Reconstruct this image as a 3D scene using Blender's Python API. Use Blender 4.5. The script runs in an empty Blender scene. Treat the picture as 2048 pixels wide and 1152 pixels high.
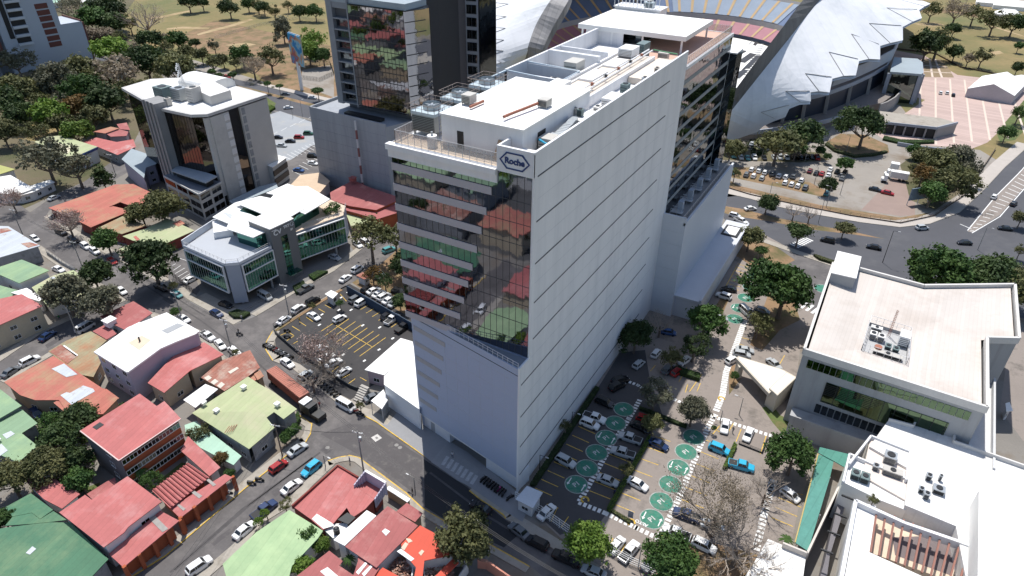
import bpy,bmesh,math,random
from mathutils import Vector,Matrix
import numpy as np
SC = bpy.context.scene
COL = SC.collection

# ---------------------------------------------------------------- camera, sky, sun, exposure
RC = ((0.86476776,-0.27669634,0.41906545),
      (0.50211473,0.46382965,-0.72989236),
      (0.00758356,0.84160632,0.54003823))      # camera axes in the world (measured from the towers' edges)
CAM_H = 105.0
FPX,CX,CY = 1350.0,1024.0,576.0
cam_d = bpy.data.cameras.new('camera')
cam = bpy.data.objects.new('camera',cam_d); COL.objects.link(cam)
m = Matrix(RC).to_4x4(); m.translation = Vector((0,0,CAM_H)); cam.matrix_world = m
cam_d.sensor_width = 36.0; cam_d.lens = 36.0 * FPX / 2048.0
cam_d.clip_start = 1.0; cam_d.clip_end = 6000.0
SC.camera = cam

SUN_EL,SUN_DIR = math.radians(68.0),(-0.645,0.764)      # sun stands up the picture and a little to its left
w = bpy.data.worlds.new('World'); SC.world = w; w.use_nodes = True
nt = w.node_tree; bg = nt.nodes['Background']
sky = nt.nodes.new('ShaderNodeTexSky'); sky.sky_type = 'NISHITA'; sky.sun_disc = False
sky.sun_elevation = SUN_EL; sky.sun_rotation = math.atan2(SUN_DIR[0],SUN_DIR[1])
sky.air_density = 1.0; sky.dust_density = 1.0
nt.links.new(sky.outputs[0],bg.inputs[0]); bg.inputs[1].default_value = 0.13
sd = bpy.data.lights.new('sun','SUN'); sd.energy = 4.6; sd.angle = math.radians(0.5); sd.color = (1.0,0.965,0.91)
so = bpy.data.objects.new('sun',sd); COL.objects.link(so)
so.rotation_euler = Vector((SUN_DIR[0]*math.cos(SUN_EL),SUN_DIR[1]*math.cos(SUN_EL),math.sin(SUN_EL))).to_track_quat('Z','Y').to_euler()
so.location = (-60,120,300)
SC.view_settings.view_transform = 'Standard'; SC.view_settings.look = 'None'
SC.view_settings.exposure = 0.15; SC.view_settings.gamma = 1.0
SC.cycles.max_bounces = 5; SC.cycles.diffuse_bounces = 3; SC.cycles.glossy_bounces = 3; SC.cycles.transparent_max_bounces = 6
SC.cycles.transmission_bounces = 3
SC.cycles.use_adaptive_sampling = True; SC.cycles.adaptive_threshold = 0.02
SC.cycles.use_denoising = True
SC.cycles.sample_clamp_indirect = 6.0

# ---------------------------------------------------------------- survey helpers: a point read off the photograph, put at its real height
def ray(px,py):
    v = ((px-CX)/FPX,-(py-CY)/FPX,-1.0)
    return tuple(sum(RC[i][j]*v[j] for j in range(3)) for i in range(3))
def P(px,py,z=0.0):
    d = ray(px,py); t = (z-CAM_H)/d[2]; return Vector((d[0]*t,d[1]*t,z))
def PX(px,py,x):                      # on the vertical plane X = x
    d = ray(px,py); t = x/d[0]; return Vector((x,d[1]*t,CAM_H+d[2]*t))
def PY(px,py,y):
    d = ray(px,py); t = y/d[1]; return Vector((d[0]*t,y,CAM_H+d[2]*t))
CROPS = dict(A=(0,768),B=(512,768),C=(1024,768),D=(1536,768),M1=(0,384),M2=(512,384),M3=(1024,384),M4=(1536,384),
             U1=(0,0),U2=(512,0),U3=(1024,0),U4=(1536,0))
def pp(s):                              # 'A 480,280 585,215' -> survey points
    tk = s.split(); out = []; c = None
    for t in tk:
        if t in CROPS or t == 'F': c = t; continue
        x,y = [float(v) for v in t.split(',')]
        out.append((x,y) if c == 'F' else (CROPS[c][0]+x/3.0,CROPS[c][1]+y/3.0))
    return out
def world(s,z=0.0): return [P(x,y,z) for x,y in pp(s)]

# ---------------------------------------------------------------- materials
MATS = {}
def lin(c):
    return tuple(((v/255.0)/12.92 if v/255.0 <= 0.04045 else (((v/255.0)+0.055)/1.055)**2.4) for v in c)
def mat(name,col,rough=0.8,metal=0.0,var=0.12,scale=0.15,bump=0.0,stain=None,stain_amt=0.0,stain_scale=0.08,
        stripe=None,spec=0.5,objvar=0.0,wob=None,fine=2.5,sz=1):
    """col: linear albedo. var: brightness mottling; stain: second colour laid in patches; stripe: (angle, pitch, depth) sheet ribs."""
    if name in MATS: return MATS[name]
    m = bpy.data.materials.new(name); MATS[name] = m; m.use_nodes = True
    n = m.node_tree.nodes; l = m.node_tree.links; b = n['Principled BSDF']
    b.inputs['Roughness'].default_value = rough; b.inputs['Metallic'].default_value = metal
    b.inputs['Specular IOR Level'].default_value = spec
    geo = n.new('ShaderNodeNewGeometry')
    no = n.new('ShaderNodeTexNoise'); no.inputs['Scale'].default_value = scale; no.inputs['Detail'].default_value = 6; no.inputs['Roughness'].default_value = 0.62
    l.new(geo.outputs['Position'],no.inputs['Vector'])
    nf = n.new('ShaderNodeTexNoise'); nf.inputs['Scale'].default_value = fine; nf.inputs['Detail'].default_value = 4
    l.new(geo.outputs['Position'],nf.inputs['Vector'])
    ad = n.new('ShaderNodeMath'); ad.operation = 'ADD'
    mf = n.new('ShaderNodeMath'); mf.operation = 'MULTIPLY'; mf.inputs[1].default_value = 0.5
    l.new(nf.outputs['Fac'],mf.inputs[0]); l.new(no.outputs['Fac'],ad.inputs[0]); l.new(mf.outputs[0],ad.inputs[1])
    mr = n.new('ShaderNodeMapRange'); mr.inputs['From Min'].default_value = 0.45; mr.inputs['From Max'].default_value = 1.05
    mr.inputs['To Min'].default_value = 1.0-var; mr.inputs['To Max'].default_value = 1.0+var
    l.new(ad.outputs[0],mr.inputs['Value'])
    mul = n.new('ShaderNodeVectorMath'); mul.operation = 'SCALE'; mul.inputs[0].default_value = col[:3]
    l.new(mr.outputs[0],mul.inputs['Scale']); out = mul.outputs[0]
    if stain is not None:
        ns = n.new('ShaderNodeTexNoise'); ns.inputs['Scale'].default_value = stain_scale; ns.inputs['Detail'].default_value = 8; ns.inputs['Roughness'].default_value = 0.7
        ms_ = n.new('ShaderNodeMapping'); ms_.inputs['Scale'].default_value = (1,1,sz); l.new(geo.outputs['Position'],ms_.inputs['Vector']); l.new(ms_.outputs[0],ns.inputs['Vector'])
        rp = n.new('ShaderNodeMapRange'); rp.inputs['From Min'].default_value = 0.62-stain_amt*0.25; rp.inputs['From Max'].default_value = 0.72-stain_amt*0.1
        l.new(ns.outputs['Fac'],rp.inputs['Value'])
        mx = n.new('ShaderNodeMix'); mx.data_type = 'RGBA'; mx.inputs[7].default_value = (*stain[:3],1)
        l.new(rp.outputs[0],mx.inputs[0]); l.new(out,mx.inputs[6]); out = mx.outputs[2]
    bsock = None
    if stripe is not None:
        ang,pitch,depth = stripe
        mp = n.new('ShaderNodeMapping'); mp.inputs['Rotation'].default_value = (0,0,ang); l.new(geo.outputs['Position'],mp.inputs['Vector'])
        sx = n.new('ShaderNodeSeparateXYZ'); l.new(mp.outputs[0],sx.inputs[0])
        dv = n.new('ShaderNodeMath'); dv.operation = 'DIVIDE'; dv.inputs[1].default_value = pitch; l.new(sx.outputs[0],dv.inputs[0])
        fr = n.new('ShaderNodeMath'); fr.operation = 'FRACT'; l.new(dv.outputs[0],fr.inputs[0])
        gt = n.new('ShaderNodeMath'); gt.operation = 'GREATER_THAN'; gt.inputs[1].default_value = 0.87; l.new(fr.outputs[0],gt.inputs[0])
        fl = n.new('ShaderNodeMath'); fl.operation = 'FLOOR'; l.new(dv.outputs[0],fl.inputs[0])
        wn = n.new('ShaderNodeTexWhiteNoise'); wn.noise_dimensions = '1D'; l.new(fl.outputs[0],wn.inputs['W'])
        m1 = n.new('ShaderNodeMapRange'); m1.inputs['To Min'].default_value = 1.0-depth*0.6; m1.inputs['To Max'].default_value = 1.0+depth*0.4; l.new(wn.outputs['Value'],m1.inputs['Value'])
        m2 = n.new('ShaderNodeMapRange'); m2.inputs['To Min'].default_value = 1.0; m2.inputs['To Max'].default_value = 1.0-depth; l.new(gt.outputs[0],m2.inputs['Value'])
        mm = n.new('ShaderNodeMath'); mm.operation = 'MULTIPLY'; l.new(m1.outputs[0],mm.inputs[0]); l.new(m2.outputs[0],mm.inputs[1])
        sc = n.new('ShaderNodeVectorMath'); sc.operation = 'SCALE'; l.new(out,sc.inputs[0]); l.new(mm.outputs[0],sc.inputs['Scale']); out = sc.outputs[0]
        bsock = gt.outputs[0]
    if objvar:
        oi = n.new('ShaderNodeObjectInfo'); hs = n.new('ShaderNodeMapRange')
        hs.inputs['To Min'].default_value = 1-objvar; hs.inputs['To Max'].default_value = 1+objvar; l.new(oi.outputs['Random'],hs.inputs['Value'])
        sc = n.new('ShaderNodeVectorMath'); sc.operation = 'SCALE'; l.new(out,sc.inputs[0]); l.new(hs.outputs[0],sc.inputs['Scale']); out = sc.outputs[0]
    l.new(out,b.inputs['Base Color'])
    if bump:
        bp = n.new('ShaderNodeBump'); bp.inputs['Strength'].default_value = bump; bp.inputs['Distance'].default_value = 0.05
        l.new(bsock if bsock else ad.outputs[0],bp.inputs['Height']); l.new(bp.outputs[0],b.inputs['Normal'])
    if wob:                                # mirror glass: each pane sits a hair out of true and is slightly bowed
        amt,pw,ph = wob
        sx = n.new('ShaderNodeVectorMath'); sx.operation = 'DIVIDE'; sx.inputs[1].default_value = (pw,pw,ph); l.new(geo.outputs['Position'],sx.inputs[0])
        fl = n.new('ShaderNodeVectorMath'); fl.operation = 'FLOOR'; l.new(sx.outputs[0],fl.inputs[0])
        wn = n.new('ShaderNodeTexWhiteNoise'); wn.noise_dimensions = '3D'; l.new(fl.outputs[0],wn.inputs['Vector'])
        s1 = n.new('ShaderNodeVectorMath'); s1.operation = 'SUBTRACT'; s1.inputs[1].default_value = (.5,.5,.5); l.new(wn.outputs['Color'],s1.inputs[0])
        nn = n.new('ShaderNodeTexNoise'); nn.inputs['Scale'].default_value = 0.55; nn.inputs['Detail'].default_value = 1; l.new(geo.outputs['Position'],nn.inputs['Vector'])
        s2 = n.new('ShaderNodeVectorMath'); s2.operation = 'SUBTRACT'; s2.inputs[1].default_value = (.5,.5,.5); l.new(nn.outputs['Color'],s2.inputs[0])
        k1 = n.new('ShaderNodeVectorMath'); k1.operation = 'SCALE'; k1.inputs['Scale'].default_value = amt; l.new(s1.outputs[0],k1.inputs[0])
        k2 = n.new('ShaderNodeVectorMath'); k2.operation = 'SCALE'; k2.inputs['Scale'].default_value = amt*3.0; l.new(s2.outputs[0],k2.inputs[0])
        a1 = n.new('ShaderNodeVectorMath'); a1.operation = 'ADD'; l.new(k1.outputs[0],a1.inputs[0]); l.new(k2.outputs[0],a1.inputs[1])
        a2 = n.new('ShaderNodeVectorMath'); a2.operation = 'ADD'; l.new(a1.outputs[0],a2.inputs[0]); l.new(geo.outputs['Normal'],a2.inputs[1])
        nz = n.new('ShaderNodeVectorMath'); nz.operation = 'NORMALIZE'; l.new(a2.outputs[0],nz.inputs[0]); l.new(nz.outputs[0],b.inputs['Normal'])
    return m

def glass(name,tint,wob=(0.006,1.25,3.73),rough=0.03):
    return mat(name,tint,rough=rough,metal=1.0,var=0.05,scale=0.3,wob=wob)
MWHITE = mat('white_render',(0.80,0.80,0.79),0.85,var=0.03)
MWALL = mat('white_panel',(0.75,0.75,0.755),0.55,var=0.035,scale=0.05,stain=(0.66,0.665,0.675),stain_amt=0.7,stain_scale=0.28,sz=0.07)
MROOFW = mat('white_roof',(0.78,0.77,0.74),0.8,var=0.05,scale=0.2)
MROOFD = mat('white_membrane',(0.72,0.71,0.69),0.8,var=0.05,scale=0.2,stripe=(0.1,2.0,0.05),stain=(0.58,0.56,0.53),stain_amt=0.6,stain_scale=0.16)
MGREY = mat('grey_render',(0.33,0.34,0.35),0.9,var=0.06)
MCONC = mat('concrete',(0.36,0.34,0.31),0.95,var=0.14,scale=0.3)
MCONC2 = mat('weathered_concrete',(0.24,0.23,0.215),0.95,var=0.16,scale=0.35,stain=(0.12,0.115,0.11),stain_amt=0.5,stain_scale=0.3)
MDARK = mat('dark_void',(0.012,0.013,0.015),0.6,var=0.1)
MBLACK = mat('black_metal',(0.02,0.021,0.023),0.45,var=0.1)
MSTEEL = mat('galvanised_steel',(0.42,0.45,0.47),0.4,metal=0.6,var=0.1,scale=1.0)
MWIN = glass('window_glass',(0.10,0.115,0.125),wob=(0.01,1.2,1.2),rough=0.06)
MFRAME = mat('white_frame',(0.7,0.7,0.7),0.5,var=0.02)
MBARK = mat('bark',(0.16,0.125,0.10),0.95,var=0.25,scale=1.5)
MYEL = mat('yellow_paint',(0.62,0.40,0.06),0.8,var=0.25,scale=1.2,stain=(0.2,0.16,0.1),stain_amt=0.4,stain_scale=1.0)
MWPAINT = mat('white_paint',(0.72,0.72,0.70),0.8,var=0.15,scale=1.2)
MTERR = mat('terrace_tile',(0.62,0.50,0.38),0.85,var=0.08,scale=0.6)
MPOLE = mat('pole_concrete',(0.30,0.29,0.27),0.9,var=0.1)

# ---------------------------------------------------------------- mesh helpers
class MB:
    def __init__(s): s.v = []; s.f = []; s.m = []
    def add(s,vs,fs,mi=0):
        o = len(s.v); s.v += [tuple(v) for v in vs]; s.f += [tuple(i+o for i in f) for f in fs]; s.m += [mi]*len(fs); return s
    def box(s,x0,x1,y0,y1,z0,z1,mi=0):
        if x1 < x0: x0,x1 = x1,x0
        if y1 < y0: y0,y1 = y1,y0
        v = [(x0,y0,z0),(x1,y0,z0),(x1,y1,z0),(x0,y1,z0),(x0,y0,z1),(x1,y0,z1),(x1,y1,z1),(x0,y1,z1)]
        return s.add(v,[(0,3,2,1),(4,5,6,7),(0,1,5,4),(1,2,6,5),(2,3,7,6),(3,0,4,7)],mi)
    def prism(s,poly,z0,z1,mi=0,top=True,bottom=True):
        """poly: (x,y) or Vector list; z1 may be a list of heights per corner"""
        pts = [(p[0],p[1]) for p in poly]
        a = sum(pts[i][0]*pts[(i+1)%len(pts)][1]-pts[(i+1)%len(pts)][0]*pts[i][1] for i in range(len(pts)))
        zz = list(z1) if isinstance(z1,(list,tuple)) else [z1]*len(pts)
        zb = list(z0) if isinstance(z0,(list,tuple)) else [z0]*len(pts)
        if a < 0: pts = pts[::-1]; zz = zz[::-1]; zb = zb[::-1]
        n = len(pts)
        v = [(p[0],p[1],b) for p,b in zip(pts,zb)]+[(p[0],p[1],z) for p,z in zip(pts,zz)]
        f = [(i,(i+1)%n,n+(i+1)%n,n+i) for i in range(n)]
        if top: f.append(tuple(range(n,2*n)))
        if bottom: f.append(tuple(range(n-1,-1,-1)))
        return s.add(v,f,mi)
    def beam(s,a,b,w,h=None,mi=0):
        a = Vector(a); b = Vector(b); h = h or w; d = b-a
        if d.length < 1e-5: return s
        up = Vector((0,0,1)) if abs(d.normalized().z) < 0.95 else Vector((1,0,0))
        r = d.cross(up).normalized()*(w/2); u = r.cross(d).normalized()*(h/2)
        v = [a-r-u,a+r-u,a+r+u,a-r+u,b-r-u,b+r-u,b+r+u,b-r+u]
        return s.add(v,[(0,1,2,3),(7,6,5,4),(0,4,5,1),(1,5,6,2),(2,6,7,3),(3,7,4,0)],mi)
    def cyl(s,c,r,z0,z1,n=16,mi=0,r2=None,cap=True):
        r2 = r if r2 is None else r2
        v = [(c[0]+r*math.cos(2*math.pi*i/n),c[1]+r*math.sin(2*math.pi*i/n),z0) for i in range(n)]
        v += [(c[0]+r2*math.cos(2*math.pi*i/n),c[1]+r2*math.sin(2*math.pi*i/n),z1) for i in range(n)]
        f = [(i,(i+1)%n,n+(i+1)%n,n+i) for i in range(n)]
        if cap: f += [tuple(range(n,2*n)),tuple(range(n-1,-1,-1))]
        return s.add(v,f,mi)
    def tube(s,pts,rs,n=7,mi=0):
        pts = [Vector(p) for p in pts]; v = []; f = []
        for i,p in enumerate(pts):
            d = (pts[min(i+1,len(pts)-1)]-pts[max(i-1,0)])
            d = d.normalized() if d.length > 1e-6 else Vector((0,0,1))
            up = Vector((0,0,1)) if abs(d.z) < 0.9 else Vector((1,0,0))
            r = d.cross(up).normalized(); u = r.cross(d).normalized(); R_ = rs[i] if isinstance(rs,(list,tuple)) else rs
            v += [p+r*R_*math.cos(2*math.pi*k/n)+u*R_*math.sin(2*math.pi*k/n) for k in range(n)]
        for i in range(len(pts)-1):
            for k in range(n): f.append((i*n+k,i*n+(k+1)%n,(i+1)*n+(k+1)%n,(i+1)*n+k))
        f += [tuple(range(n-1,-1,-1)),tuple(range((len(pts)-1)*n,len(pts)*n))]
        return s.add(v,f,mi)
    def quad(s,a,b,c,d,mi=0): return s.add([a,b,c,d],[(0,1,2,3)],mi)
    def mesh(s,name,mats):
        me = bpy.data.meshes.new(name); me.from_pydata([tuple(v) for v in s.v],[],s.f)
        for mt in (mats if isinstance(mats,(list,tuple)) else [mats]): me.materials.append(mt)
        if any(s.m): me.polygons.foreach_set('material_index',s.m)
        me.update(); return me
    def build(s,name,mats,parent=None,loc=None):
        me = s.mesh(name,mats)
        o = bpy.data.objects.new(name,me); COL.objects.link(o)
        if loc: o.location = loc
        if parent is not None:
            o.parent = parent
            o.matrix_parent_inverse = parent_inv(parent)
        return o
def parent_inv(p):
    M = Matrix.Identity(4)
    chain = []
    q = p
    while q is not None: chain.append(q); q = q.parent
    for q in reversed(chain):
        L = Matrix.LocRotScale(q.location,q.rotation_euler,q.scale)
        M = M @ (q.matrix_parent_inverse if q.parent else Matrix.Identity(4)) @ L
    return M.inverted()
def tag(o,label=None,cat=None,group=None,kind=None):
    if label: o['label'] = label
    if cat: o['category'] = cat
    if group: o['group'] = group
    if kind: o['kind'] = kind
    return o
def empty(name,loc=(0,0,0),rz=0.0):
    o = bpy.data.objects.new(name,None); COL.objects.link(o); o.location = loc; o.rotation_euler = (0,0,rz); o.empty_display_size = 0.5; return o
def thing(name,label,cat,loc=(0,0,0),rz=0.0,group=None): return tag(empty(name,loc,rz),label,cat,group)
def copy_tree(o,parent=None):
    c = o.copy(); COL.objects.link(c)
    if parent is not None: c.parent = parent; c.matrix_parent_inverse = o.matrix_parent_inverse.copy()
    for ch in o.children: copy_tree(ch,c)
    return c
def centroid(pts):
    return Vector((sum(p[0] for p in pts)/len(pts),sum(p[1] for p in pts)/len(pts),0))
def inset(poly,d):
    """move every edge of a simple polygon inwards by d"""
    pts = [Vector((p[0],p[1])) for p in poly]; n = len(pts)
    a = sum(pts[i].x*pts[(i+1)%n].y-pts[(i+1)%n].x*pts[i].y for i in range(n))
    sg = 1 if a > 0 else -1; out = []
    for i in range(n):
        p0,p1,p2 = pts[i-1],pts[i],pts[(i+1)%n]
        e1 = (p1-p0).normalized(); e2 = (p2-p1).normalized()
        n1 = Vector((-e1.y,e1.x))*sg; n2 = Vector((-e2.y,e2.x))*sg
        k = 1+n1.dot(n2)
        out.append(p1+(n1+n2)*(d/max(k,0.35)))
    return out
def sheet(name,s,z,m,kind='structure',poly=None):
    p = poly or world(s,0.0)
    pts = [(q[0],q[1]) for q in p]
    a = sum(pts[i][0]*pts[(i+1)%len(pts)][1]-pts[(i+1)%len(pts)][0]*pts[i][1] for i in range(len(pts)))
    if a < 0: pts = pts[::-1]
    mb = MB(); mb.add([(q[0],q[1],z) for q in pts],[tuple(range(len(pts)))])
    return tag(mb.build(name,m),kind=kind)
def slab(name,s,z0,z1,m):
    p = world(s,z1); mb = MB(); mb.prism(p,z0,z1); return tag(mb.build(name,m),kind='structure')
def text_mesh(txt,size,depth,mt,name,parent,M,align='CENTER',bold=0.0):
    cu = bpy.data.curves.new(name,'FONT'); cu.body = txt; cu.size = size; cu.extrude = depth; cu.align_x = align; cu.align_y = 'CENTER'; cu.offset = bold
    o = bpy.data.objects.new(name+'_source',cu); COL.objects.link(o)
    dg = bpy.context.evaluated_depsgraph_get(); me = bpy.data.meshes.new_from_object(o.evaluated_get(dg))
    bpy.data.objects.remove(o)
    me.transform(M); me.materials.clear(); me.materials.append(mt); me.name = name
    r = bpy.data.objects.new(name,me); COL.objects.link(r)
    if parent is not None: r.parent = parent; r.matrix_parent_inverse = parent_inv(parent)
    return r
def window(parent,c,u,w,h,name='window',gm=None,fm=None,proud=0.04,sill=False,bars=1):
    """window on a wall: c = centre on the wall face, u = direction along the wall; outward = u x z"""
    u = Vector((u[0],u[1],0)).normalized(); nrm = u.cross(Vector((0,0,1)))
    c = Vector(c); gm = gm or MWIN; fm = fm or MFRAME; z = Vector((0,0,1))
    def bx(mb,cx,cz,ww,hh,n0,n1,mi):
        a = c+u*(cx-ww/2)+z*(cz-hh/2)+nrm*n0; b = a+u*ww; 
        v = [a,b,b+z*hh,a+z*hh]; v += [q+nrm*(n1-n0) for q in v]
        mb.add(v,[(0,1,2,3),(7,6,5,4),(0,4,5,1),(1,5,6,2),(2,6,7,3),(3,7,4,0)],mi)
    mb = MB(); bx(mb,0,0,w,h,-0.03,proud*0.4,0)
    t = 0.07
    for k in range(bars+2): bx(mb,-w/2+w*k/(bars+1),0,t,h+t,0.0,proud,1)
    bx(mb,0,h/2,w,t,0.0,proud,1); bx(mb,0,-h/2,w+0.1,t*1.4,0.0,proud*2,1)
    return mb.build(name,[gm,fm],parent)
# ---------------------------------------------------------------- ground, roads, lots
GR = lambda *a: (a[0],a[1],a[2])
M_PARK = mat('dry_grass',(0.255,0.185,0.085),1.0,var=0.22,scale=0.02,stain=(0.13,0.135,0.05),stain_amt=0.9,stain_scale=0.012,fine=0.4)
M_CITY = mat('city_ground',(0.20,0.185,0.165),0.95,var=0.15,scale=0.08,stain=(0.16,0.12,0.08),stain_amt=0.5,stain_scale=0.05)
M_DIRT = mat('bare_earth',(0.25,0.16,0.09),1.0,var=0.2,scale=0.2,stain=(0.11,0.10,0.04),stain_amt=0.7,stain_scale=0.12)
M_GRASS = mat('lawn',(0.09,0.12,0.035),1.0,var=0.3,scale=0.3,stain=(0.18,0.14,0.07),stain_amt=0.5,stain_scale=0.2)
M_WOOD = mat('woodland_floor',(0.14,0.115,0.07),1.0,var=0.3,scale=0.1,stain=(0.07,0.075,0.03),stain_amt=0.8,stain_scale=0.05)
M_ROAD = mat('asphalt_road',(0.105,0.097,0.095),0.9,var=0.2,scale=0.12,stain=(0.165,0.152,0.145),stain_amt=0.6,stain_scale=0.13)
M_ROAD2 = mat('asphalt_avenue',(0.075,0.076,0.085),0.9,var=0.12,scale=0.1,stain=(0.10,0.10,0.105),stain_amt=0.3,stain_scale=0.06)
M_ROAD3 = mat('asphalt_dark',(0.042,0.040,0.041),0.9,var=0.14,scale=0.2,stain=(0.06,0.057,0.055),stain_amt=0.35,stain_scale=0.2)
M_LOT = mat('car_park_paving',(0.25,0.215,0.19),0.95,var=0.12,scale=0.15,stain=(0.13,0.115,0.10),stain_amt=0.35,stain_scale=0.15)
M_LOTG = mat('gravel_lot',(0.27,0.245,0.215),0.95,var=0.13,scale=0.08,stain=(0.19,0.15,0.11),stain_amt=0.5,stain_scale=0.05)
M_LOTP = mat('pale_lot',(0.30,0.315,0.33),0.9,var=0.1,scale=0.1,stain=(0.40,0.37,0.32),stain_amt=0.4,stain_scale=0.07)
M_SIDE = mat('pavement_concrete',(0.34,0.31,0.265),0.95,var=0.12,scale=0.4,stain=(0.24,0.21,0.17),stain_amt=0.4,stain_scale=0.3)
M_PINK = mat('plaza_paving',(0.46,0.345,0.305),0.9,var=0.08,scale=0.1,stripe=(math.radians(97),2.6,0.16))
M_GREENP = mat('green_paint',(0.035,0.185,0.125),0.9,var=0.25,scale=0.9,stain=(0.10,0.19,0.145),stain_amt=0.7,stain_scale=0.8)

ground = MB(); ground.add([(-3500,-2500,-0.02),(3000,-2500,-0.02),(3000,4500,-0.02),(-3500,4500,-0.02)],[(0,1,2,3)])
tag(ground.build('ground',M_PARK),kind='structure')
sheet('city_ground','F -900,420 -300,250 0,215 187,115 310,118 512,175 660,212 1440,392 1700,452 1850,455 2048,300 2300,0 2600,200 2600,1500 1500,2600 -200,2600 -1800,1500',0.0,M_CITY)
M_BK = mat('back_street',(0.075,0.075,0.075),.95,var=.25)
sheet('mirrored_quarter_ground','',0.02,M_BK,poly=[(-460,-260),(160,-260),(160,6),(-215,6),(-230,66),(-460,66)])
sheet('woodland_ground','F -300,150 150,60 300,110 330,160 290,240 245,330 130,380 0,440 -300,460',0.004,M_WOOD)
sheet('woodland_ground','F 130,-40 270,0 235,45 300,110 190,105 60,60',0.004,M_WOOD)
# park paths and pitches
sheet('pitch_ground','F 430,40 700,100 700,215 560,190 470,110 380,105 340,80',0.004,M_DIRT)
sheet('path','F 255,100 300,108 420,148 560,184 700,222 700,215 560,174 440,136 310,96',0.003,M_LOTG)
sheet('path','F 1600,22 1700,10 1900,20 2100,55 2100,60 1900,26 1700,16 1600,28',0.003,M_DIRT)
M_WORN = mat('worn_earth',(0.42,0.31,0.18),1.0,var=.15,scale=.1,stain=(0.25,0.19,0.09),stain_amt=.9,stain_scale=.06)
for s_ in ('U1 900,105 960,98 1050,78 1140,62 1145,68 1060,88 980,106 900,112','U1 1180,205 1260,180 1380,150 1500,112 1520,118 1400,158 1280,188 1190,212','U1 1000,170 1100,160 1260,165 1250,175 1100,172 1000,178','U4 960,430 1010,425 1060,435 1010,445','U4 870,140 1000,135 1060,150 1000,158 900,150','U4 1330,310 1390,305 1415,320 1350,330','U4 1300,140 1536,215 1536,222 1300,146','U1 1350,270 1480,255 1536,268 1440,285'): sheet('worn_path',s_,.0045,M_WORN)
# boulevard, street by street
sheet('avenue','F -300,-40 130,60 187,104 383,137 512,168 665,204 760,230 900,265 1440,385 1440,425 900,300 700,255 512,213 420,178 330,140 187,120 100,80 -300,-20',0.006,M_ROAD2)
sheet('avenue_median','F 400,158 520,186 660,222 780,250 780,246 660,216 520,181 400,154',0.012,M_DIRT)
sheet('avenue','F 480,205 700,262 780,300 780,312 720,292 650,268 575,250 512,243',0.009,M_ROAD2)
sheet('avenue','F 1430,382 1500,398 1560,415 1640,431 1720,445 1800,455 1860,448 1920,425 1970,378 2010,335 2060,290 2200,150 2500,100 2500,600 2080,645 1900,600 1790,560 1680,530 1600,503 1540,482 1480,460 1430,425',0.006,M_ROAD2)
sheet('avenue_median','F 1430,409 1480,417 1560,437 1640,452 1700,462 1770,478 1700,468 1630,460 1540,443 1470,432 1430,421',0.012,M_DIRT)
sheet('hatched_island','F 1935,463 1990,395 2035,350 2100,280 2120,300 2048,375 2000,430 1945,465',0.013,M_LOT)
hm = MB()
for k in range(26):
    t = k/25.0; a = P(1940+(2100-1940)*t,462-(462-285)*t,0); b = P(1948+(2118-1948)*t+10*math.sin(3.1*t),462-(462-305)*t,0)
    hm.beam(a+Vector((0,0,.02)),b+Vector((0,0,.02)),0.35,0.012)
for s in ('F 1920,448 1943,458','F 1944,466 2000,433 2048,378 2120,303','F 1935,461 1990,394 2035,349 2100,279'):
    q = world(s,0.022)
    for a,b in zip(q,q[1:]): hm.beam(a,b,0.3,0.012)
tag(hm.build('road_markings',MWPAINT),kind='structure')
# street A (in front of the tower), B (lower left), C (up to the left tower), D, E
sheet('street','F -260,500 -100,470 0,440 60,425 88,436 160,484 253,531 350,584 380,604 467,651 520,650 532,684 529,697 555,721 585,737 669,801 725,831 752,845 845,911 935,972 974,1011 1011,1038 1115,1103 1200,1160 1320,1240 1260,1290 1110,1172 1060,1132 985,1090 898,1046 845,1016 812,985 745,935 719,915 690,905 612,885 625,848 600,830 512,754 450,711 400,660 300,621 253,600 217,574 153,540 83,491 20,455 -100,500 -260,540',0.009,M_ROAD)
sheet('street','F 612,885 625,850 700,912 679,913 655,921 612,961 579,995 512,1035 467,1088 400,1145 300,1230 100,1400 20,1360 150,1250 267,1152 333,1111 493,975 512,955 565,918 590,898',0.012,M_ROAD)
sheet('street','F 467,651 512,632 592,584 669,541 712,507 745,480 800,430 840,415 840,450 805,490 760,530 700,568 695,572 640,600 590,632 545,662 532,684 500,700',0.012,M_ROAD)
sheet('street','F -200,830 0,724 83,667 160,631 228,598 258,603 300,622 265,622 200,645 160,668 97,706 0,762 -200,880',0.012,M_ROAD)
sheet('street','F 60,425 -100,300 -140,310 20,455 88,436 100,420 130,405 200,375 255,345 275,318 262,300 225,322 165,366 110,390',0.012,M_ROAD)
sheet('street_dark_surface','F 847,918 935,975 1011,1040 1045,1062 1008,1095 898,1044 850,1014',0.013,mat('asphalt_fresh_shaded',(0.022,0.023,0.026),.85,var=.1,scale=.3))  # fresh asphalt, coloured darker still to deepen the tower's shadow on it
sheet('street_patch','F 640,868 697,848 745,850 845,915 845,1000 760,935 700,900',0.0125,mat('asphalt_patch',(0.085,0.078,0.078),0.9,var=0.12,scale=0.5,stain=(0.14,0.13,0.12),stain_amt=0.3,stain_scale=0.5))
sheet('manhole_slab','F 742,875 755,868 764,876 751,884',0.02,mat('pale_concrete',(0.5,0.48,0.45),.9,var=.2,scale=2)); sheet('manhole_cover','F 750,875 754,873 757,876 753,879',0.025,MCONC2)

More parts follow.
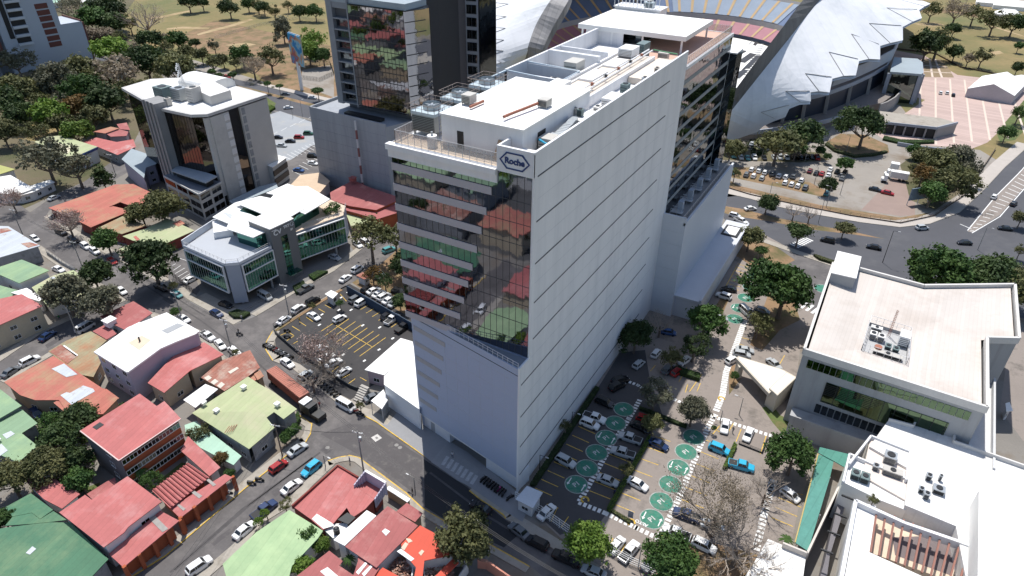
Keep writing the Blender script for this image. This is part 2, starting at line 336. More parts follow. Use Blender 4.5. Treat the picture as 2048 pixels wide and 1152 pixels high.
for s_ in ('F 540,985 556,975 566,983 550,994','F 420,1085 470,1050 476,1056 428,1092','F 330,592 352,606 346,612 324,598','F 545,700 562,716 555,720 539,704','F 575,640 600,626 604,631 580,646','F 640,900 655,890 668,898 652,909','F 180,508 205,525 200,530 175,513','F 90,690 130,668 134,673 95,697','F 700,880 735,905 731,909 696,884'): sheet('street_patch',s_,.0135,MATS['asphalt_patch'])
wk = MB()
for s_ in ('F 110,450 250,545 400,640 520,730 640,840','F 120,443 260,538 410,632','F 640,905 500,1010 350,1140','F 625,915 485,1018 340,1145','F 860,945 980,1035 1100,1110'):
    q = world(s_,.0150)
    for a,b in zip(q,q[1:]): wk.beam(a,b,.45,.004)
tag(wk.build('tyre_track',mat('tyre_worn_asphalt',(0.075,0.07,0.07),.9,var=.3,scale=.4)),kind='structure')

def strip_offset(pts,d):
    out = []
    for i,p in enumerate(pts):
        a = pts[max(i-1,0)]; b = pts[min(i+1,len(pts)-1)]; t = Vector((b[0]-a[0],b[1]-a[1])).normalized()
        out.append(Vector((p[0]-t.y*d,p[1]+t.x*d,0)))
    return out
def sidewalk(s,wd,edge=None,h=0.13,m=None,name='pavement'):
    """kerb and pavement along a survey line; wd > 0 lies to the left of the line's direction"""
    p = world(s); q = strip_offset(p,wd); k = strip_offset(p,0.22*(1 if wd > 0 else -1)); sg = wd > 0
    mb = MB()
    for i in range(len(p)-1):
        for (a,b,c,d,hh,mi) in ((k[i],k[i+1],q[i+1],q[i],h,0),(p[i],p[i+1],k[i+1],k[i],h+0.012,1)):
            mb.prism([a,b,c,d],-0.05,hh,mi,bottom=False)
    return tag(mb.build(name,[m or M_SIDE,edge or M_SIDE]),kind='structure')
KY = MYEL
sidewalk('F 88,434 160,482 253,529 350,582 380,602',2.6)
sidewalk('F 380,602 467,650',5.0)
sidewalk('F 83,493 153,542 217,576 253,601',-2.2)
sidewalk('F 300,622 400,661 450,712 512,755 600,831',-1.8)
sidewalk('F 545,722 585,738 669,802 725,831',2.2)
sidewalk('F 725,831 752,845 845,911 860,920',2.4,KY)
sidewalk('F 938,982 960,1000 1005,1030 1011,1038',2.5,KY)
sidewalk('F 1011,1038 1115,1103 1200,1160',2.2)
sidewalk('F 600,831 625,848 622,868 612,885',-1.6,KY)
sidewalk('F 612,885 590,899 565,919 493,976 333,1112 267,1153 150,1250',-1.9,KY)
sidewalk('F 300,1230 400,1146 467,1089 512,1036 579,996 612,962 655,922',-2.0)
sidewalk('F 655,922 679,914 700,911 719,915 745,935 812,985 845,1016 898,1047 985,1091 1060,1133',-1.5,KY)
sidewalk('F 512,633 592,585 669,542 712,508 745,481',2.0)
sidewalk('F 545,662 590,633 640,601 680,578',-1.2,m=M_DIRT)
sidewalk('F 532,684 529,697 545,722',2.2,KY)
sidewalk('F 532,684 545,662',-2.0,KY)
sidewalk('F 0,724 83,667 160,631 228,598',2.2)
sidewalk('F 0,762 97,706 160,668',-1.8)
sidewalk('F 1430,382 1500,398 1560,415 1640,431 1720,445 1800,455 1860,448 1920,425 1970,378 2010,335 2060,290',5.0,m=mat('avenue_pavement',(0.42,0.38,0.34),0.95,var=0.1,scale=0.2))
sidewalk('F 1480,460 1540,482 1600,503 1680,530',-2.5)
sidewalk('F 512,169 665,205 780,232',4.0,m=mat('avenue_pavement',(0.42,0.38,0.34)))
sidewalk('F 2048,560 2080,520 2100,480',-12)
# yards, gardens, forecourts
sheet('forecourt','F 380,604 467,650 512,632 592,584 669,541 712,507 690,480 560,560 470,620 395,580',0.006,mat('forecourt_paving',(0.19,0.185,0.18),0.9,var=0.1,scale=0.4))
sheet('tower_forecourt','F 775,850 800,818 845,850 935,905 1035,985 1060,1010 1045,1045 1005,1020 940,975 915,962 870,930 830,898 762,850',0.146,mat('forecourt_concrete',(0.25,0.25,0.255),0.9,var=0.07,scale=0.4))
sheet('driveway','F 890,890 960,940 935,972 862,925',0.152,mat('driveway_concrete',(0.27,0.27,0.27),0.9,var=0.1,scale=0.5))
cw = MB()
for k in range(7):
    a = P(885+k*9.6,930+k*6.3,.162); b = P(896+k*9.6,913+k*6.3,.162); cw.beam(a,b,0.75,0.012)
tag(cw.build('zebra_crossing',mat('worn_white_paint',(0.42,0.42,0.42),0.85,var=0.2,scale=2)),kind='structure')
# left car park (asphalt, by the corner)
sheet('car_park_surface','F 548,655 640,600 690,572 700,568 780,612 850,650 845,700 812,705 755,765 700,800 640,765 590,740 552,700',0.012,M_ROAD3)
sheet('yard_ground','F 695,560 745,490 800,450 850,440 860,640 825,650 760,600',0.010,M_DIRT)
# car parks left, behind the grey tower
sheet('car_park_surface','F 500,243 560,222 640,250 700,262 700,300 640,305 560,325 520,300',0.010,M_LOTP)
sheet('car_park_surface','F 545,345 625,290 690,300 700,380 640,400 560,390',0.012,M_ROAD)
sheet('side_lot','F 345,500 372,500 400,580 385,600 335,565',0.010,M_ROAD)
# tower car park right
sheet('car_park_surface','F 1041,1000 1052,975 1298,613 1360,610 1476,450 1530,470 1660,540 1640,640 1600,700 1580,860 1640,900 1600,1000 1560,1200 1520,1300 1260,1175 1120,1075',0.010,M_LOT)
sheet('car_park_shadow_surface','F 1041,998 1060,975 1190,785 1240,705 1290,700 1300,760 1325,830 1255,940 1215,1025 1200,1045 1120,1070',0.014,mat('car_park_shadow_tone',(0.07,0.065,0.065),0.9,var=0.12,scale=0.3))  # tower's shadow painted in: darker sheet following its outline up to the hedge
sheet('planting_bed','F 1476,450 1530,478 1590,520 1545,545 1500,530 1455,500',0.016,M_DIRT)
sheet('planting_bed','F 1425,620 1450,585 1462,590 1440,640 1425,660',0.016,M_DIRT)
sheet('planting_bed','F 1545,565 1580,570 1600,640 1560,660 1525,700 1500,690',0.016,M_DIRT)
sheet('planting_bed','F 1458,735 1490,720 1480,760 1458,790',0.016,M_DIRT)
sheet('planting_bed','F 1524,815 1545,845 1575,880 1640,880 1620,860 1560,830 1545,810',0.016,M_GRASS)
sheet('planting_bed','F 1345,1060 1420,1085 1560,1120 1540,1250 1300,1180 1330,1100',0.016,M_DIRT)
sheet('road_surface','F 1530,480 1600,505 1690,533 1720,560 1660,560 1640,640 1600,600 1570,560 1500,520',0.013,M_ROAD)
sheet('service_yard','F 2020,670 2200,600 2300,1200 2060,900 2000,820',0.012,M_LOT)
# stadium forecourt
sheet('stadium_car_park','F 1440,230 1560,200 1700,200 1800,210 1860,290 1960,300 2010,330 1960,385 1900,440 1700,440 1560,410 1430,380',0.004,M_LOTG)
sheet('lot_earth_strip','F 1440,395 1440,350 1480,372 1640,410 1800,435 1890,420 1930,380 1955,390 1900,425 1850,440 1750,440 1640,425 1500,390',0.006,M_DIRT)
sheet('lot_earth_strip','F 1463,334 1500,335 1560,355 1620,365 1660,385 1650,395 1560,375 1463,355',0.008,M_DIRT)
sheet('lot_earth_strip','F 1440,300 1520,300 1640,305 1660,320 1600,325 1500,322 1440,320',0.008,M_WOOD)
sheet('lot_paving','F 1722,420 1790,350 1830,370 1830,430 1800,432',0.008,mat('brick_paving',(0.27,0.20,0.17),0.95,var=0.1,scale=0.2))
sheet('roundabout_bed','F 1652,285 1680,268 1730,270 1775,290 1778,305 1740,313 1700,312 1660,298',0.14,M_DIRT)
sheet('planting_bed','F 1800,330 1840,300 1940,300 1950,330 1930,380 1870,420 1820,400 1810,360',0.012,M_WOOD)
sheet('planting_bed','F 1993,265 2048,200 2080,180 2080,230 2030,280 2000,285',0.012,M_GRASS)
sheet('plaza','F 1788,100 1850,112 1890,135 1915,150 2048,165 2200,150 2120,200 2048,215 1975,285 1945,297 1850,290 1780,285 1740,262 1790,240 1850,200 1790,180',0.010,M_PINK)
pl = MB()
for k in range(9):
    a = P(1842+k*29,155+k*1.5,.02); b = P(1836+k*36,292+k*-3,.02); pl.beam(a,b,0.9,0.012)
tag(pl.build('plaza_bands',mat('pale_paving',(0.6,0.5,0.42),0.9,var=0.05)),kind='structure')
sheet('plaza_beds','F 1848,118 1880,119 1900,140 1908,155 1848,154',0.013,mat('bed_earth',(0.24,0.18,0.11),1.0,var=0.15,scale=0.5))
pb = MB()
for s in ('F 1848,131 1895,134','F 1848,143 1903,146','F 1859,118 1865,154','F 1870,118 1884,155'):
    q = world(s,.02); pb.beam(q[0],q[1],1.1,0.02)
tag(pb.build('plaza_bands',mat('pale_paving',(0.6,0.5,0.42))),kind='structure')
# left plaza beyond the stadium's left roof
sheet('plaza','F 905,85 990,70 1040,150 975,118 935,118 930,110',0.010,M_PINK)
sheet('plaza_yard','F 925,118 990,120 1000,145 920,135',0.010,mat('ochre_ground',(0.5,0.32,0.12),0.95,var=0.1))
# fenced courts by the boulevard
sheet('court_surface','F 605,140 660,130 668,150 668,195 600,170',0.012,M_LOTG)
# house plots on the left side: lawns
sheet('lawn','A 940,590 1090,470 1130,480 960,620',0.01,M_GRASS)
sheet('lawn','A 190,330 260,300 280,380 230,380',0.01,M_GRASS)
sheet('lawn','A 520,620 600,590 600,640 530,660',0.01,M_GRASS)
sheet('lawn','M1 0,690 0,650 60,655 60,690',0.01,M_GRASS)
sheet('lawn','F 0,240 100,230 130,250 100,290 0,270',0.008,M_PARK)
sheet('lawn','U2 0,600 40,570 120,620 90,680 0,700',0.014,M_GRASS)

# ---------------------------------------------------------------- painted markings
def marks(name,lines,wd,m,z=0.024):
    mb = MB()
    for s in lines:
        q = [P(x,y,z) for x,y in pp(s)]
        for a,b in zip(q,q[1:]): mb.beam(a,b,wd,0.008)
    return tag(mb.build(name,m),kind='structure')
ctr = ['M2 480,800 695,928']
for (a,b) in (((383,840),(465,787)),((415,861),(558,760)),((447,880),(597,777)),((483,900),(632,797)),((518,920),(668,815)),((553,942),(705,835)),((588,962),(740,855)),((622,985),(778,873)),
               ((627,705),(685,672)),((660,727),(722,690)),((697,748),(760,711)),((735,770),(760,755)),((810,812),(868,772)),
               ((302,750),(340,777)),((260,778),(300,803)),((217,805),(262,832)),((375,700),(413,722)),((413,677),(450,697)),((505,612),(543,655)),
               ((145,860),(180,845)),((180,895),(228,862)),((215,915),(250,895)),((455,1078),(495,1045)),((515,1118),(562,1095)),((555,1150),(595,1120)),((625,1112),(662,1133)),((195,840),(225,860))):
    ctr.append('M2 %d,%d %d,%d' % (*a,*b))
marks('parking_markings',ctr,0.16,MYEL)
wh = ['M1 1035,440 1055,430','M1 1040,470 1085,440','M1 1050,490 1110,455','M1 1065,510 1125,475','M1 1085,525 1140,490','M1 1070,395 1130,415']
marks('parking_markings',wh,0.16,MWPAINT)
ar = []
for (x,y) in ((512,632),(497,707),(570,707),(395,735),(380,797),(742,812),(650,1012),(522,975),(738,945),(820,878),(640,800),(550,600)):
    ar.append('M2 %d,%d %d,%d' % (x-7,y+5,x+8,y-5))
marks('arrow_markings',ar,0.5,MWPAINT)
sm = []
for k in range(9): sm.append('U2 %d,%d %d,%d' % (165+k*22,935-k*10,205+k*24,955-k*9))
for k in range(7): sm.append('U2 %d,%d %d,%d' % (215+k*22,1025-k*17,270+k*22,1050-k*17))
for k in range(6): sm.append('U2 %d,%d %d,%d' % (40+k*55,835-k*25,75+k*55,815-k*25))
marks('parking_markings',sm,0.18,MWPAINT)
# tower car park: bays
bays = []
for k in range(7):
    t = k/6.0; bays.append('C %d,%d %d,%d' % (600+220*t,715-415*t,735+215*t,770-425*t))
for k in range(9):
    bays.append('C %d,%d %d,%d' % (140+37*k,625-53*k,240+37*k,670-53*k))
for k in range(8):
    bays.append('C %d,%d %d,%d' % (1010+28*k,690-72*k,1150+22*k,745-74*k))
for k in range(5):
    bays.append('C %d,%d %d,%d' % (465+30*k,640-55*k,590+30*k,690-55*k))
bays += ['C 1245,250 1205,300','C 1330,235 1290,300','C 1375,270 1345,345','C 1450,290 1420,355','C 1525,310 1490,420','C 340,795 295,860','C 270,745 235,825','C 210,720 278,745',
         'C 605,925 585,1000','C 680,960 640,1040','C 815,1030 790,1100','C 1055,0 1040,50','C 1130,-5 1110,45','C 1065,45 1140,-60','C 975,1090 1010,1010']
for k in range(8): bays.append('M3 %d,%d %d,%d' % (1290+9*k,570-20*k,1362+8*k,590-20*k))
bays += ['M3 1272,585 1352,440','D 60,680 200,740','D 45,740 175,795','D 20,800 150,855','D 100,640 210,665',
         'M3 1000,1140 1050,1050','M3 940,1010 980,960','M3 830,1075 860,1040','M3 1370,870 1440,890','M3 1360,910 1430,935','M4 65,1040 100,980','M4 0,1050 40,1000']
marks('parking_markings',bays,0.17,MYEL)
# zebra walkways made of white blocks
def dashes(s,pitch,ln,wd,z=0.03):
    q = world(s,z); mb = MB()
    for a,b in zip(q,q[1:]):
        L = (b-a).length; d = (b-a)/L; nrm = Vector((-d.y,d.x,0)); k = 0.0
        while k < L:
            c = a+d*k; mb.prism([c-nrm*wd/2,c-nrm*wd/2+d*ln,c+nrm*wd/2+d*ln,c+nrm*wd/2],z-0.006,z); k += pitch
    return tag(mb.build('walkway_blocks',MWPAINT),kind='structure')
dashes('C 405,705 600,360 700,210 770,90',0.95,0.55,1.1)
dashes('C 400,710 560,775 740,860 960,965',0.98,0.62,1.0)
dashes('C 890,910 1000,690 1110,420 1180,250 1225,180',0.95,0.55,1.1)
dashes('F 1400,824 1440,838 1500,858 1570,880',1.0,0.6,1.0)
dashes('F 1432,822 1445,790 1452,745 1472,690 1490,640',0.9,0.7,1.4)
dashes('F 1236,755 1275,770 1300,785',0.95,0.55,0.9)
dashes('F 1340,795 1385,815 1410,825',1.0,0.6,0.9)
dashes('F 1588,492 1618,478',1.1,0.6,3.2)
dashes('F 1595,605 1640,625',1.6,0.8,4.0)
dashes('D 20,590 -10,760',1.0,0.6,1.0)
dashes('F 1548,960 1528,1030 1512,1100',1.0,0.6,1.3)
# painted P1 circles
def painted_circle(s,r,arrows=False,z=0.035,txt=True):
    c = world(s)[0]; mb = MB()
    mb.cyl((c.x,c.y),r,z-.01,z,40,1); mb.cyl((c.x,c.y),r-0.2,z,z+.005,40,0)
    o = mb.build('painted_circle',[M_GREENP,mat('worn_ring_paint',(0.34,0.36,0.34),.9,var=.25,scale=1,stain=(0.2,0.2,0.18),stain_amt=.6,stain_scale=1.5)]); tag(o,kind='structure')
    if txt:
        M = Matrix.Translation((c.x,c.y,z+.012)) @ Matrix.Rotation(math.radians(66),4,'Z')
        text_mesh('P1',1.45,0.003,mat('worn_letter_paint',(0.5,0.51,0.49),.9,var=.2,scale=1),'lettering',o,M,bold=0.04)
    if arrows:
        am = MB()
        for sx,sg in ((1.55,1),(-1.55,-1)):
            x0,y0 = c.x+sx,c.y-sg*0.3
            am.box(x0-.1,x0+.1,y0-.7,y0+.7,z+.006,z+.012)
            am.add([(x0-.35,y0+sg*.7,z+.012),(x0+.35,y0+sg*.7,z+.012),(x0,y0+sg*1.3,z+.012)],[(0,1,2) if sg > 0 else (0,2,1)])
        am.build('arrow',MWPAINT,o)
for i,s in enumerate(('C 386,602','C 450,505','C 508,411','C 566,323','C 621,235','C 671,152')): painted_circle(s,2.36,arrows=i in (0,3))
for i,s in enumerate(('C 840,810','C 896,705','C 951,602','C 999,502','C 1044,407','C 1090,318')): painted_circle(s,2.36,arrows=i in (0,3))
for i,s in enumerate(('M3 1337,762','M3 1363,697','M3 1402,635','M3 1432,572','M3 1456,512')): painted_circle(s,2.36,arrows=i == 1)
painted_circle('M4 325,580',2.36,txt=False)
c0 = P(1283,1046,.05)
text_mesh('ALTO',0.95,0.003,MWPAINT,'lettering',None,Matrix.Translation(c0) @ Matrix.Rotation(math.radians(178),4,'Z'),bold=0.03)['kind'] = 'structure'
# ---------------------------------------------------------------- the white tower
def railing(parent,pts,z0,h,m_post,m_glass=None,step=2.2,name='railing'):
    mb = MB()
    for a,b in zip(pts,pts[1:]):
        a = Vector((a[0],a[1],z0)); b = Vector((b[0],b[1],z0)); L = (b-a).length; n = max(1,int(L/step)); up = Vector((0,0,h))
        mb.beam(a+up,b+up,0.07,0.07)
        for k in range(n+1): c = a+(b-a)*(k/n); mb.beam(c,c+up,0.06,0.06)
        if m_glass is None: mb.beam(a+up*0.5,b+up*0.5,0.05,0.05)
    o = mb.build(name,m_post,parent)
    if m_glass is not None:
        g = MB()
        for a,b in zip(pts,pts[1:]):
            g.beam(Vector((a[0],a[1],z0+h*0.5)),Vector((b[0],b[1],z0+h*0.5)),0.03,h*0.88)
        g.build('glass_panel',m_glass,o)
    return o
MRAIL = mat('rail_metal',(0.5,0.5,0.5),0.5,var=0.05)
def clear_mat():
    m = bpy.data.materials.new('clear_glass'); m.use_nodes = True; n = m.node_tree.nodes; l = m.node_tree.links
    b = n['Principled BSDF']; b.inputs['Base Color'].default_value = (0.55,0.5,0.47,1); b.inputs['Roughness'].default_value = 0.1
    t = n.new('ShaderNodeBsdfTransparent'); mx = n.new('ShaderNodeMixShader'); mx.inputs[0].default_value = 0.38
    l.new(t.outputs[0],mx.inputs[1]); l.new(b.outputs[0],mx.inputs[2]); l.new(mx.outputs[0],n['Material Output'].inputs[0]); return m
MCLEAR = clear_mat()
TG = glass('tower_glass',(0.25,0.26,0.30),wob=(0.006,1.27,3.74))
TX0,TX1,TY0,TY1 = -70.0,-43.3,81.6,153.0
tower = thing('office_tower','tall white office tower with a mirror glass front and lined white side wall','office tower',(-57,110,0))
b = MB()
b.box(TX0+.4,TX1-.35,TY0+.45,TY1,31.0,65.0)                 # core
b.box(-76,TX1-.3,TY1,193,0,65.2)
b.build('core',MWALL,tower)
# right side wall with panel joints
b = MB(); b.box(TX1-.3,TX1,TY0-.02,82.0,31.2,68.6); b.box(TX1-.3,TX1,78.25,TY1,0,31.2); b.box(TX1-.3,TX1,82.0,TY1,31.2,68.6)
for k in range(9):
    z = 64.82-7.54*k; y0 = 82.8 if z > 32 else 78.9
    b.box(TX1-.01,TX1+.05,y0,142,z-.11,z+.11,1)
for k in range(18):
    z = 61.05-3.77*k+0.02
    if k % 2 == 0 and z > 1: b.box(TX1-.01,TX1+.012,79.5 if z < 31 else 83,150,z-.02,z+.02,2)
b.build('side_wall',[MWALL,mat('joint_grey',(0.06,0.064,0.075),0.7),mat('panel_joint',(0.5,0.51,0.53),0.7)],tower)
# mirror facade
b = MB(); b.box(TX0,TX1-.3,TY0,TY0+.2,31.3,65.0)
gl = b.build('glass_facade',TG,tower)
b = MB()
n = 21
for k in range(n+1):
    x = TX0+(TX1-.3-TX0)*k/n; b.box(x-.028,x+.028,TY0-.04,TY0+.002,31.3,64.9)
for k in range(9):
    b.box(TX0,TX1-.3,TY0-.05,TY0+.004,60.55-3.735*k-.03,60.55-3.735*k+.03)
b.build('mullions',mat('mullion',(0.05,0.055,0.06),0.5),gl)
for k in range(9):                                                   # spandrel bands step back to the left going down
    b = MB(); z1 = 61.9-3.735*k; x1 = -50.6-0.98*k
    b.box(TX0-.15,x1,TY0-.16,TY0-.075,z1-1.32,z1); b.build('spandrel_band',mat('band_grey',(0.42,0.40,0.42),0.7,var=0.04,scale=0.3),tower)
b = MB(); b.box(TX0-.6,-49.55,TY0-.75,TY0+.5,64.3,65.25); b.box(TX0-.5,-49.55,TY0-.3,TY0+.3,62.9,64.3); b.build('cornice',MWALL,tower)
b = MB(); b.box(-49.55,TX1,TY0-.25,TY0+.25,64.95,68.95)           # sign box on the corner
b.box(-49.55,-49.2,TY0+.25,TY0+3.4,65.2,68.95)
sign = b.build('sign_wall',MWALL,tower)
lg = MB(); cx_,cz_,hw,hh = -46.45,66.95,2.6,1.32
hexo = [(-hw,0),(-hw+1.2,-hh),(hw-1.2,-hh),(hw,0),(hw-1.2,hh),(-hw+1.2,hh)]; hexi = [(x*0.90,z*0.84) for x,z in hexo]
for i in range(6):
    j = (i+1)%6; pts = [hexo[i],hexo[j],hexi[j],hexi[i]]; y0,y1 = TY0-.34,TY0-.25
    v = [(cx_+x,y0,cz_+z) for x,z in pts]+[(cx_+x,y1,cz_+z) for x,z in pts]
    lg.add(v,[(0,1,2,3),(0,4,5,1),(1,5,6,2),(2,6,7,3),(3,7,4,0)])
MBLUE = mat('logo_blue',(0.015,0.045,0.16),0.5,var=0.03)
lg.build('logo_hexagon',MBLUE,sign)
text_mesh('Roche',1.32,0.05,MBLUE,'lettering',sign,Matrix.Translation((cx_,TY0-.30,cz_-.02)) @ Matrix.Rotation(math.radians(90),4,'X'),bold=0.045)
# podium under the glass: angled street front
PF = [(-70.4,83.3),(TX1-.3,78.25),(TX1-.3,84),(-70.4,90)]
b = MB(); b.prism(PF,4.2,31.0); b.box(-70.4,TX1-.3,84,100,0,31.0)
pod = b.build('podium_wall',mat('podium_panel',(0.37,0.43,0.56),0.6,var=0.035,scale=0.06,stripe=None),tower)
u = Vector((PF[1][0]-PF[0][0],PF[1][1]-PF[0][1],0)).normalized(); nr = Vector((u.y,-u.x,0)); L = (Vector(PF[1])-Vector(PF[0])).length
def pf(t,off=0.0,z=0.0):
    q = Vector((PF[0][0],PF[0][1],0))+u*t+nr*off; return Vector((q.x,q.y,z))
b = MB()
for k in range(6): b.beam(pf(.5,.03,27.1-3.75*k),pf(9.3-.75*k,.03,27.1-3.75*k),0.05,1.05)
b.build('cladding_strip',mat('strip_beige',(0.36,0.36,0.37),0.7,var=0.12,scale=0.6),pod)
b = MB(); b.beam(pf(0,.02,29.5),pf(L,.02,29.5),.05,.12); b.build('panel_joint',mat('joint_grey',(0.10,0.105,0.12)),pod)
b = MB()
for k in range(1,8): b.beam(pf(0,.008,31-3.75*k+.6),pf(L,.008,31-3.75*k+.6),.012,.03)
for k in range(1,9): b.beam(pf(L*k/9,.006,4.4),pf(L*k/9,.006,30.6),.02,.012)
b.build('panel_seams',mat('panel_joint',(0.5,0.51,0.53)),pod)
# ground floor, set back, with the garage mouth
b = MB()
for t0,t1 in ((0,8.2),(18.6,L)):
    b.prism([pf(t0,-.8),pf(t1,-.8),pf(t1,-4),pf(t0,-4)],0,4.2)
b.prism([pf(0,-.35),pf(L,-.35),pf(L,-.8),pf(0,-.8)],3.3,4.25)
b.build('ground_floor_wall',mat('ground_floor_white',(0.66,0.68,0.70),0.7,var=0.05,scale=0.5),tower)
b = MB(); b.prism([pf(8.2,-4.5),pf(18.6,-4.5),pf(18.6,-4.9),pf(8.2,-4.9)],0,4.2); b.build('garage_door',MDARK,tower)
b = MB(); b.prism([pf(2.5,-.76),pf(3.7,-.76),pf(3.7,-.82),pf(2.5,-.82)],0,2.6); b.build('side_door',MGREY,tower)
tr = railing(tower,[pf(0.2,-.15),pf(L-.1,-.15)],31.0,1.15,mat('pale_rail',(0.62,0.62,0.64),0.5),step=1.15,name='podium_railing')
# dark void floor and door of the podium deck behind the railing
b = MB(); b.prism([(-52,TY0-.1),(TX1-.5,TY0-.1),(TX1-.5,78.6),(-60,81.2)],31.0,31.02); b.build('deck',mat('deck_grey',(0.20,0.22,0.25),0.9),tower)
# parapet, roof slabs
b = MB()
b.box(TX1-.35,TX1+.05,TY0-.2,TY1,68.6,68.85); b.box(TX1-.9,TX1-.3,TY0+.3,TY1,65.2,68.4)
b.box(TX0,TX1-.9,TY0+.5,86.5,65.0,65.3,1); b.box(TX0,TX1-.9,86.5,TY1,65.0,65.25)
b.box(TX0-.1,TX0+.25,TY0+.4,TY1,64.3,65.3)
b.build('parapet',[MWALL,MTERR],tower)
railing(tower,[(TX0+.6,TY0+9),(TX0+.6,TY0+.5),(-49.6,TY0+.5)],65.3,2.1,MRAIL,MCLEAR,step=1.3,name='terrace_railing')
# penthouse box
ph = MB(); ph.box(-62.2,-47.3,85.2,109.3,65.25,70.3); ph.box(-62.4,-47.1,85.0,109.5,70.3,70.55,1)
pent = ph.build('penthouse',[MWALL,MROOFW],tower)
b = MB(); b.box(-59.2,-58.0,85.14,85.2,65.3,68.2); b.build('door',MDARK,pent)
b = MB(); b.box(-47.3,-47.2,90,92.5,65.3,68.6); b.build('doorway',MDARK,pent)
# plant wing: open courts, roof strips and skylight frames between the penthouse and the rear pavilion
b = MB()
b.box(-57.5,-50.2,109.5,150,65.25,67.2); b.box(-69.9,-69.4,118,163,65.25,69.0); b.box(-69.9,-57.5,126.5,127.1,65.25,68.4)
b.box(-69.9,-57.5,118,118.5,65.3,68.6); b.box(-69.9,-57.5,109.6,110.2,65.3,67.6); b.box(-57.8,-57.3,110,150,67.2,68.0)
b.box(-69.5,-57.5,136,137,65.3,69.2); b.box(-69.9,-58.0,142,142.5,65.3,68.8)
b.box(-50.2,-49.8,96,150,65.3,67.4)
b.build('plant_walls',MWALL,tower)
b = MB(); b.box(-69.3,-57.9,110.3,117.9,65.27,65.35); b.box(-69.3,-57.9,118.6,126.3,65.27,65.35); b.build('court_floor',MDARK,tower)
b = MB(); b.box(-57.4,-50.3,112,149,67.2,67.32); b.build('roof_deck',mat('tan_roof',(0.66,0.58,0.49),0.85,var=0.12,scale=0.25),tower)
b = MB()
b.box(-56.9,-56.5,119,146,67.33,67.6); b.box(-53.2,-52.9,121,147,67.33,67.5); b.box(-56.9,-53,119,119.4,67.33,67.6); b.box(-56.4,-53.4,124,132,67.33,67.75); b.box(-56.4,-53.4,136,143,67.33,67.7)
b.build('roof_kerbs',MWHITE,tower)
# rear pavilion roof
b = MB(); b.box(-75.0,-47.2,162.8,185.5,68.4,69.5); pv = b.build('pavilion_roof',MROOFW,tower)
for x in (-74,-66,-58,-48.2):
    for y in (163.6,184.5): b = MB(); b.box(x-.2,x+.2,y-.2,y+.2,65.2,68.4); b.build('column',MWHITE,pv)
b = MB(); b.box(-74,-60,168,184,65.2,68.38); b.build('pavilion_glass',MWIN,tower)
b = MB(); b.box(-73,-63,163.5,163.8,65.2,68.38); b.build('pavilion_wall',MWALL,tower)
b = MB(); b.box(-59.6,TX1-.6,154,192.6,65.2,65.32); b.build('rear_terrace',mat('pink_tile',(0.55,0.36,0.28),0.85,var=0.06),tower)
railing(tower,[(TX1-.5,153.2),(TX1-.5,192.7),(-72,192.7)],65.3,1.9,MRAIL,MCLEAR,step=1.5,name='terrace_railing')
# rear glazed wing
b = MB(); b.box(TX1-.3,TX1-.02,TY1+.02,193,27,65.0); rg = b.build('rear_glass_facade',glass('rear_glass',(0.075,0.095,0.115),wob=(0.008,1.5,3.74)),tower)
b = MB()
for k in range(9):
    z = 61.2-3.74*k; b.box(TX1-.02,TX1+.06,TY1+.02,193,z,z+.95)
b.build('spandrel_band',mat('rear_band',(0.24,0.26,0.27),0.7,var=0.05),rg)
b = MB(); b.box(TX1-.02,TX1+.16,TY1+.02,193.2,64.6,65.4); b.box(-76.1,TX1,193.0,193.3,27,65.3); b.build('cornice',MWALL,tower)
# stepped rear balcony block in the far corner
b = MB(); b.box(-50,TX1+1.9,193.3,200,0,60.0); b.box(-50,TX1+1.9,193.3,200,60.0,60.3,1); b.build('corner_block',[glass('rear_glass',(0,0,0)),MWALL],tower)
# lower side block with terrace
b = MB(); b.box(TX1,-37.4,151.5,197.5,0,27.5); b.box(-37.9,-37.35,151.5,197.5,27.5,28.2); b.box(TX1,-37.4,151.5,152.0,27.5,29.6)
b.build('side_block',mat('side_block_panel',(0.56,0.58,0.62),0.6,var=0.03),tower)
b = MB(); b.box(TX1,-37.9,152.0,197.4,27.5,27.56); b.build('side_terrace',mat('terrace_grey',(0.3,0.29,0.28),0.9,var=0.1),tower)
railing(tower,[(-38.6,152.5),(-38.6,197)],27.55,1.5,MRAIL,MCLEAR,step=1.8,name='terrace_railing')
b = MB()
for s in range(1,8): b.box(TX1+.02,-37.38,151.46,151.5,3.6*s,3.6*s+.05)
b.build('panel_joint',mat('panel_joint',(0.5,0.51,0.53)),tower)
b = MB(); b.box(-37.4,-30.6,152.6,203,0,6.2); b.box(-37.4,-30.2,152.0,203.4,6.2,6.75); b.box(-30.7,-30.2,152.0,203.4,6.75,7.3)
b.build('service_block',mat('service_panel',(0.52,0.53,0.56),0.7,var=0.05),tower)
b = MB(); b.box(-36.3,-31.3,192.5,199.5,6.76,7.1); b.box(-35.6,-32.0,193.2,198.8,7.11,7.16,1); b.build('skylight',[MDARK,MROOFW],tower)

ordn_ = ['first','second','third','fourth','fifth','sixth']
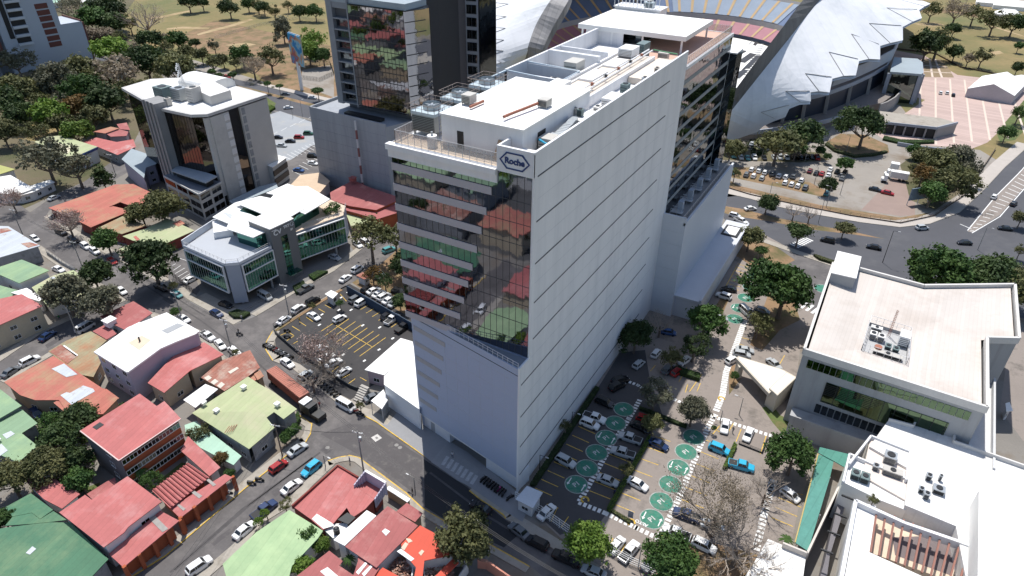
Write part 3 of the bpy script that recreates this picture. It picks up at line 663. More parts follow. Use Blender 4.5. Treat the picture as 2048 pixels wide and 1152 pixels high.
# ---------------- things standing on the tower's roofs
def cooling_tower(x,y,z,label):
    t = thing('cooling_tower',label,'cooling tower',(x,y,z),0,'cooling towers along the left edge of the tower roof')
    b = MB(); b.box(x-2.3,x+2.3,y-2.6,y+2.6,z+.8,z+3.6)
    for sx in (-2.1,2.1):
        for sy in (-2.3,2.3): b.box(x+sx-.12,x+sx+.12,y+sy-.12,y+sy+.12,z,z+.8)
    b.build('housing',mat('louvre_grey',(0.30,0.31,0.30),0.6,var=0.1),t)
    b = MB()
    for k in range(9): b.box(x-2.15,x+2.15,y-2.72,y-2.6,z+1.0+k*.28,z+1.1+k*.28)
    b.build('louvre',mat('louvre_dark',(0.06,0.065,0.06),0.6),t)
    b = MB(); b.box(x-2.4,x+2.4,y-2.7,y+2.7,z+3.6,z+4.1); b.build('top_deck',mat('deck_blue',(0.42,0.50,0.54),0.5,var=0.12,scale=0.8),t)
    b = MB(); b.cyl((x,y),1.5,z+4.1,z+5.0,20,cap=False); b.cyl((x,y),1.42,z+4.1,z+5.0,20,cap=False); b.cyl((x,y),.3,z+4.1,z+4.8,10)
    for k in range(6):
        a = k*math.pi/3; b.beam((x,y,z+4.7),(x+1.4*math.cos(a),y+1.4*math.sin(a),z+4.65),.3,.05)
    b.build('fan',MSTEEL,t)
    railing(t,[(x-2.5,y-2.8),(x+2.5,y-2.8),(x+2.5,y+2.8),(x-2.5,y+2.8),(x-2.5,y-2.8)],z+4.1,1.2,mat('rail_brown',(0.28,0.22,0.19),0.6),step=1.2,name='guard_rail')
cooling_tower(-66.9,89.2,65.3,'blue grey cooling tower nearest the glass terrace on the white tower roof')
cooling_tower(-66.9,97.6,65.3,'middle blue grey cooling tower beside the white penthouse on the tower roof')
cooling_tower(-66.9,106.6,65.3,'rearmost blue grey cooling tower beside the white penthouse on the tower roof')
def roof_box(name,label,cat,x,y,z,sx,sy,h,m=None,legs=0.25,top=None,fan=True,rz=0.0):
    t = thing(name,label,cat,(x,y,z))
    b = MB(); b.box(x-sx/2,x+sx/2,y-sy/2,y+sy/2,z+legs,z+h); b.box(x-sx/2-.05,x+sx/2+.05,y-sy/2-.05,y+sy/2+.05,z+h,z+h+.08)
    if legs:
        for ax in (-1,1):
            for ay in (-1,1): b.box(x+ax*(sx/2-.1)-.06,x+ax*(sx/2-.1)+.06,y+ay*(sy/2-.1)-.06,y+ay*(sy/2-.1)+.06,z,z+legs)
    b.build('casing',m or MSTEEL,t)
    b = MB()
    for k in range(5): b.box(x-sx/2+.1,x+sx/2-.1,y-sy/2-.08,y-sy/2,z+legs+.1+(h-legs-.2)*k/5,z+legs+.16+(h-legs-.2)*k/5)
    b.build('grille',MBLACK,t)
    if fan:
        b = MB(); r = min(sx,sy)*0.36; b.cyl((x,y),r,z+h+.08,z+h+.22,14); b.build('fan',MBLACK,t)
    return t
MAC = mat('ac_beige',(0.48,0.46,0.42),0.6,var=0.08)
MACW = mat('ac_white',(0.70,0.69,0.66),0.6,var=0.06)
MACD = mat('ac_green_grey',(0.12,0.17,0.17),0.6,var=0.1)
roof_box('extractor_unit','white and black extractor unit with two rust pipes on the left of the penthouse roof','extractor',-60.9,91.4,70.55,1.7,2.0,1.6,MAC,fan=False)
roof_box('extractor_unit','beige extractor unit at the end of a long rust pipe on the penthouse roof','extractor',-49.6,96.5,70.55,1.7,1.8,1.3,MAC,fan=False)
MRUST = mat('rust_pipe',(0.34,0.13,0.08),0.7,var=0.2,scale=1)
def pipe(label,pts,r,m,name='pipe',cat='pipe',posts=True):
    t = thing(name,label,cat,tuple(pts[0])); b = MB(); b.tube(pts,r,8); b.build('tube',m,t)
    if posts:
        b = MB()
        for q in pts: b.beam((q[0],q[1],q[2]-.45),(q[0],q[1],q[2]),.07)
        b.build('support',MRAIL,t)
pipe('long rust red pipe lying diagonally across the white penthouse roof',[(-50.3,95.4,71.3),(-50.9,92,71.25),(-51.6,88.2,71.2),(-51.7,87.0,71.2)],0.24,MRUST)
pipe('short rust red pipe beside the left extractor on the penthouse roof',[(-58.9,92.6,71.0),(-59.1,88.9,71.0)],0.24,MRUST)
pipe('cyan pipe in the plant trench behind the tower sign',[(-46.6,89.2,67.9),(-45.0,88.2,67.9),(-43.9,87.9,67.9)],0.17,mat('cyan_pipe',(0.02,0.35,0.55),0.5))
pipe('white pipes with valves running along the tower roof between penthouse and pavilion',[(-51.8,110,68.2),(-51.9,124,68.2),(-52.0,138,68.2),(-52.1,152,68.2)],0.16,MWHITE)
pipe('second white pipe run along the tower roof, nearer the white parapet',[(-51.0,110,68.1),(-51.1,124,68.1),(-51.2,138,68.1),(-51.3,152,68.1)],0.14,MWHITE)
pipe('green pipe crossing the roof deck close to the rear pavilion',[(-51.5,153.2,68.0),(-48.5,152.6,68.0),(-45.5,152.2,68.0)],0.12,mat('green_pipe',(0.03,0.25,0.09),0.5))
roof_box('air_handler','white flat topped box in the trench behind the tower sign','air handler',-45.9,84.2,65.3,2.6,2.2,2.3,MACW,fan=False)
roof_box('air_handler','pale box of ducting beside the cyan pipe on the tower roof','air handler',-45.8,90.8,65.3,2.2,2.6,2.7,MAC,fan=False)
roof_box('air_handler','wide white platform unit carrying two small condensers on the tower roof','air handler',-46.4,104.0,65.3,4.3,6.0,2.3,MACW,fan=False)
for k,(x,y) in enumerate(((-47.5,103.4),(-46.2,103.2))):
    roof_box('condenser',['left small beige condenser standing on the wide white platform','right small green grey condenser standing on the wide white platform'][k],'condenser',x,y,67.68,.9,.9,1.15,[MAC,MACD][k],legs=.1)
d = thing('silver_duct','silver ribbed air duct bending along the inside of the white parapet','duct',(-45.5,96,65.3)); b = MB()
b.beam((-45.3,92.6,67.2),(-45.5,97.2,67.6),1.3,1.2); b.beam((-45.5,97.2,67.6),(-46.2,101,67.7),1.25,1.1); b.beam((-46.6,92.8,67.3),(-44.8,92.5,67.0),1.1,1.2); b.build('duct_body',MSTEEL,d)
b = MB()
for k in range(8): t_ = k/7; b.beam((-45.3-.2*t_,92.8+4.2*t_,67.2+.4*t_),(-45.31-.2*t_,92.9+4.2*t_,67.21+.4*t_),1.42,1.32)
b.build('duct_rib',mat('duct_rib',(0.55,0.57,0.58),0.4,metal=.4),d)
roof_box('air_handler','large beige stacked air unit in the middle of the tower roof','air handler',-60.0,129.5,65.3,2.8,4.2,4.2,MAC,fan=False)
roof_box('air_handler','low white box unit beside the skylight court on the tower roof','air handler',-56.0,114.5,67.3,3.0,4.2,1.9,MWHITE,fan=False)
roof_box('air_handler','large white box unit just in front of the rear pavilion','air handler',-55.2,147.5,67.3,3.3,4.4,1.9,MWHITE,fan=False)
roof_box('air_handler','green grey air unit behind the white box by the rear pavilion','air handler',-54.4,154.5,65.3,1.9,4.0,3.6,MACD,fan=False)
roof_box('condenser','tall grey condenser in the sunken plant trench by the parapet','condenser',-46.2,123.5,65.3,1.4,1.8,2.9,MACD)
roof_box('condenser','round topped vent in the sunken plant trench by the parapet','vent',-45.2,131.5,65.3,1.1,1.1,2.4,MSTEEL)
roof_box('air_handler','white flat unit against the parapet beside the sunken plant trench','air handler',-45.4,116.0,65.3,2.9,4.6,2.6,MWHITE,fan=False)
roof_box('condenser','small brown grey vent on the tan roof deck by the parapet','vent',-45.9,140.5,66.6,.9,.9,.9,MAC,legs=.05)
b = MB(); b.box(-49.7,TX1-.95,134,152.5,65.3,66.6); b.build('tan_deck',mat('tan_roof',(0.66,0.58,0.49)),tower)
# white cylinder on the front terrace
t = thing('roof_tank','white cylindrical vent behind the glass terrace railing of the tower','tank',(-63.0,83.6,65.3)); b = MB(); b.cyl((-63.0,83.6),.8,65.3,67.2,18); b.build('tank_body',MWHITE,t)
b = MB(); b.cyl((-63.0,83.6),.2,67.2,67.8,8); b.build('vent_cap',MSTEEL,t)
t = thing('leaning_board','brown boards leaning on the front of the white penthouse','board',(-51.2,84.3,65.3)); b = MB()
b.beam((-51.4,83.9,65.35),(-51.1,85.1,68.2),.9,.1); b.build('board',mat('plywood',(0.36,0.24,0.15),0.8),t)
# lattice mast by the penthouse corner
t = thing('lattice_mast','short blue grey lattice mast at the front corner of the penthouse','mast',(-62.9,86.5,65.3)); b = MB()
for dx,dy in ((0,0),(.7,0),(.35,.6)): b.beam((-63.2+dx,86+dy,65.3),(-63.2+dx,86+dy,70.8),.07)
for k in range(8): b.beam((-63.2,86,65.4+k*.68),(-62.5,86,66.08+k*.68),.05); b.beam((-62.5,86,65.4+k*.68),(-62.85,86.6,66.08+k*.68),.05)
b.build('lattice',mat('mast_blue',(0.16,0.18,0.28),0.6),t)
# white frame structure at the back of the roof
t = thing('stair_enclosure','white plant house with an open slatted frame behind the rear pavilion roof','plant house',(-70,190,65.2))
b = MB(); b.box(-75.0,-62.0,186.2,192,65.2,70.0); b.box(-75.3,-61.7,186,192.3,70,70.3); b.build('wall',MWALL,t)
b = MB()
for x in np.arange(-75.2,-64,1.1):
    b.beam((x,186.4,70.3),(x,186.4,74.4),.12); b.beam((x,191.8,70.3),(x,191.8,74.4),.12)
for y in (186.4,191.8): b.beam((-75.2,y,74.4),(-64.5,y,74.4),.25); b.beam((-75.2,y,72.4),(-64.5,y,72.4),.15)
for x in (-75.2,-69.9,-64.5): b.beam((x,186.4,74.4),(x,191.8,74.4),.25)
b.build('slatted_frame',MWHITE,t)
roof_box('condenser','blue topped condenser on the plant house behind the pavilion','condenser',-66.0,188.6,70.3,2.6,1.8,1.3,mat('deck_blue',(0.42,0.50,0.54)))
# skylight frames over the court
t = thing('skylight_frame','pale blue open beams over the sunken court of the tower roof','roof frame',(-63,118,68)); b = MB()
b.beam((-69.6,110,68.7),(-69.6,127,68.7),.35,.3); b.beam((-69.6,118.2,68.7),(-57.6,118.2,68.3),.3,.3); b.beam((-57.6,110,68.3),(-57.6,127,68.3),.15,.15); b.beam((-69.6,126.8,68.6),(-57.6,126.8,68.3),.25,.25)
b.build('beam',mat('frame_blue',(0.45,0.54,0.60),0.5),t)
# side terrace: pergola-like frames
for k in range(5):
    y = 157+k*8.2
    t = thing('terrace_plant_frame',['nearest','second','third','fourth','farthest'][k]+' blue grey frame unit from the white side wall on the low side terrace','terrace unit',(-41,y,27.56),0,'frame units on the low side terrace')
    b = MB(); b.box(-41.5,-40.3,y,y+1.6,27.6,31.0); b.build('panel',mat('unit_blue',(0.33,0.37,0.43),0.5,var=0.08),t)
    b = MB(); b.beam((-42.8,y-1.4,27.6),(-42.8,y-1.4,29.4),.1); b.beam((-41,y-1.6,27.6),(-41,y-1.6,29.4),.1); b.beam((-42.8,y-1.4,29.4),(-39.8,y-1.4,29.4),.12); b.beam((-42.8,y+.2,29.4),(-39.8,y+.2,29.4),.12); b.box(-42.8,-39.8,y-1.4,y+.2,28.4,28.5); b.build('frame',MRAIL,t)

for k,(x,y,sx,sy,h_,l) in enumerate(((-53.5,112.5,1.4,1.2,1.0,'small beige box beside the pipe run just behind the penthouse'),(-48.9,110.8,1.2,1.2,1.3,'small pale box at the back corner of the penthouse'),(-55.5,151.5,1.2,2.0,1.2,'small beige box beside the large white box by the pavilion'),(-50.0,156.5,2.4,1.2,1.5,'pale box at the edge of the rear terrace by the green pipe'),(-47.0,112.5,1.0,1.6,1.4,'grey box between the white flat unit and the penthouse'),(-63.5,113.5,1.6,1.6,2.4,'white box standing in the first sunken court'),(-61.0,122.5,2.0,1.4,2.0,'grey box standing in the second sunken court'))):
    roof_box('rooftop_unit',l,'rooftop unit',x,y,67.3 if -57.3 < x < -50.4 else 65.3,sx,sy,h_,[MAC,MACW,MSTEEL][k%3],legs=.1,fan=k%2 == 0)
for k in range(6):
    x = -51.9+.18*k; y = 113+6.5*k; t = thing('pipe_valve',ordn_[k]+' valve from the penthouse on the roof pipes of the tower','valve',(x,y,68.2)); b = MB(); b.cyl((-51.4,y),.28,68.0,68.7,8); b.beam((-52.0,y,68.5),(-50.9,y,68.5),.1); b.build('valve_body',[MBLACK,MRUST][k%2],t)
# ---------------------------------------------------------------- houses of the left quarter
R_RED = mat('roof_rose_red',(0.41,0.12,0.112),0.75,var=0.13,scale=0.2,stripe=(math.radians(-12),1.1,0.11),stain=(0.47,0.20,0.19),stain_amt=0.5,stain_scale=0.15)
R_RED2 = mat('roof_dull_red',(0.33,0.10,0.095),0.8,var=0.12,scale=0.25,stripe=(math.radians(-10),0.95,0.10),stain=(0.42,0.19,0.17),stain_amt=0.3,stain_scale=0.15)
R_ORANGE = mat('roof_orange_red',(0.55,0.065,0.03),0.7,var=0.08,scale=0.3,stripe=(math.radians(-10),1.0,0.05))
R_TERRA = mat('roof_terracotta',(0.41,0.135,0.10),0.85,var=0.14,scale=0.2,stripe=(math.radians(-8),1.0,0.10),stain=(0.36,0.22,0.13),stain_amt=0.6,stain_scale=0.15)
R_RUST = mat('roof_rusted',(0.30,0.12,0.085),0.85,var=0.2,scale=0.4,stripe=(math.radians(-8),0.9,0.22),stain=(0.40,0.30,0.24),stain_amt=0.6,stain_scale=0.25)
R_OLIVE = mat('roof_olive_rust',(0.30,0.28,0.17),0.85,var=0.15,scale=0.3,stripe=(math.radians(-8),1.0,0.14),stain=(0.33,0.17,0.09),stain_amt=0.9,stain_scale=0.2)
R_PALEG = mat('roof_pale_green',(0.36,0.40,0.22),0.75,var=0.09,scale=0.2,stripe=(math.radians(-10),1.2,0.07),stain=(0.42,0.40,0.26),stain_amt=0.7,stain_scale=0.12)
R_MINT = mat('roof_mint',(0.34,0.52,0.40),0.7,var=0.07,scale=0.3,stripe=(math.radians(-10),1.0,0.06))
R_GREEN = mat('roof_dark_green',(0.055,0.155,0.085),0.75,var=0.13,scale=0.2,stripe=(math.radians(-10),1.1,0.10),stain=(0.12,0.21,0.11),stain_amt=0.6,stain_scale=0.12)
R_MIDG = mat('roof_mid_green',(0.20,0.31,0.185),0.75,var=0.10,scale=0.2,stripe=(math.radians(-10),1.2,0.08),stain=(0.27,0.38,0.20),stain_amt=0.6,stain_scale=0.12)
R_LGREEN = mat('roof_light_green',(0.29,0.41,0.22),0.75,var=0.08,scale=0.2,stripe=(math.radians(-10),1.3,0.07),stain=(0.36,0.48,0.26),stain_amt=0.5,stain_scale=0.12)
R_GREY = mat('roof_zinc',(0.46,0.49,0.52),0.6,var=0.10,scale=0.3,stripe=(math.radians(-10),1.0,0.10),stain=(0.33,0.25,0.2),stain_amt=0.2,stain_scale=0.3)
R_WHITE = mat('roof_white_sheet',(0.78,0.77,0.74),0.6,var=0.06,scale=0.3,stripe=(math.radians(-10),1.1,0.05))
W_BEIGE = mat('wall_beige',(0.50,0.42,0.30),0.9,var=0.08,scale=0.5)
W_LILAC = mat('wall_lilac',(0.42,0.39,0.47),0.9,var=0.06,scale=0.5)
W_WHITE = mat('wall_white',(0.66,0.65,0.64),0.9,var=0.07,scale=0.5)
W_RED = mat('wall_dark_red',(0.20,0.045,0.035),0.9,var=0.12,scale=0.5)
W_ORANGE = mat('wall_burnt_orange',(0.36,0.09,0.035),0.9,var=0.1,scale=0.5)
W_GREY = mat('wall_grey',(0.27,0.28,0.29),0.9,var=0.12,scale=0.5,stain=(0.14,0.14,0.14),stain_amt=0.3,stain_scale=0.4)
W_TAN = mat('wall_tan',(0.37,0.27,0.18),0.9,var=0.1,scale=0.5)
M_SKYL = mat('skylight_sheet',(0.50,0.53,0.55),0.35,var=0.15,scale=1.0)
DOORM = mat('door_wood',(0.13,0.06,0.035),0.6,var=0.15)

def roof_poly(s,z,tilt=None):
    """survey string -> world corners on the roof plane (tilt = dx, dy, slope about the centroid)"""
    q = pp(s)
    if isinstance(z,(list,tuple)): return [P(x,y,zz) for (x,y),zz in zip(q,z)]
    pts = [P(x,y,z) for x,y in q]
    if tilt:
        c = centroid(pts); d = Vector((tilt[0],tilt[1])).normalized()
        for _ in range(4):
            zs = [z+tilt[2]*((p.x-c.x)*d.x+(p.y-c.y)*d.y) for p in pts]
            pts = [P(x,y,max(zz,2.2)) for (x,y),zz in zip(q,zs)]
    return pts
def house(name,label,cat,roofs,wall=W_WHITE,group=None,win=True,storeys=None,eave=0.45,maxwin=7,extra=None):
    allp = [roof_poly(r[0],r[1],r[3] if len(r) > 3 else None) for r in roofs]
    c = centroid(allp[0]); root = thing(name,label,cat,(c.x,c.y,0),0,group)
    nw = 0; PLANES[root.name] = allp
    for r,pts in zip(roofs,allp):
        m = r[2]; zs = [p.z for p in pts]
        mb = MB(); mb.prism(pts,[z-0.16 for z in zs],zs); mb.build('roof',m,root)
        ins = inset(pts,eave)
        zmin = min(zs)
        a2 = sum(pts[i].x*pts[(i+1)%len(pts)].y-pts[(i+1)%len(pts)].x*pts[i].y for i in range(len(pts)))
        wb = MB(); zt = []
        # height of the roof above each inset corner
        zt = [z-0.17-0.05 for z in zs]
        wb.prism(ins,0.0,zt); wo = wb.build('wall',wall,root)
        if not win: continue
        ns = storeys or (2 if zmin > 5.4 else 1)
        n = len(ins); order = range(n) if a2 > 0 else range(n-1,-1,-1)
        seq = [ins[i] for i in order]
        for i in range(n):
            a,b = seq[i],seq[(i+1)%n]; e = b-a; L = e.length
            if L < 4.0 or nw >= maxwin: continue
            u = e/L; nr_ = Vector((u.y,-u.x)); mid = (a+b)/2
            if nr_.dot(-mid) < 0.25*mid.length: continue
            k = max(1,min(4,int(L/3.6)))
            for s_ in range(ns):
                for j in range(k):
                    if nw >= maxwin: break
                    p = a+u*(L*(j+.5)/k); hh = 1.1
                    zc = 1.5+s_*2.8
                    if zc+0.7 > zmin-0.3: continue
                    window(wo,(p.x,p.y,zc),(u.x,u.y),1.5,hh); nw += 1
    return root
PLANES = {}
def plane_of(pts):
    A = np.array([[p.x,p.y,1.0] for p in pts]); zz = np.array([p.z for p in pts]); k,*_ = np.linalg.lstsq(A,zz,rcond=None); return k
def inside(x,y,pts):
    r = False; n = len(pts)
    for i in range(n):
        a,b_ = pts[i],pts[(i+1)%n]
        if (a.y > y) != (b_.y > y) and x < (b_.x-a.x)*(y-a.y)/(b_.y-a.y)+a.x: r = not r
    return r
def patch(root,s,z,m,name='skylight',lift=0.07):
    """a sheet lying on whichever roof plane of the building is under it"""
    pts = roof_poly(s,z); c = centroid(pts); k = (0.0,0.0,z)
    for rp_ in PLANES.get(root.name,[]):
        if inside(c.x,c.y,rp_): k = plane_of(rp_); break
    q = pp(s); out = []
    for (x,y),p in zip(q,pts):
        zz = k[0]*p.x+k[1]*p.y+k[2]
        for _ in range(4): p = P(x,y,zz); zz = k[0]*p.x+k[1]*p.y+k[2]
        out.append((p.x,p.y,zz))
    mb = MB(); mb.prism(out,[o[2]-0.02 for o in out],[o[2]+lift for o in out]); return mb.build(name,m,root)
def parapet(root,s,z,m,h=0.7,t=0.25,name='parapet',closed=False):
    q = roof_poly(s,z); mb = MB()
    if closed: q = q+[q[0]]
    for a,b in zip(q,q[1:]): mb.beam((a.x,a.y,z-h/2+.0),(b.x,b.y,z-h/2),t,h)
    return mb.build(name,m,root)
def tank(root,px,py,z,r=0.55,h=1.2,m=None,name='water_tank',label=None):
    p = P(px,py,z); t = thing(name,label or 'black plastic water tank on a roof','tank',(p.x,p.y,z)); b = MB()
    b.cyl((p.x,p.y),r,z,z+h,14); b.cyl((p.x,p.y),r*.9,z+h,z+h+.2,14,r2=r*.3); b.build('drum',m or MBLACK,t); return t
def roof_vent(px,py,z,label,m=None,s=0.9):
    p = P(px,py,z); t = thing('roof_vent',label,'roof vent',(p.x,p.y,z)); b = MB(); b.box(p.x-s/2,p.x+s/2,p.y-s/2,p.y+s/2,z,z+s*.7); b.build('vent_box',m or MWHITE,t)
    b = MB(); b.box(p.x-s*.6,p.x+s*.6,p.y-s*.6,p.y+s*.6,z+s*.7,z+s*.8); b.build('vent_cap',m or MWHITE,t); return t

NN = (0.2,-1)      # towards the viewer
h = house('green_roofed_house','big dark green roofed house at the bottom left corner','house',
  [('A -150,900 30,862 200,840 300,830 420,830 650,1050 480,1230 200,1350 -200,1250',5.0,R_GREEN,(0.9,-0.4,-0.06)),
   ('A 75,795 30,740 185,655 318,755 240,810 192,772',4.4,R_GREEN,(-.3,1,-.08)),('A 30,850 75,797 192,774 240,812 320,762 400,815 300,828 200,838',4.6,R_GREEN)],W_GREY)
patch(h,'A 155,1015 195,975 218,990 180,1025',5.05,M_SKYL)
h = house('green_roofed_house','mid green low house beside the garden trees at the left edge, with a corrugated skylight','house',
  [('A -120,-60 0,50 0,30 130,130 0,205 -150,240',4.6,R_MIDG),('A 0,210 60,170 130,150 225,235 130,295 225,370 110,470 0,425 -120,440',3.8,R_MIDG,(0,-1,0.03))],W_GREY)
patch(h,'A 15,305 65,282 90,300 40,330',3.85,M_SKYL); patch(h,'A -10,370 10,360 48,400 -10,440',3.85,M_SKYL)
h = house('red_roofed_house','rose red roofed white house with an overhanging upper storey above the red street arcade','house',
  [('A 355,770 510,665 552,695 765,553 970,705 768,858 745,890 622,980',6.6,R_RED,(1,-1,-0.05))],W_WHITE,maxwin=6)
house('red_link_roof','low rose red garden roofs between the dark green house and the trees','house',
  [('A 130,560 190,540 330,572 480,660 372,748 262,690',3.5,R_RED,(0,-1,-.06)),('A 520,660 640,585 690,560 700,600 560,698',3.6,R_RED2)],W_WHITE,win=False)
h = house('street_arcade','red arcade building with orange brick piers along the lower left street','arcade',
  [('A 652,1020 962,760 1075,820 740,1100',4.2,R_RED,(1,-1,-.08)),('A 1020,745 1350,540 1395,560 1080,805',4.0,R_RED,(1,-1,-.08)),('A 912,640 1130,473 1255,560 1022,745',4.4,R_RED)],W_ORANGE,win=False,eave=0.9)
rp = roof_poly('A 912,640 1130,473 1255,560 1022,745',4.4); b = MB()
for k in range(11):
    t = (k+.5)/11; a = rp[0]+(rp[1]-rp[0])*t; c = rp[3]+(rp[2]-rp[3])*t; b.beam(a+Vector((0,0,.12)),c+Vector((0,0,.12)),0.28,0.28)
b.build('roof_rib',mat('rib_dark_red',(0.20,0.035,0.035),0.7),h)
for s in ('A 895,810 930,790 1010,870 975,890','A 1045,715 1060,710 1115,750 1100,762','A 1140,645 1165,640 1215,672 1195,688','A 1235,575 1255,570 1298,605 1280,615'): patch(h,s,4.22,mat('dull_skylight',(0.27,0.25,0.23),.6,var=.2,scale=1.5))
q = [P(740/3,768+1100/3,4.0),P(1075/3,768+822/3,4.0)]; q2 = [P(1080/3,768+808/3,3.9),P(1395/3,768+562/3,3.9)]
for a,c,n_ in ((q[0],q[1],4),(q2[0],q2[1],4)):
    for k in range(n_+1):
        p = a+(c-a)*(k/n_); b = MB(); b.box(p.x-.45,p.x+.1,p.y-.1,p.y+.5,0,3.9); b.build('pier',W_ORANGE,h)
house('red_side_wing','narrow red lean-to roof between the three storey red building and the mint roof','house',
  [('A 1085,400 1128,312 1322,500 1257,553',3.7,R_RED,(1,-1,-.06))],W_WHITE,win=False)
# three storey red building
H6 = 9.6
h = house('apartment_house','three storey house with a rose red roof, orange bands and a notched corner light well','house',
  [('A 480,280 838,57 940,132 986,102 1085,207 712,458',H6,R_RED,(1,-0.7,-0.03))],W_ORANGE,win=False,eave=0.5)
patch(h,'A 555,260 600,230 625,245 580,275',H6,MDARK,'light_well')
rp = inset(roof_poly('A 480,280 838,57 940,132 986,102 1085,207 712,458',H6),0.5)
pA,pB,pC = rp[0],rp[5],rp[4]            # left end of the dark side, near corner, right end of the window side
u = (pC-pB).normalized(); L = (pC-pB).length; nrm = Vector((u.y,-u.x))
for s_ in range(3):
    z0 = 0.6+2.9*s_
    b = MB(); a = pB+nrm*.05; c = pC+nrm*.05
    b.prism([pB,pC,c,a],z0+.9,z0+2.35); b.build('window_band',W_BEIGE,h)
    for k in range(4):
        p = pB+nrm*.055+u*(L*(k+.5)/4); window(h,(p.x,p.y,z0+1.65),(u.x,u.y),3.0,1.1,bars=3)
u2 = (pB-pA).normalized(); L2 = (pB-pA).length; n2 = Vector((u2.y,-u2.x))
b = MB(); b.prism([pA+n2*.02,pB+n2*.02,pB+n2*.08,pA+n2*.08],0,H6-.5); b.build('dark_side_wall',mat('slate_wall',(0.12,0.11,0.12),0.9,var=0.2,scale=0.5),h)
for s_ in range(3):
    p = pA+n2*.09+u2*(L2*.62); window(h,(p.x,p.y,2+2.9*s_),(u2.x,u2.y),1.6,1.2)
parapet(h,'A 480,280 712,458 1085,207',H6+.05,mat('gutter_pale',(0.6,0.45,0.42),0.6),h=.15,t=.2,name='gutter')
# pale green house on the corner
PG = 4.8
h = house('pale_green_house','pale green hipped roof house on the street corner, with white roof vents','house',
  [('F 384,826 496,753 510,762 517,767 491,823 498,898',[PG,PG,PG+.1,PG+.5,PG+1.3,PG],R_PALEG),('F 498,898 491,823 517,767 546,783 594,818 567,838 548,824 533,835 549,855',[PG,PG+1.3,PG+.5,PG,PG,PG,PG+.3,PG+.5,PG],R_PALEG)],W_GREY,maxwin=8)
for (x,y,l) in ((408,808,'left white vent on the pale green corner roof'),(434,824,'near white vent on the pale green corner roof'),(488,777,'far white vent on the pale green corner roof'),(555,811,'right white vent on the pale green corner roof, near the truck')): roof_vent(x,y,PG+.5,l)
b = MB()
for k in range(4): b.beam(P(449+k*5,866-k*1,PG+.62),P(459+k*5,852-k*1,PG+.72),.1)
b.build('rusty_rack',MRUST,h)
house('mint_annex','mint and white lean-to roof at the foot of the pale green corner house','house',
  [('F 369,850 392,842 483,912 467,930 400,895 372,868',3.0,R_MINT,(0,-1,-.03))],W_WHITE,win=False)
house('white_carport','plain white flat carport roof beside the pale green corner house','carport',[('A 1100,95 1232,0 1308,30 1172,142',4.0,R_WHITE)],W_GREY,win=False,eave=1.2)
h = house('rusty_shed','rust streaked red sheet roof shed with pale skylights, behind the pale green corner house','shed',
  [('F 402,755 440,722 500,700 520,735 497,752 449,782',3.8,R_RUST,(0,-1,-.04))],W_TAN,win=False)
for s in ('F 408,756 417,751 424,756 415,762','F 421,765 430,758 437,763 428,770','F 434,772 443,764 450,769 441,777','F 456,744 474,734 478,737 461,748'): patch(h,s,4.05,mat('pale_sheet',(0.55,0.5,0.42),0.6))
h = house('rusty_lean_to','narrow orange tiled canopy strip beside the red container truck','canopy',[('F 462,722 470,716 520,755 508,762',3.2,R_TERRA)],W_TAN,win=False,eave=.6)
h = house('gatehouse','tiny terracotta roofed porch behind the container truck','porch',[('F 508,748 520,740 528,752 515,760',3.6,R_TERRA)],W_TAN,win=False,eave=.3)
# terracotta big roof and neighbours
h = house('terracotta_house','wide terracotta roofed house with long pale grey sheets laid on its roof','house',
  [('F 8,764 107,712 236,797 206,828 178,828 135,826 118,800 70,800 40,790',4.6,R_TERRA,(1,-1,-.05)),('A 320,112 520,10 640,30 715,85 612,140 545,95 400,178',4.3,R_TERRA,(1,-1,-.03))],W_TAN,maxwin=5)
for s in ('A 362,68 400,50 420,55 500,10 560,30 570,45 430,125','M1 310,1062 385,1030 465,1095 400,1112'): patch(h,s,4.75,R_GREY,'roof_sheet')
h = house('patched_house','olive and rust patchwork roof between the terracotta house and the white block','house',
  [('M1 290,955 400,890 545,835 640,890 570,955 612,1010 560,1110 480,1095 380,1030',4.0,R_OLIVE)],W_TAN,maxwin=3)
patch(h,'M1 300,960 365,915 465,985 405,1032',4.03,R_RUST,'roof_sheet'); patch(h,'M1 375,925 388,920 470,980 455,988',4.06,R_WHITE,'roof_sheet')
# white block
h = house('white_block','three storey white block with a flat white roof and a tan roof patch','apartment block',
  [('M1 565,957 770,810 1000,722 1195,832 1178,850 960,938 765,1080',9.0,MROOFW)],W_LILAC,win=False,eave=0.3)
parapet(h,'M1 565,957 765,1080 960,938 1195,835',9.05,MWALL,h=.4,t=.25)
patch(h,'M1 770,905 850,862 905,888 835,948',9.02,MTERR,'roof_patch'); patch(h,'M1 970,832 1065,788 1105,800 1005,850',9.02,MGREY,'roof_patch')
patch(h,'M1 755,820 840,780 865,795 790,838',9.15,R_WHITE,'roof_sheet'); patch(h,'M1 915,915 1000,875 1030,885 940,932',9.15,R_WHITE,'roof_sheet')
rp = inset(roof_poly('M1 565,957 770,810 1000,722 1195,832 1178,850 960,938 765,1080',9.0),.3); a,c = rp[0],rp[6]; u = (c-a).normalized(); L = (c-a).length
for s_ in range(3):
    for k in range(3): p = a+u*(L*(k+.5)/3); window(h,(p.x,p.y,1.6+2.8*s_),(u.x,u.y),1.5,1.3,bars=1)
p = P(280,683,9.0); b = MB(); b.cyl((p.x,p.y),.2,9,10.3,8); b.build('chimney_pipe',MBLACK,h)
h = house('red_gabled_house','beige house with a rose red gabled roof against the white block','house',
  [('M1 885,1145 1032,990 1140,1072 985,1205',[4.8,5.6,5.6,4.8],R_RED),('M1 1032,990 1225,900 1342,975 1140,1072',[5.6,5.2,4.9,5.6],R_RED)],W_BEIGE,maxwin=6)
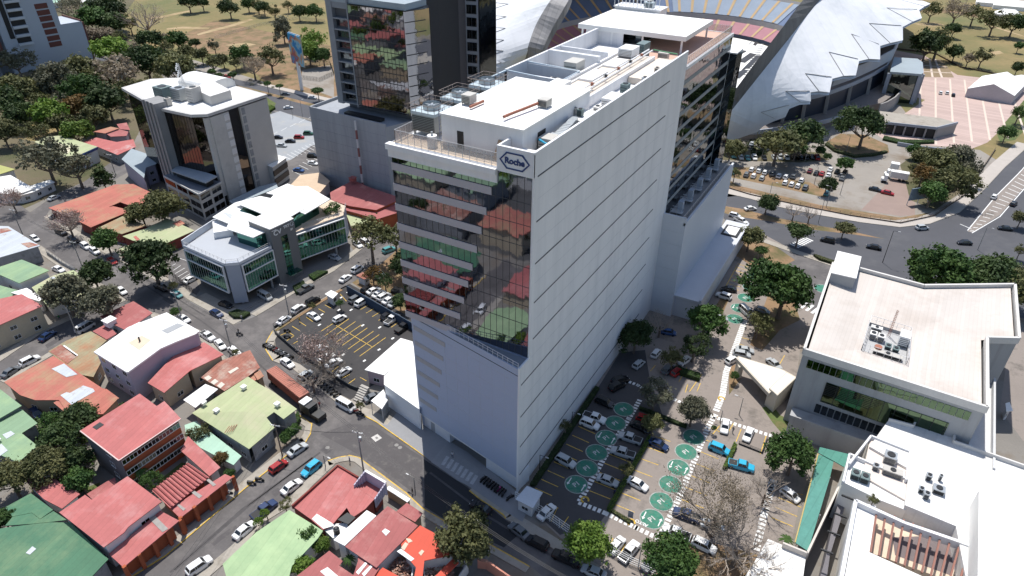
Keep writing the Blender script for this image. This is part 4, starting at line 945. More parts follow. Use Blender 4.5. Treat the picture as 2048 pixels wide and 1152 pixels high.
house('red_gabled_house','small dull red roofed house under the dark street trees','house',
  [('M1 600,745 800,655 915,725 760,832 640,775',4.2,R_RED2,(0,-1,-.04)),('M1 555,835 640,790 700,850 640,885',3.4,R_RED2)],W_WHITE,maxwin=4)
roof_vent(222,650,3.6,'white rooftop box on the small dull red roof under the street trees',s=2.2)
h = house('two_storey_house','beige two storey house with a red roof and balconies at the left edge','house',
  [('M1 -150,690 0,640 130,612 256,682 0,797 -150,870',7.0,R_RED,(1,-1,-.04))],W_BEIGE,maxwin=10,storeys=2)
house('green_flat_house','mint green flat roofed house at the left edge above the beige balconied house','house',
  [('M1 -150,480 0,448 130,405 296,470 115,547 0,497 -150,560',5.2,R_MIDG),('M1 -150,600 0,560 110,590 70,625 0,640 -150,690',3.4,R_MIDG)],W_WHITE,maxwin=3)
h = house('green_low_house','low pale green roofs beside the dark street tree, with a white sheet roof in front','house',
  [('M1 190,572 320,500 440,468 530,530 515,620 400,660 290,690',3.5,R_PALEG),('M1 65,603 160,575 262,635 235,655',3.8,R_WHITE)],W_WHITE,win=False)
patch(h,'M1 300,515 325,508 335,518 312,528',3.55,M_SKYL)
h = house('zinc_warehouse','zinc grey warehouse roof with a rust red patch by the top left street','warehouse',
  [('M1 -150,200 50,205 240,322 0,392 -150,410',5.4,R_GREY)],W_GREY,win=False)
patch(h,'M1 125,310 180,302 232,318 170,335',5.43,R_RUST,'roof_patch'); patch(h,'M1 0,222 45,217 70,232 0,250',5.43,R_RUST,'roof_patch')
h = house('terracotta_complex','long terracotta roofed house around a courtyard below the grey tower','house',
  [('M1 290,95 480,30 690,-45 800,-48 900,0 870,75 722,60 640,95 480,120 380,130',4.2,R_TERRA,(0,-1,-.03)),('M1 480,120 640,92 680,85 765,105 770,118 545,212 470,175',4.1,R_TERRA,(0,-1,-.03)),('M1 720,60 770,40 825,60 790,85',4.3,R_TERRA)],W_RED,maxwin=5)
house('olive_annex','olive grey flat roof on a brick red wall below the long terracotta house','house',[('M1 588,215 735,145 882,200 732,252',3.7,R_OLIVE)],W_RED,win=False,eave=.25)
h = house('green_courtyard_house','light green patched roof with brick red side wall, beside the big dark tree','house',
  [('M1 735,265 880,217 1000,157 1168,230 985,312 850,305 800,292',3.7,R_PALEG),('M1 710,345 770,320 800,345 760,362',3.2,R_PALEG)],W_RED,win=False,eave=.25)
patch(h,'M1 1035,190 1080,168 1110,190 1070,208',3.78,R_TERRA,'roof_patch'); patch(h,'M1 800,270 815,262 840,285 820,292',3.73,R_TERRA,'roof_patch')
h = house('pool_house','pale green vaulted roof with a blue fascia below the dark woods','house',
  [('U1 205,850 285,820 370,812 470,845 585,880 480,927 352,945 290,890',6.2,R_PALEG)],W_WHITE,maxwin=3)
patch(h,'U1 310,880 345,855 430,890 410,920 350,905',6.25,mat('cream_patch',(0.55,0.5,0.36),.8),'roof_patch')
parapet(h,'U1 480,930 585,882',6.3,mat('fascia_blue',(0.02,0.06,0.20),0.5),h=.9,t=.2,name='fascia')
house('red_roof_cluster','faded red patched roofs beside the lilac annex of the grey tower','house',
  [('U1 490,852 578,825 700,852 800,835 815,880 705,930 590,882',4.2,mat('roof_faded_red',(0.42,0.12,0.11),0.8,var=0.12,stripe=(math.radians(-8),1.0,0.1),stain=(0.5,0.42,0.4),stain_amt=0.35,stain_scale=0.15))],W_GREY,maxwin=3)
house('pink_house','small pinkish house with terracotta roofs at the edge of the woods','house',
  [('U1 560,790 665,760 715,770 630,800',5.2,R_TERRA),('U1 640,805 715,775 770,790 760,815 665,820',4.6,R_RED2),('U1 700,745 760,735 780,780 720,775',4.6,R_RED2)],mat('wall_pink',(0.40,0.31,0.33),0.9),maxwin=4)
house('white_roofed_house','white sheet roofed house at the left edge below the grey-green street tree','house',
  [('U1 -120,1075 0,1060 62,1050 205,1130 110,1165 -120,1165',3.8,R_WHITE)],W_WHITE,maxwin=3)
house('olive_roofed_house','yellow olive roofed house at the left edge above the white sheet roof','house',[('U1 -100,1000 0,990 92,1015 0,1045 -100,1060',4.0,mat('roof_yellow_olive',(0.36,0.36,0.12),.8,var=.1))],W_WHITE,win=False)
house('white_wall_house','long white garden wall building beside the top left street','garden building',[('M1 95,0 190,-40 300,-75 330,-60 200,0 110,25',3.2,R_WHITE)],W_WHITE,maxwin=3)
# bottom centre
h = house('light_green_house','light green roofed house at the bottom beside the lower left street','house',
  [('B -200,1080 0,890 200,755 402,880 372,925 215,1092 200,1152 100,1260 -150,1260',4.2,R_LGREEN,(1,-1,-.04))],W_WHITE,maxwin=3)
h = house('dark_red_house','corner house with a rose red roof, dark red side walls and stepped white parapets','house',
  [('B 215,730 490,487 612,556 590,610 710,690 655,750 578,802 545,742 452,850 400,875 330,812',4.3,R_RED,(0.5,-1,-.03)),('B 590,610 650,560 760,625 712,690',4.3,R_RED)],W_RED,maxwin=3,eave=.2)
parapet(h,'B 215,728 490,485',4.9,W_RED,h=1.0,t=.3); parapet(h,'B 490,485 612,556',4.9,W_RED,h=1.0,t=.3)
b = MB()
for (x0,y0),(x1,y1),n_ in (((655,520),(588,605),5),((778,592),(712,690),6)):
    for k in range(n_):
        t = k/n_; a = P(512+(x0+(x1-x0)*t)/3,768+(y0+(y1-y0)*t)/3,6.9-2.2*t); c = P(512+(x0+(x1-x0)*(t+1/n_))/3,768+(y0+(y1-y0)*(t+1/n_))/3,6.9-2.2*t)
        b.beam((a.x,a.y,a.z-1.2),(c.x,c.y,a.z-1.2),.25,2.4)
a = P(512+655/3,768+520/3,6.9); c = P(512+778/3,768+592/3,6.9); b.beam((a.x,a.y,5.2),(c.x,c.y,5.2),.3,3.4); b.build('stepped_parapet',W_LILAC,h)
b = MB(); b.beam((a.x,a.y,6.95),(c.x,c.y,6.95),.45,.12); b.build('coping',MWHITE,h)
patch(h,'B 335,810 365,780 455,835 470,850 405,870',4.5,R_WHITE,'roof_sheet')
patch(h,'B 490,815 548,772 598,802 555,842',4.45,MDARK,'light_well')
h = house('white_patio_house','white terrace with a curved wall and black tank beside the rose red corner house','house',
  [('B 405,872 450,838 550,835 550,865 480,915 462,925',3.6,MROOFW)],W_WHITE,win=False,eave=.1)
tank(None,674,1066,3.6,label='small black water tank on the white patio roof')
h = house('red_sheet_house','large faded red sheet roof with a small pale skylight and white side strip','house',
  [('B 530,972 790,732 972,850 722,1102',5.0,R_RED2,(1,-1,-.03)),('B 465,935 665,757 722,790 532,970',5.2,R_WHITE)],W_WHITE,win=False)
patch(h,'B 755,885 775,868 805,885 780,912',5.1,M_SKYL)
house('red_porch','small red sheet porch roof at the pavement opposite the tower','porch',[('B 842,765 905,712 1000,775 955,828',4.2,R_RED2)],W_TAN,win=False,eave=.3)
h = thing('courtyard_wall','white topped wall enclosing a paved yard beside the stepped parapet','wall',tuple(P(800,980,0))); b = MB()
a = P(775,975,2.6); c = P(818,1002,2.6); b.beam((a.x,a.y,1.3),(c.x,c.y,1.3),.3,2.6); b.build('wall_body',W_TAN,h)
b = MB(); b.beam((a.x,a.y,2.65),(c.x,c.y,2.65),.9,.12); b.build('coping',MWHITE,h)
h = house('orange_red_house','bright orange red roofed house, partly open to brick rubble, under the olive tree','house',
  [('B 870,960 985,848 1110,915 1190,1002 1150,1030 1010,1060 1000,1150 1040,1250 930,1250 960,1100 880,1010',4.6,R_ORANGE,(0.3,-1,-.05))],W_WHITE,win=False)
for s in ('B 975,1015 995,995 1010,1005 990,1032','B 870,985 895,950 915,960 890,1000','B 895,925 925,930 940,945 915,955'): patch(h,s,4.8,MTERR,'roof_patch')
patch(h,'B 845,1005 870,990 950,1050 930,1065',4.7,MWHITE,'fascia')
b = MB()
q0,q1 = P(1000/3+512,768+1260/3,4.4),P(1200/3+512,768+1060/3,4.4); b.beam(q0,q1,1.3,.2); b.build('ridge_strip',R_ORANGE,h)
h = house('half_demolished_house','half demolished roofless rooms full of broken brick beside the orange red roof','ruin',
  [('B 770,1080 850,1000 960,1075 945,1150 900,1200 720,1240 700,1180',1.1,mat('rubble_floor',(0.25,0.20,0.17),1,var=.3,scale=.8))],W_WHITE,win=False,eave=.05)
random.seed(4)
rubm = mat('broken_brick',(0.33,0.17,0.12),1,var=.4,scale=1.3,stain=(0.5,0.45,0.4),stain_amt=.6,stain_scale=1.5)
b = MB()
for k in range(300):
    if k % 2: x,y = 512+random.uniform(1005,1190)/3,768+random.uniform(1060,1180)/3
    else: x,y = 512+random.uniform(800,935)/3,768+random.uniform(1040,1170)/3
    p = P(x,y,1.3+random.random()*.5); s_ = random.uniform(.12,.42); a = random.random()*3
    b.beam(p-Vector((math.cos(a)*s_,math.sin(a)*s_,random.uniform(-.2,.2))),p+Vector((math.cos(a)*s_,math.sin(a)*s_,random.uniform(-.2,.2))),s_*.7,s_*.5)
tag(b.build('brick_rubble',rubm),'heap of broken brick and mortar in the roofless rooms','rubble',kind='stuff')
h2 = thing('roofless_room_walls','thin white broken walls around the brick rubble','wall',tuple(P(870,1120,0))); b = MB()
for s in ('B 770,1080 860,985','B 1005,1060 1140,1045 1235,1035','B 1235,1035 1270,1075 1150,1250','B 1000,1060 1012,1160','B 945,1075 935,1150'):
    q = [P(x,y,2.6) for x,y in pp(s)]
    for a,c in zip(q,q[1:]): b.beam((a.x,a.y,1.3),(c.x,c.y,1.3),.2,2.6)
b.build('wall_piece',W_WHITE,h2)
h = house('red_L_house','red roofs around a small palm patio at the bottom edge','house',
  [('B 240,1155 440,1000 520,1062 500,1090 560,1130 590,1150 520,1260 100,1300',4.2,R_RED2),('B 610,1032 740,1105 640,1260 540,1260 590,1130 612,1060',4.4,R_RED2)],W_WHITE,win=False)
for s in ('B 385,1125 430,1100 500,1160 470,1200','B 600,1130 655,1070 668,1078 615,1145','B 635,1140 690,1085 700,1095 650,1155'): patch(h,s,4.45,R_WHITE,'roof_sheet')
house('red_front_house','orange red roof corner at the bottom edge below the rubble','house',[('B 760,1100 855,1152 800,1250 660,1240 700,1160',4.0,R_ORANGE)],W_WHITE,win=False)
h = thing('garden_wall','salmon pink garden wall along the pavement at the bottom edge, under the olive tree','wall',tuple(P(985,1140,0))); b = MB()
q = [P(x,y,2.4) for x,y in ((955,1118),(972,1120),(1024,1156),(1060,1180))]
for a,c in zip(q,q[1:]): b.beam((a.x,a.y,1.2),(c.x,c.y,1.2),.3,2.4)
b.build('wall_body',mat('wall_salmon',(0.50,0.22,0.16),.9,var=.08),h)
# annex left of the tower
h = house('white_annex','white flat roofed annex against the left foot of the tower','annex',
  [('F 768,752 828,699 838,700 840,818 836,817 768,769',6.2,MROOFW)],mat('ground_floor_white',(0.66,0.68,0.70)),win=False,eave=.1)
h = house('white_sheet_annex','low pinkish walled shop with a white sheet roof between the car park and the tower','annex',
  [('M2 652,1066 868,876 940,897 950,950 768,1098',4.4,R_WHITE,(1,-1,-.05))],mat('wall_pink',(0.40,0.31,0.33)),win=True,maxwin=3,eave=.4)
patch(h,'M2 785,1000 815,975 830,985 800,1010',4.55,M_SKYL); patch(h,'M2 830,940 845,930 855,938 838,950',4.55,M_SKYL)
t = thing('car_shelter','small white canopy on posts over a parked car at the foot of the tower','canopy',tuple(P(757,815,0)))
q = [P(512+x/3,768+y/3,3.3) for x,y in ((690,100),(765,32),(790,95),(755,150))]; b = MB(); b.prism(q,3.15,3.3); b.build('canopy_roof',MROOFW,t)
for p in q: b = MB(); b.cyl((p.x,p.y),.08,0,3.15,8); b.build('post',MRAIL,t)
b = MB(); b.beam((q[2].x,q[2].y,1.6),(q[3].x,q[3].y,1.6),.1,3.1); b.build('side_panel',W_GREY,t)
house('orange_eaved_house','dark red roofed house with orange eaves squeezed between the grey podium and the white tower','house',
  [('F 660,385 707,360 740,375 800,395 792,402 752,420 700,412 662,400',6.0,R_RED2),('F 655,398 700,412 752,422 800,400 812,420 755,438 690,420',5.0,R_RED2)],W_ORANGE,maxwin=4)
roof_vent(706,362,7.0,'red dormer box on the dark red roof below the grey podium',R_RED2,1.8)
house('green_awning_house','dull green roof under the trees behind the terrace building','house',[('M2 540,130 620,90 700,120 690,190 570,205',3.6,R_PALEG)],W_TAN,win=False)
# ---------------------------------------------------------------- grey tower with black glass (left)
BG = glass('black_glass',(0.11,0.10,0.095),wob=(0.008,1.2,3.2))
M_RIB = mat('ribbed_concrete',(0.27,0.27,0.27),0.9,var=0.08,scale=0.4,stripe=(0.3,0.8,0.12))
M_TC = mat('tower_concrete',(0.50,0.485,0.46),0.92,var=0.06,scale=0.25,stain=(0.40,0.39,0.37),stain_amt=.3,stain_scale=.08)
t = thing('concrete_tower','grey concrete tower with black glass and a white flat roof, left of centre','tower',(-211,140,0))
FX = [(-234.5,135.5),(-212.5,128.6),(-207,127.6),(-194,128.6),(-190.6,131.5),(-190.6,156),(-225,158.5),(-236,147)]
b = MB(); b.prism(FX,0,34.2); b.build('glass_body',BG,t)
b = MB()
for a,c in ((FX[0],FX[1]),(FX[2],FX[3])):
    a = Vector((*a,0)); c = Vector((*c,0)); n_ = int((c-a).length/1.2)
    for k in range(n_+1): p = a+(c-a)*k/n_; b.beam((p.x,p.y-.04,5),(p.x,p.y-.04,34),.06)
b.build('mullions',MBLACK,t)
b = MB(); b.prism([(-213.4,126.4),(-206.2,125.2),(-205.6,131),(-212.8,132)],0,37.2); b.build('ribbed_pillar',M_RIB,t)
b = MB()
for x in (-213.2,-210.9,-208.6,-206.3): b.beam((x,126.15+(-213.2-x)*.16,0),(x,126.15+(-213.2-x)*.16,37.3),.5,.6)
b.build('pillar_rib',M_RIB,t)
b = MB(); b.box(-190.7,-189.9,132,139.5,0,33.6); b.box(-190.7,-189.9,144.2,155.8,0,33.6); b.box(-191.5,-189.9,155.8,156.4,0,33.8)
b.box(-191.8,-190.4,130.6,132,4,33.6); b.build('concrete_panel',M_TC,t)
for k in range(10):
    b = MB(); b.box(-189.95,-189.7,137.3,139.3,2+3.2*k,4.2+3.2*k); b.build('quoin_panel',W_WHITE,t)
for k in range(10):
    b = MB(); b.box(-189.95,-189.75,144.7,146.0,2+3.2*k,4.4+3.2*k); b.build('quoin_panel',W_GREY,t)
RF = [(-236.5,134.8),(-212,127.9),(-206.5,127.0),(-193.5,127.9),(-189.6,131),(-189.6,156.6),(-225,159.5),(-237.5,147.5)]
b = MB(); b.prism(RF,34.2,35.2,0); b.prism(inset(RF,1.1),35.2,35.24,1); b.build('roof',[mat('fascia_grey',(0.5,0.49,0.47),.8),MROOFW],t)
q = [P(x,y,36.3) for x,y in ((384,176),(420,193),(461,180),(424,160))]; q = [Vector(((v.x+217)/1.08-211,v.y-6,0)) for v in q]
b = MB(); b.prism(q,35.2,38.6,0); b.prism(inset(q,.3),38.6,38.63,1); b.build('roof_box',[M_TC,MROOFW],t)
b = MB(); x0,x1,y0,y1 = -222,-206,147,158
for k in range(12):
    a0 = math.pi*k/12; a1 = math.pi*(k+1)/12
    z0_,z1_ = 36.4+2.8*math.sin(a0),36.4+2.8*math.sin(a1); ya,yb = (y0+y1)/2-(y1-y0)/2*math.cos(a0),(y0+y1)/2-(y1-y0)/2*math.cos(a1)
    b.prism([(x0,ya),(x1,ya),(x1,yb),(x0,yb)],35.2,[z0_,z0_,z1_,z1_])
b.build('barrel_roof',R_WHITE,t)
t.location.x -= 6; t.location.y += 6; t.scale = (1.08,1,.94)
for x,y,sx,sy,h_,m_,l in ((-213.5,134.5,5,4,4.2,MACD,'big dark green cooling unit left on the grey tower roof'),(-208,136.5,4.5,3.4,4.2,MSTEEL,'grey drum shaped cooling unit beside the dark one on the grey tower roof'),(-202.5,137.8,3,4,5,M_TC,'tall grey lift box behind the cooling units on the grey tower roof'),(-206.2,130.2,1.6,1.8,2.6,MAC,'small beige condenser beside the ribbed pillar top')):
    roof_box('rooftop_unit',l,'rooftop unit',-217+(x+211)*1.08,y+6,33.13,sx,sy,h_,m_)
ma = thing('antenna_mast','lattice antenna mast with dishes behind the grey tower cooling units','antenna',(-219,147,35.3)); b = MB()
for dx,dy in ((0,0),(.8,0),(.4,.7)): b.beam((-219+dx,146+dy,35.3),(-219+dx*.5,146+dy*.5,44),.1)
for k in range(11): b.beam((-219,146,35.5+k*.75),(-218.3,146.2,36.2+k*.75),.06)
b.build('lattice',MRAIL,ma)
for k in range(6): b = MB(); b.box(-219.8+.5*(k%3),-219.4+.5*(k%3),145.3,145.6,39+.8*k,40.2+.8*k); b.build('panel_antenna',MWHITE,ma)
ma.location.x -= 6; ma.location.y += 6; ma.location.z -= 2.1
# its low front block
h = house('concrete_tower_podium','three storey grey front block with an orange louvre at the grey tower foot','office block',
  [('F 327,351 345,345 443,363 397,388',10.0,mat('podium_roof',(0.13,0.145,0.17),.9,var=.1))],M_TC,win=False,eave=.15)
rp = inset(roof_poly('F 327,351 345,345 443,363 397,388',10.0),.15)
for (a,c,n_) in ((rp[0],rp[3],3),(rp[3],rp[2],2)):
    u = (c-a).normalized(); L = (c-a).length
    for s_ in range(3):
        for k in range(n_): p = a+u*(L*(k+.5)/n_); window(h,(p.x,p.y,1.9+3.2*s_),(u.x,u.y),L/n_-.9,2.1,gm=BG,fm=M_TC,bars=1)
b = MB(); a,c = rp[0],rp[3]; u = (c-a).normalized()
for k in range(12): p = a+u*(0.6+k*.55); b.beam((p.x,p.y-.12,7.6),(p.x,p.y-.12,9.6),.2)
b.build('orange_louvre',mat('louvre_orange',(0.5,0.10,0.03),.7),h)
parapet(h,'F 327,351 397,388 443,363',10.5,M_TC,h=.6,t=.3)
q = [P(x,y,12.6) for x,y in ((342,341),(360,327),(434,352),(411,365))]; b = MB(); b.prism(q,12.2,12.6); b.build('canopy_slab',mat('canopy_grey',(0.32,0.35,0.38),.7),h)
b = MB(); b.prism(inset(q,1.2),10,12.2); b.build('canopy_core',MDARK,h)
h = house('lilac_annex','lilac walled annex with a curved blue grey roof left of the grey tower','annex',
  [('F 243,318 263,297 318,316 312,328 292,335 288,356',7.2,mat('roof_blue_grey',(0.28,0.33,0.36),.7,var=.1))],W_LILAC,win=True,maxwin=3)
h = house('podium_wing','flat white roofed wing right of the grey tower, with dark storeys below','office wing',
  [('F 523,300 573,315 545,335 527,327',8.4,MROOFW)],M_TC,win=False,eave=.2)
b = MB(); rp = inset(roof_poly('F 523,300 573,315 545,335 527,327',8.4),.15); a,c = rp[2],rp[1]; u = (c-a).normalized()
for s_ in range(2): b.beam((a.x+.1,a.y-.1,2.6+3.2*s_),(c.x+.1,c.y-.1,2.6+3.2*s_),.4,2.0)
b.build('dark_storey',BG,h)
# more low roofs between the grey tower and the terrace building
house('grey_carport','long blue grey carport roof behind the white terrace building','carport',[('F 458,402 520,372 552,365 556,375 505,395 470,412',4.0,mat('roof_blue_grey',(0.28,0.33,0.36)))],W_GREY,win=False)
house('tan_flat_roof','sandy flat roof with a steel ramp beside the grey podium wall','house',[('F 560,392 600,350 640,345 660,362 640,385 610,392',4.4,mat('sand_roof',(0.55,0.42,0.30),.9,var=.12,scale=.3))],W_WHITE,win=False)
# ---------------------------------------------------------------- terrace office building (two wings of green glass)
GG = glass('green_glass',(0.07,0.20,0.17),wob=(0.006,1.1,3.4))
M_SLATE = mat('slate_panel',(0.15,0.155,0.16),0.7,var=0.05,scale=.3)
M_BLG = mat('blue_grey_panel',(0.30,0.33,0.39),0.7,var=0.04)
t = thing('terrace_office','two winged office building of green glass with white roof slabs and a slate entrance tower','office building',(-148,112,0))
A0,A1,A2,A3 = Vector((-160.9,96.4,0)),Vector((-142.6,95.4,0)),Vector((-140.0,97.8,0)),Vector((-139.5,108.5,0))
LF = [A0,A1,A2,A3,Vector((-139.6,112,0)),Vector((-160,113.5,0)),Vector((-163.8,109.5,0)),Vector((-162.4,103,0))]
RF2 = [Vector((-140.6,116.8,0)),Vector((-135.6,134,0)),Vector((-139.5,139.5,0)),Vector((-150,141,0)),Vector((-158,118,0))]
b = MB(); b.prism(inset(LF,.5),3.6,12.6); b.prism(inset(RF2,.5),3.6,12.6); b.box(-158,-141,110,120,3.6,12.6)
b.build('body',M_BLG,t)
b = MB(); b.prism(inset(LF,4.5),0,3.6); b.prism([(-157,112),(-146,112),(-144,132),(-154,134)],0,3.6); b.build('ground_storey',MDARK,t)
def curtain(parent,a,c,z0,z1,n_,rows,off=0.35,frame=MFRAME):
    a = Vector((a[0],a[1],0)); c = Vector((c[0],c[1],0)); u = (c-a).normalized(); nr_ = Vector((u.y,-u.x,0)); L = (c-a).length
    g = MB(); g.prism([a,c,c+nr_*off*.6,a+nr_*off*.6],z0,z1); o = g.build('curtain_wall',GG,parent)
    f = MB()
    for k in range(n_+1): p = a+u*(L*k/n_)+nr_*(off*.6+.05); f.beam((p.x,p.y,z0),(p.x,p.y,z1),.05)
    f.build('mullions',MRAIL,o)
    f = MB()
    for z in rows: f.prism([a,c,c+nr_*(off+.15),a+nr_*(off+.15)],z-.14,z+.14)
    for p in (a,c): f.prism([p-u*.12,p+u*.12,p+u*.12+nr_*(off+.155),p-u*.12+nr_*(off+.155)],z0-.142,z1+.142)
    f.build('frame',frame,o); return o
curtain(t,A0+Vector((.6,0,0)),A1-Vector((1,0,0)),3.8,12.0,15,(3.8,9.0,12.0))
curtain(t,A2+Vector((0,.5,0)),A3,3.8,12.0,12,(3.8,9.0,12.0))
curtain(t,RF2[0]+Vector((.2,.8,0)),RF2[1]-Vector((.1,.5,0)),3.8,12.0,17,(3.8,9.0,12.0))
for p in ((-141.6,97.2),(-160,98.4),(-140.6,107),(-137.2,130),(-141.3,119)): b = MB(); b.cyl(p,.35,0,3.6,10); b.build('column',W_GREY,t)
b = MB(); b.prism([A1+Vector((0,-.1,0)),A2+Vector((.1,0,0)),A2+Vector((-1.2,.8,0)),A1+Vector((-.8,1,0))],0.6,13); b.build('corner_pier',M_BLG,t)
# roof terrace left, parapet and white wall
b = MB(); b.prism(inset(LF,.4),12.6,12.66); b.build('terrace_floor',mat('terrace_pale',(0.40,0.42,0.45),.9,var=.06),t)
b = MB()
for p,q_ in ((A0,A1),(A1,A2),(A2,A3)): b.beam((p.x,p.y,12.9),(q_.x,q_.y,12.9),.3,.8)
for p,q_ in ((LF[7],A0),(LF[6],LF[7]),(LF[6],LF[5])): b.beam((p.x,p.y,13.6),(q_.x,q_.y,13.6),.3,2.0)
b.build('parapet',mat('parapet_pale',(0.55,0.57,0.60),.8),t)
railing(t,[A0+Vector((0,.3,0)),A1+Vector((0,.3,0)),A2+Vector((-.3,0,0)),A3+Vector((-.3,0,0))],13.3,.9,MRAIL,None,step=1.6)
railing(t,[RF2[0]+Vector((-.3,5,0)),RF2[1]+Vector((-.3,0,0)),RF2[2]+Vector((-.2,-.4,0))],12.9,.9,MRAIL,None,step=1.6)
b = MB(); b.prism(inset(RF2,.45),12.6,12.68); b.build('terrace_floor',MTERR,t)
# slate entrance tower with the window strip and lettering
E0,E1 = Vector((-139.3,109.0,0)),Vector((-138.6,117.2,0))
b = MB(); b.prism([E0,E1,E1+Vector((-9,.6,0)),E0+Vector((-9,.6,0))],0,18.0); et = b.build('entrance_tower',M_SLATE,t)
b = MB(); b.prism([E0+Vector((.1,0,0)),E1+Vector((.1,0,0)),E1+Vector((-9.2,.6,0)),E0+Vector((-9.2,.6,0))],18.0,18.25); b.build('entrance_roof',MROOFW,t)
ue = (E1-E0).normalized(); ne = Vector((ue.y,-ue.x,0))
def ep(s_,off=0.0): return E0+ue*s_+ne*off
b = MB(); b.prism([ep(3.0),ep(5.2),ep(5.2,.06),ep(3.0,.06)],2.8,14.6); b.build('window_strip',GG,et)
b = MB()
for z in np.arange(3.4,14.6,1.1): b.prism([ep(3.0,.06),ep(5.2,.06),ep(5.2,.1),ep(3.0,.1)],z,z+.08)
b.prism([ep(4.05,.06),ep(4.15,.06),ep(4.15,.1),ep(4.05,.1)],2.8,14.6); b.build('window_bar',MBLACK,et)
b = MB(); b.prism([ep(2.2),ep(6.4),ep(6.4,2.4),ep(2.2,2.4)],2.9,3.05); b.build('glass_canopy',glass('canopy_glass',(0.12,0.28,0.27)),t)
ang = math.atan2(ue.y,ue.x)
def wall_text(s,size,s_,z,m_=MWHITE):
    p = ep(s_,.06); text_mesh(s,size,.04,m_,'lettering',et,Matrix.Translation((p.x,p.y,z)) @ Matrix.Rotation(ang,4,'Z') @ Matrix.Rotation(math.radians(90),4,'X'),bold=.03)
wall_text('CV',2.0,2.2,16.3); wall_text('TRT',1.15,5.4,16.9)
b = MB(); c = ep(7.3,.05)
for k in range(20):
    a0,a1 = math.pi*2*k/20+.4,math.pi*2*(k+.8)/20+.4
    if k > 16: continue
    b.beam(c+ue*(.6*math.cos(a0))+Vector((0,0,16.95+.6*math.sin(a0))),c+ue*(.6*math.cos(a1))+Vector((0,0,16.95+.6*math.sin(a1))),.18,.06)
b.beam(c+Vector((0,0,16.6)),c+ue*.55+Vector((0,0,17.1)),.18,.06); b.build('round_emblem',MWHITE,et)
wall_text('5F',.8,6.9,15.3); 
b = MB(); b.prism([ep(.5,.03),ep(2.1,.03),ep(2.1,.06),ep(.5,.06)],17.2,17.4); b.build('small_lettering',MWHITE,et)
# white roof slabs
for s,z in (('F 452,457 506,475 555,452 500,428 470,420',16.6),('F 425,434 460,448 505,425 470,405',16.0),('F 470,405 530,430 560,446 610,416 560,400 520,392',17.2),('F 540,398 610,428 660,398 615,372 560,375',17.0),('F 532,386 575,367 615,382 600,395 560,392',16.4)):
    q = [P(x,y,z) for x,y in pp(s)]; b = MB(); b.prism(q,z-.25,z); b.build('roof_slab',MROOFW,t)
b = MB(); b.prism([(-149.5,106),(-142.0,106.2),(-141.3,111),(-150.5,112.5)],12.66,16.2); b.prism([(-158,113),(-142,117.5),(-143,131),(-153,134),(-160,118)],12.66,16.2); b.build('penthouse',GG,t)
b = MB(); b.prism([(-163,108.5),(-157,104),(-154,108),(-160,113)],12.66,14.6); b.build('stair_box',MWALL,t)
patch(t,'F 447,425 460,427 478,437 465,440',16.05,M_SKYL,'skylight')
# ---------------------------------------------------------------- dark glass tower on a grey podium
DG = glass('dark_mirror_glass',(0.27,0.255,0.26),wob=(0.005,1.5,3.3))
M_DG = mat('dark_grey_panel',(0.085,0.09,0.10),0.7,var=0.05)
M_PODG = mat('podium_grey',(0.31,0.33,0.36),0.8,var=0.05,scale=.15,stain=(0.26,0.275,0.30),stain_amt=.5,stain_scale=.3,sz=.08)
t = thing('dark_glass_tower','dark mirror glass tower standing on a windowless grey podium, behind the white tower','tower',(-158,185,0))
b = MB(); b.prism([(-180.6,168.6),(-145.5,167.6),(-141.5,179.5),(-141.5,205),(-181,205)],0,28.3)
b.prism([(-180.6,168.6),(-145.5,167.6),(-145.5,168.1),(-180.1,169.1)],28.3,29.3); b.prism([(-180.6,168.6),(-180.1,168.6),(-180.1,205),(-180.6,205)],28.3,29.3); b.build('podium',M_PODG,t)
b = MB()
for k in range(1,8): b.prism([(-180.6,168.57),(-145.5,167.57),(-145.5,167.6),(-180.6,168.6)],3.6*k,3.6*k+.04)
b.build('panel_joint',mat('joint_soft',(0.16,0.17,0.19),.8),t)
b = MB(); b.box(-171.8,-138.8,176,200,31,64.4); b.box(-170,-141,178,200,28.3,31); b.build('core',M_DG,t)
b = MB(); b.box(-162.0,-139.3,174.0,176,31.4,64.2); b.build('glass_front',DG,t)
b = MB(); b.prism([(-139.3,174.0),(-136.2,183.0),(-139.5,183.5),(-141,176)],31.4,64.2); b.build('angled_glass',glass('pale_mirror_glass',(0.42,0.43,0.46),wob=(0.005,1.5,3.3)),t)
b = MB()
for k in range(10):
    z = 34.5+3.3*k; b.box(-162,-141,173.88,174.0,z-.1,z+.1); b.beam((-139.1,174.2,z),(-136.6,181.5,z),.16,.2)
for x in np.arange(-162,-139.2,1.5): b.box(x-.03,x+.03,173.93,174.0,31.4,64.2)
b.build('mullions',MBLACK,t)
b = MB(); b.box(-171.9,-169.4,174.4,176,30.6,66.5); b.box(-171.9,-162.2,174.6,176,62.5,66.5); b.box(-162.6,-162.0,173.9,176,30.6,66.5); b.build('edge_frame',mat('frame_grey',(0.20,0.215,0.235),.7),t)
for k in range(9):
    b = MB(); b.box(-169.4,-162.6,174.5,176,31.0+3.5*k,31.5+3.5*k); b.build('loggia_slab',mat('frame_grey',(0.20,0.215,0.235)),t)
for k in range(8):
    window(t,(-166,175.95,33.4+3.5*k),(1,0),6.4,2.6,gm=MWIN,fm=M_DG,proud=.05,bars=3)
b = MB(); b.box(-172.5,-139,174.5,201,64.4,66.3); b.build('roof',mat('roof_blue_grey',(0.28,0.33,0.36)),t)
b = MB(); b.prism([(-139.5,184),(-137.6,190),(-136.6,200),(-141.5,200)],27,68); b.build('dark_wall',mat('slate_dark',(0.022,0.024,0.03),.6),t)
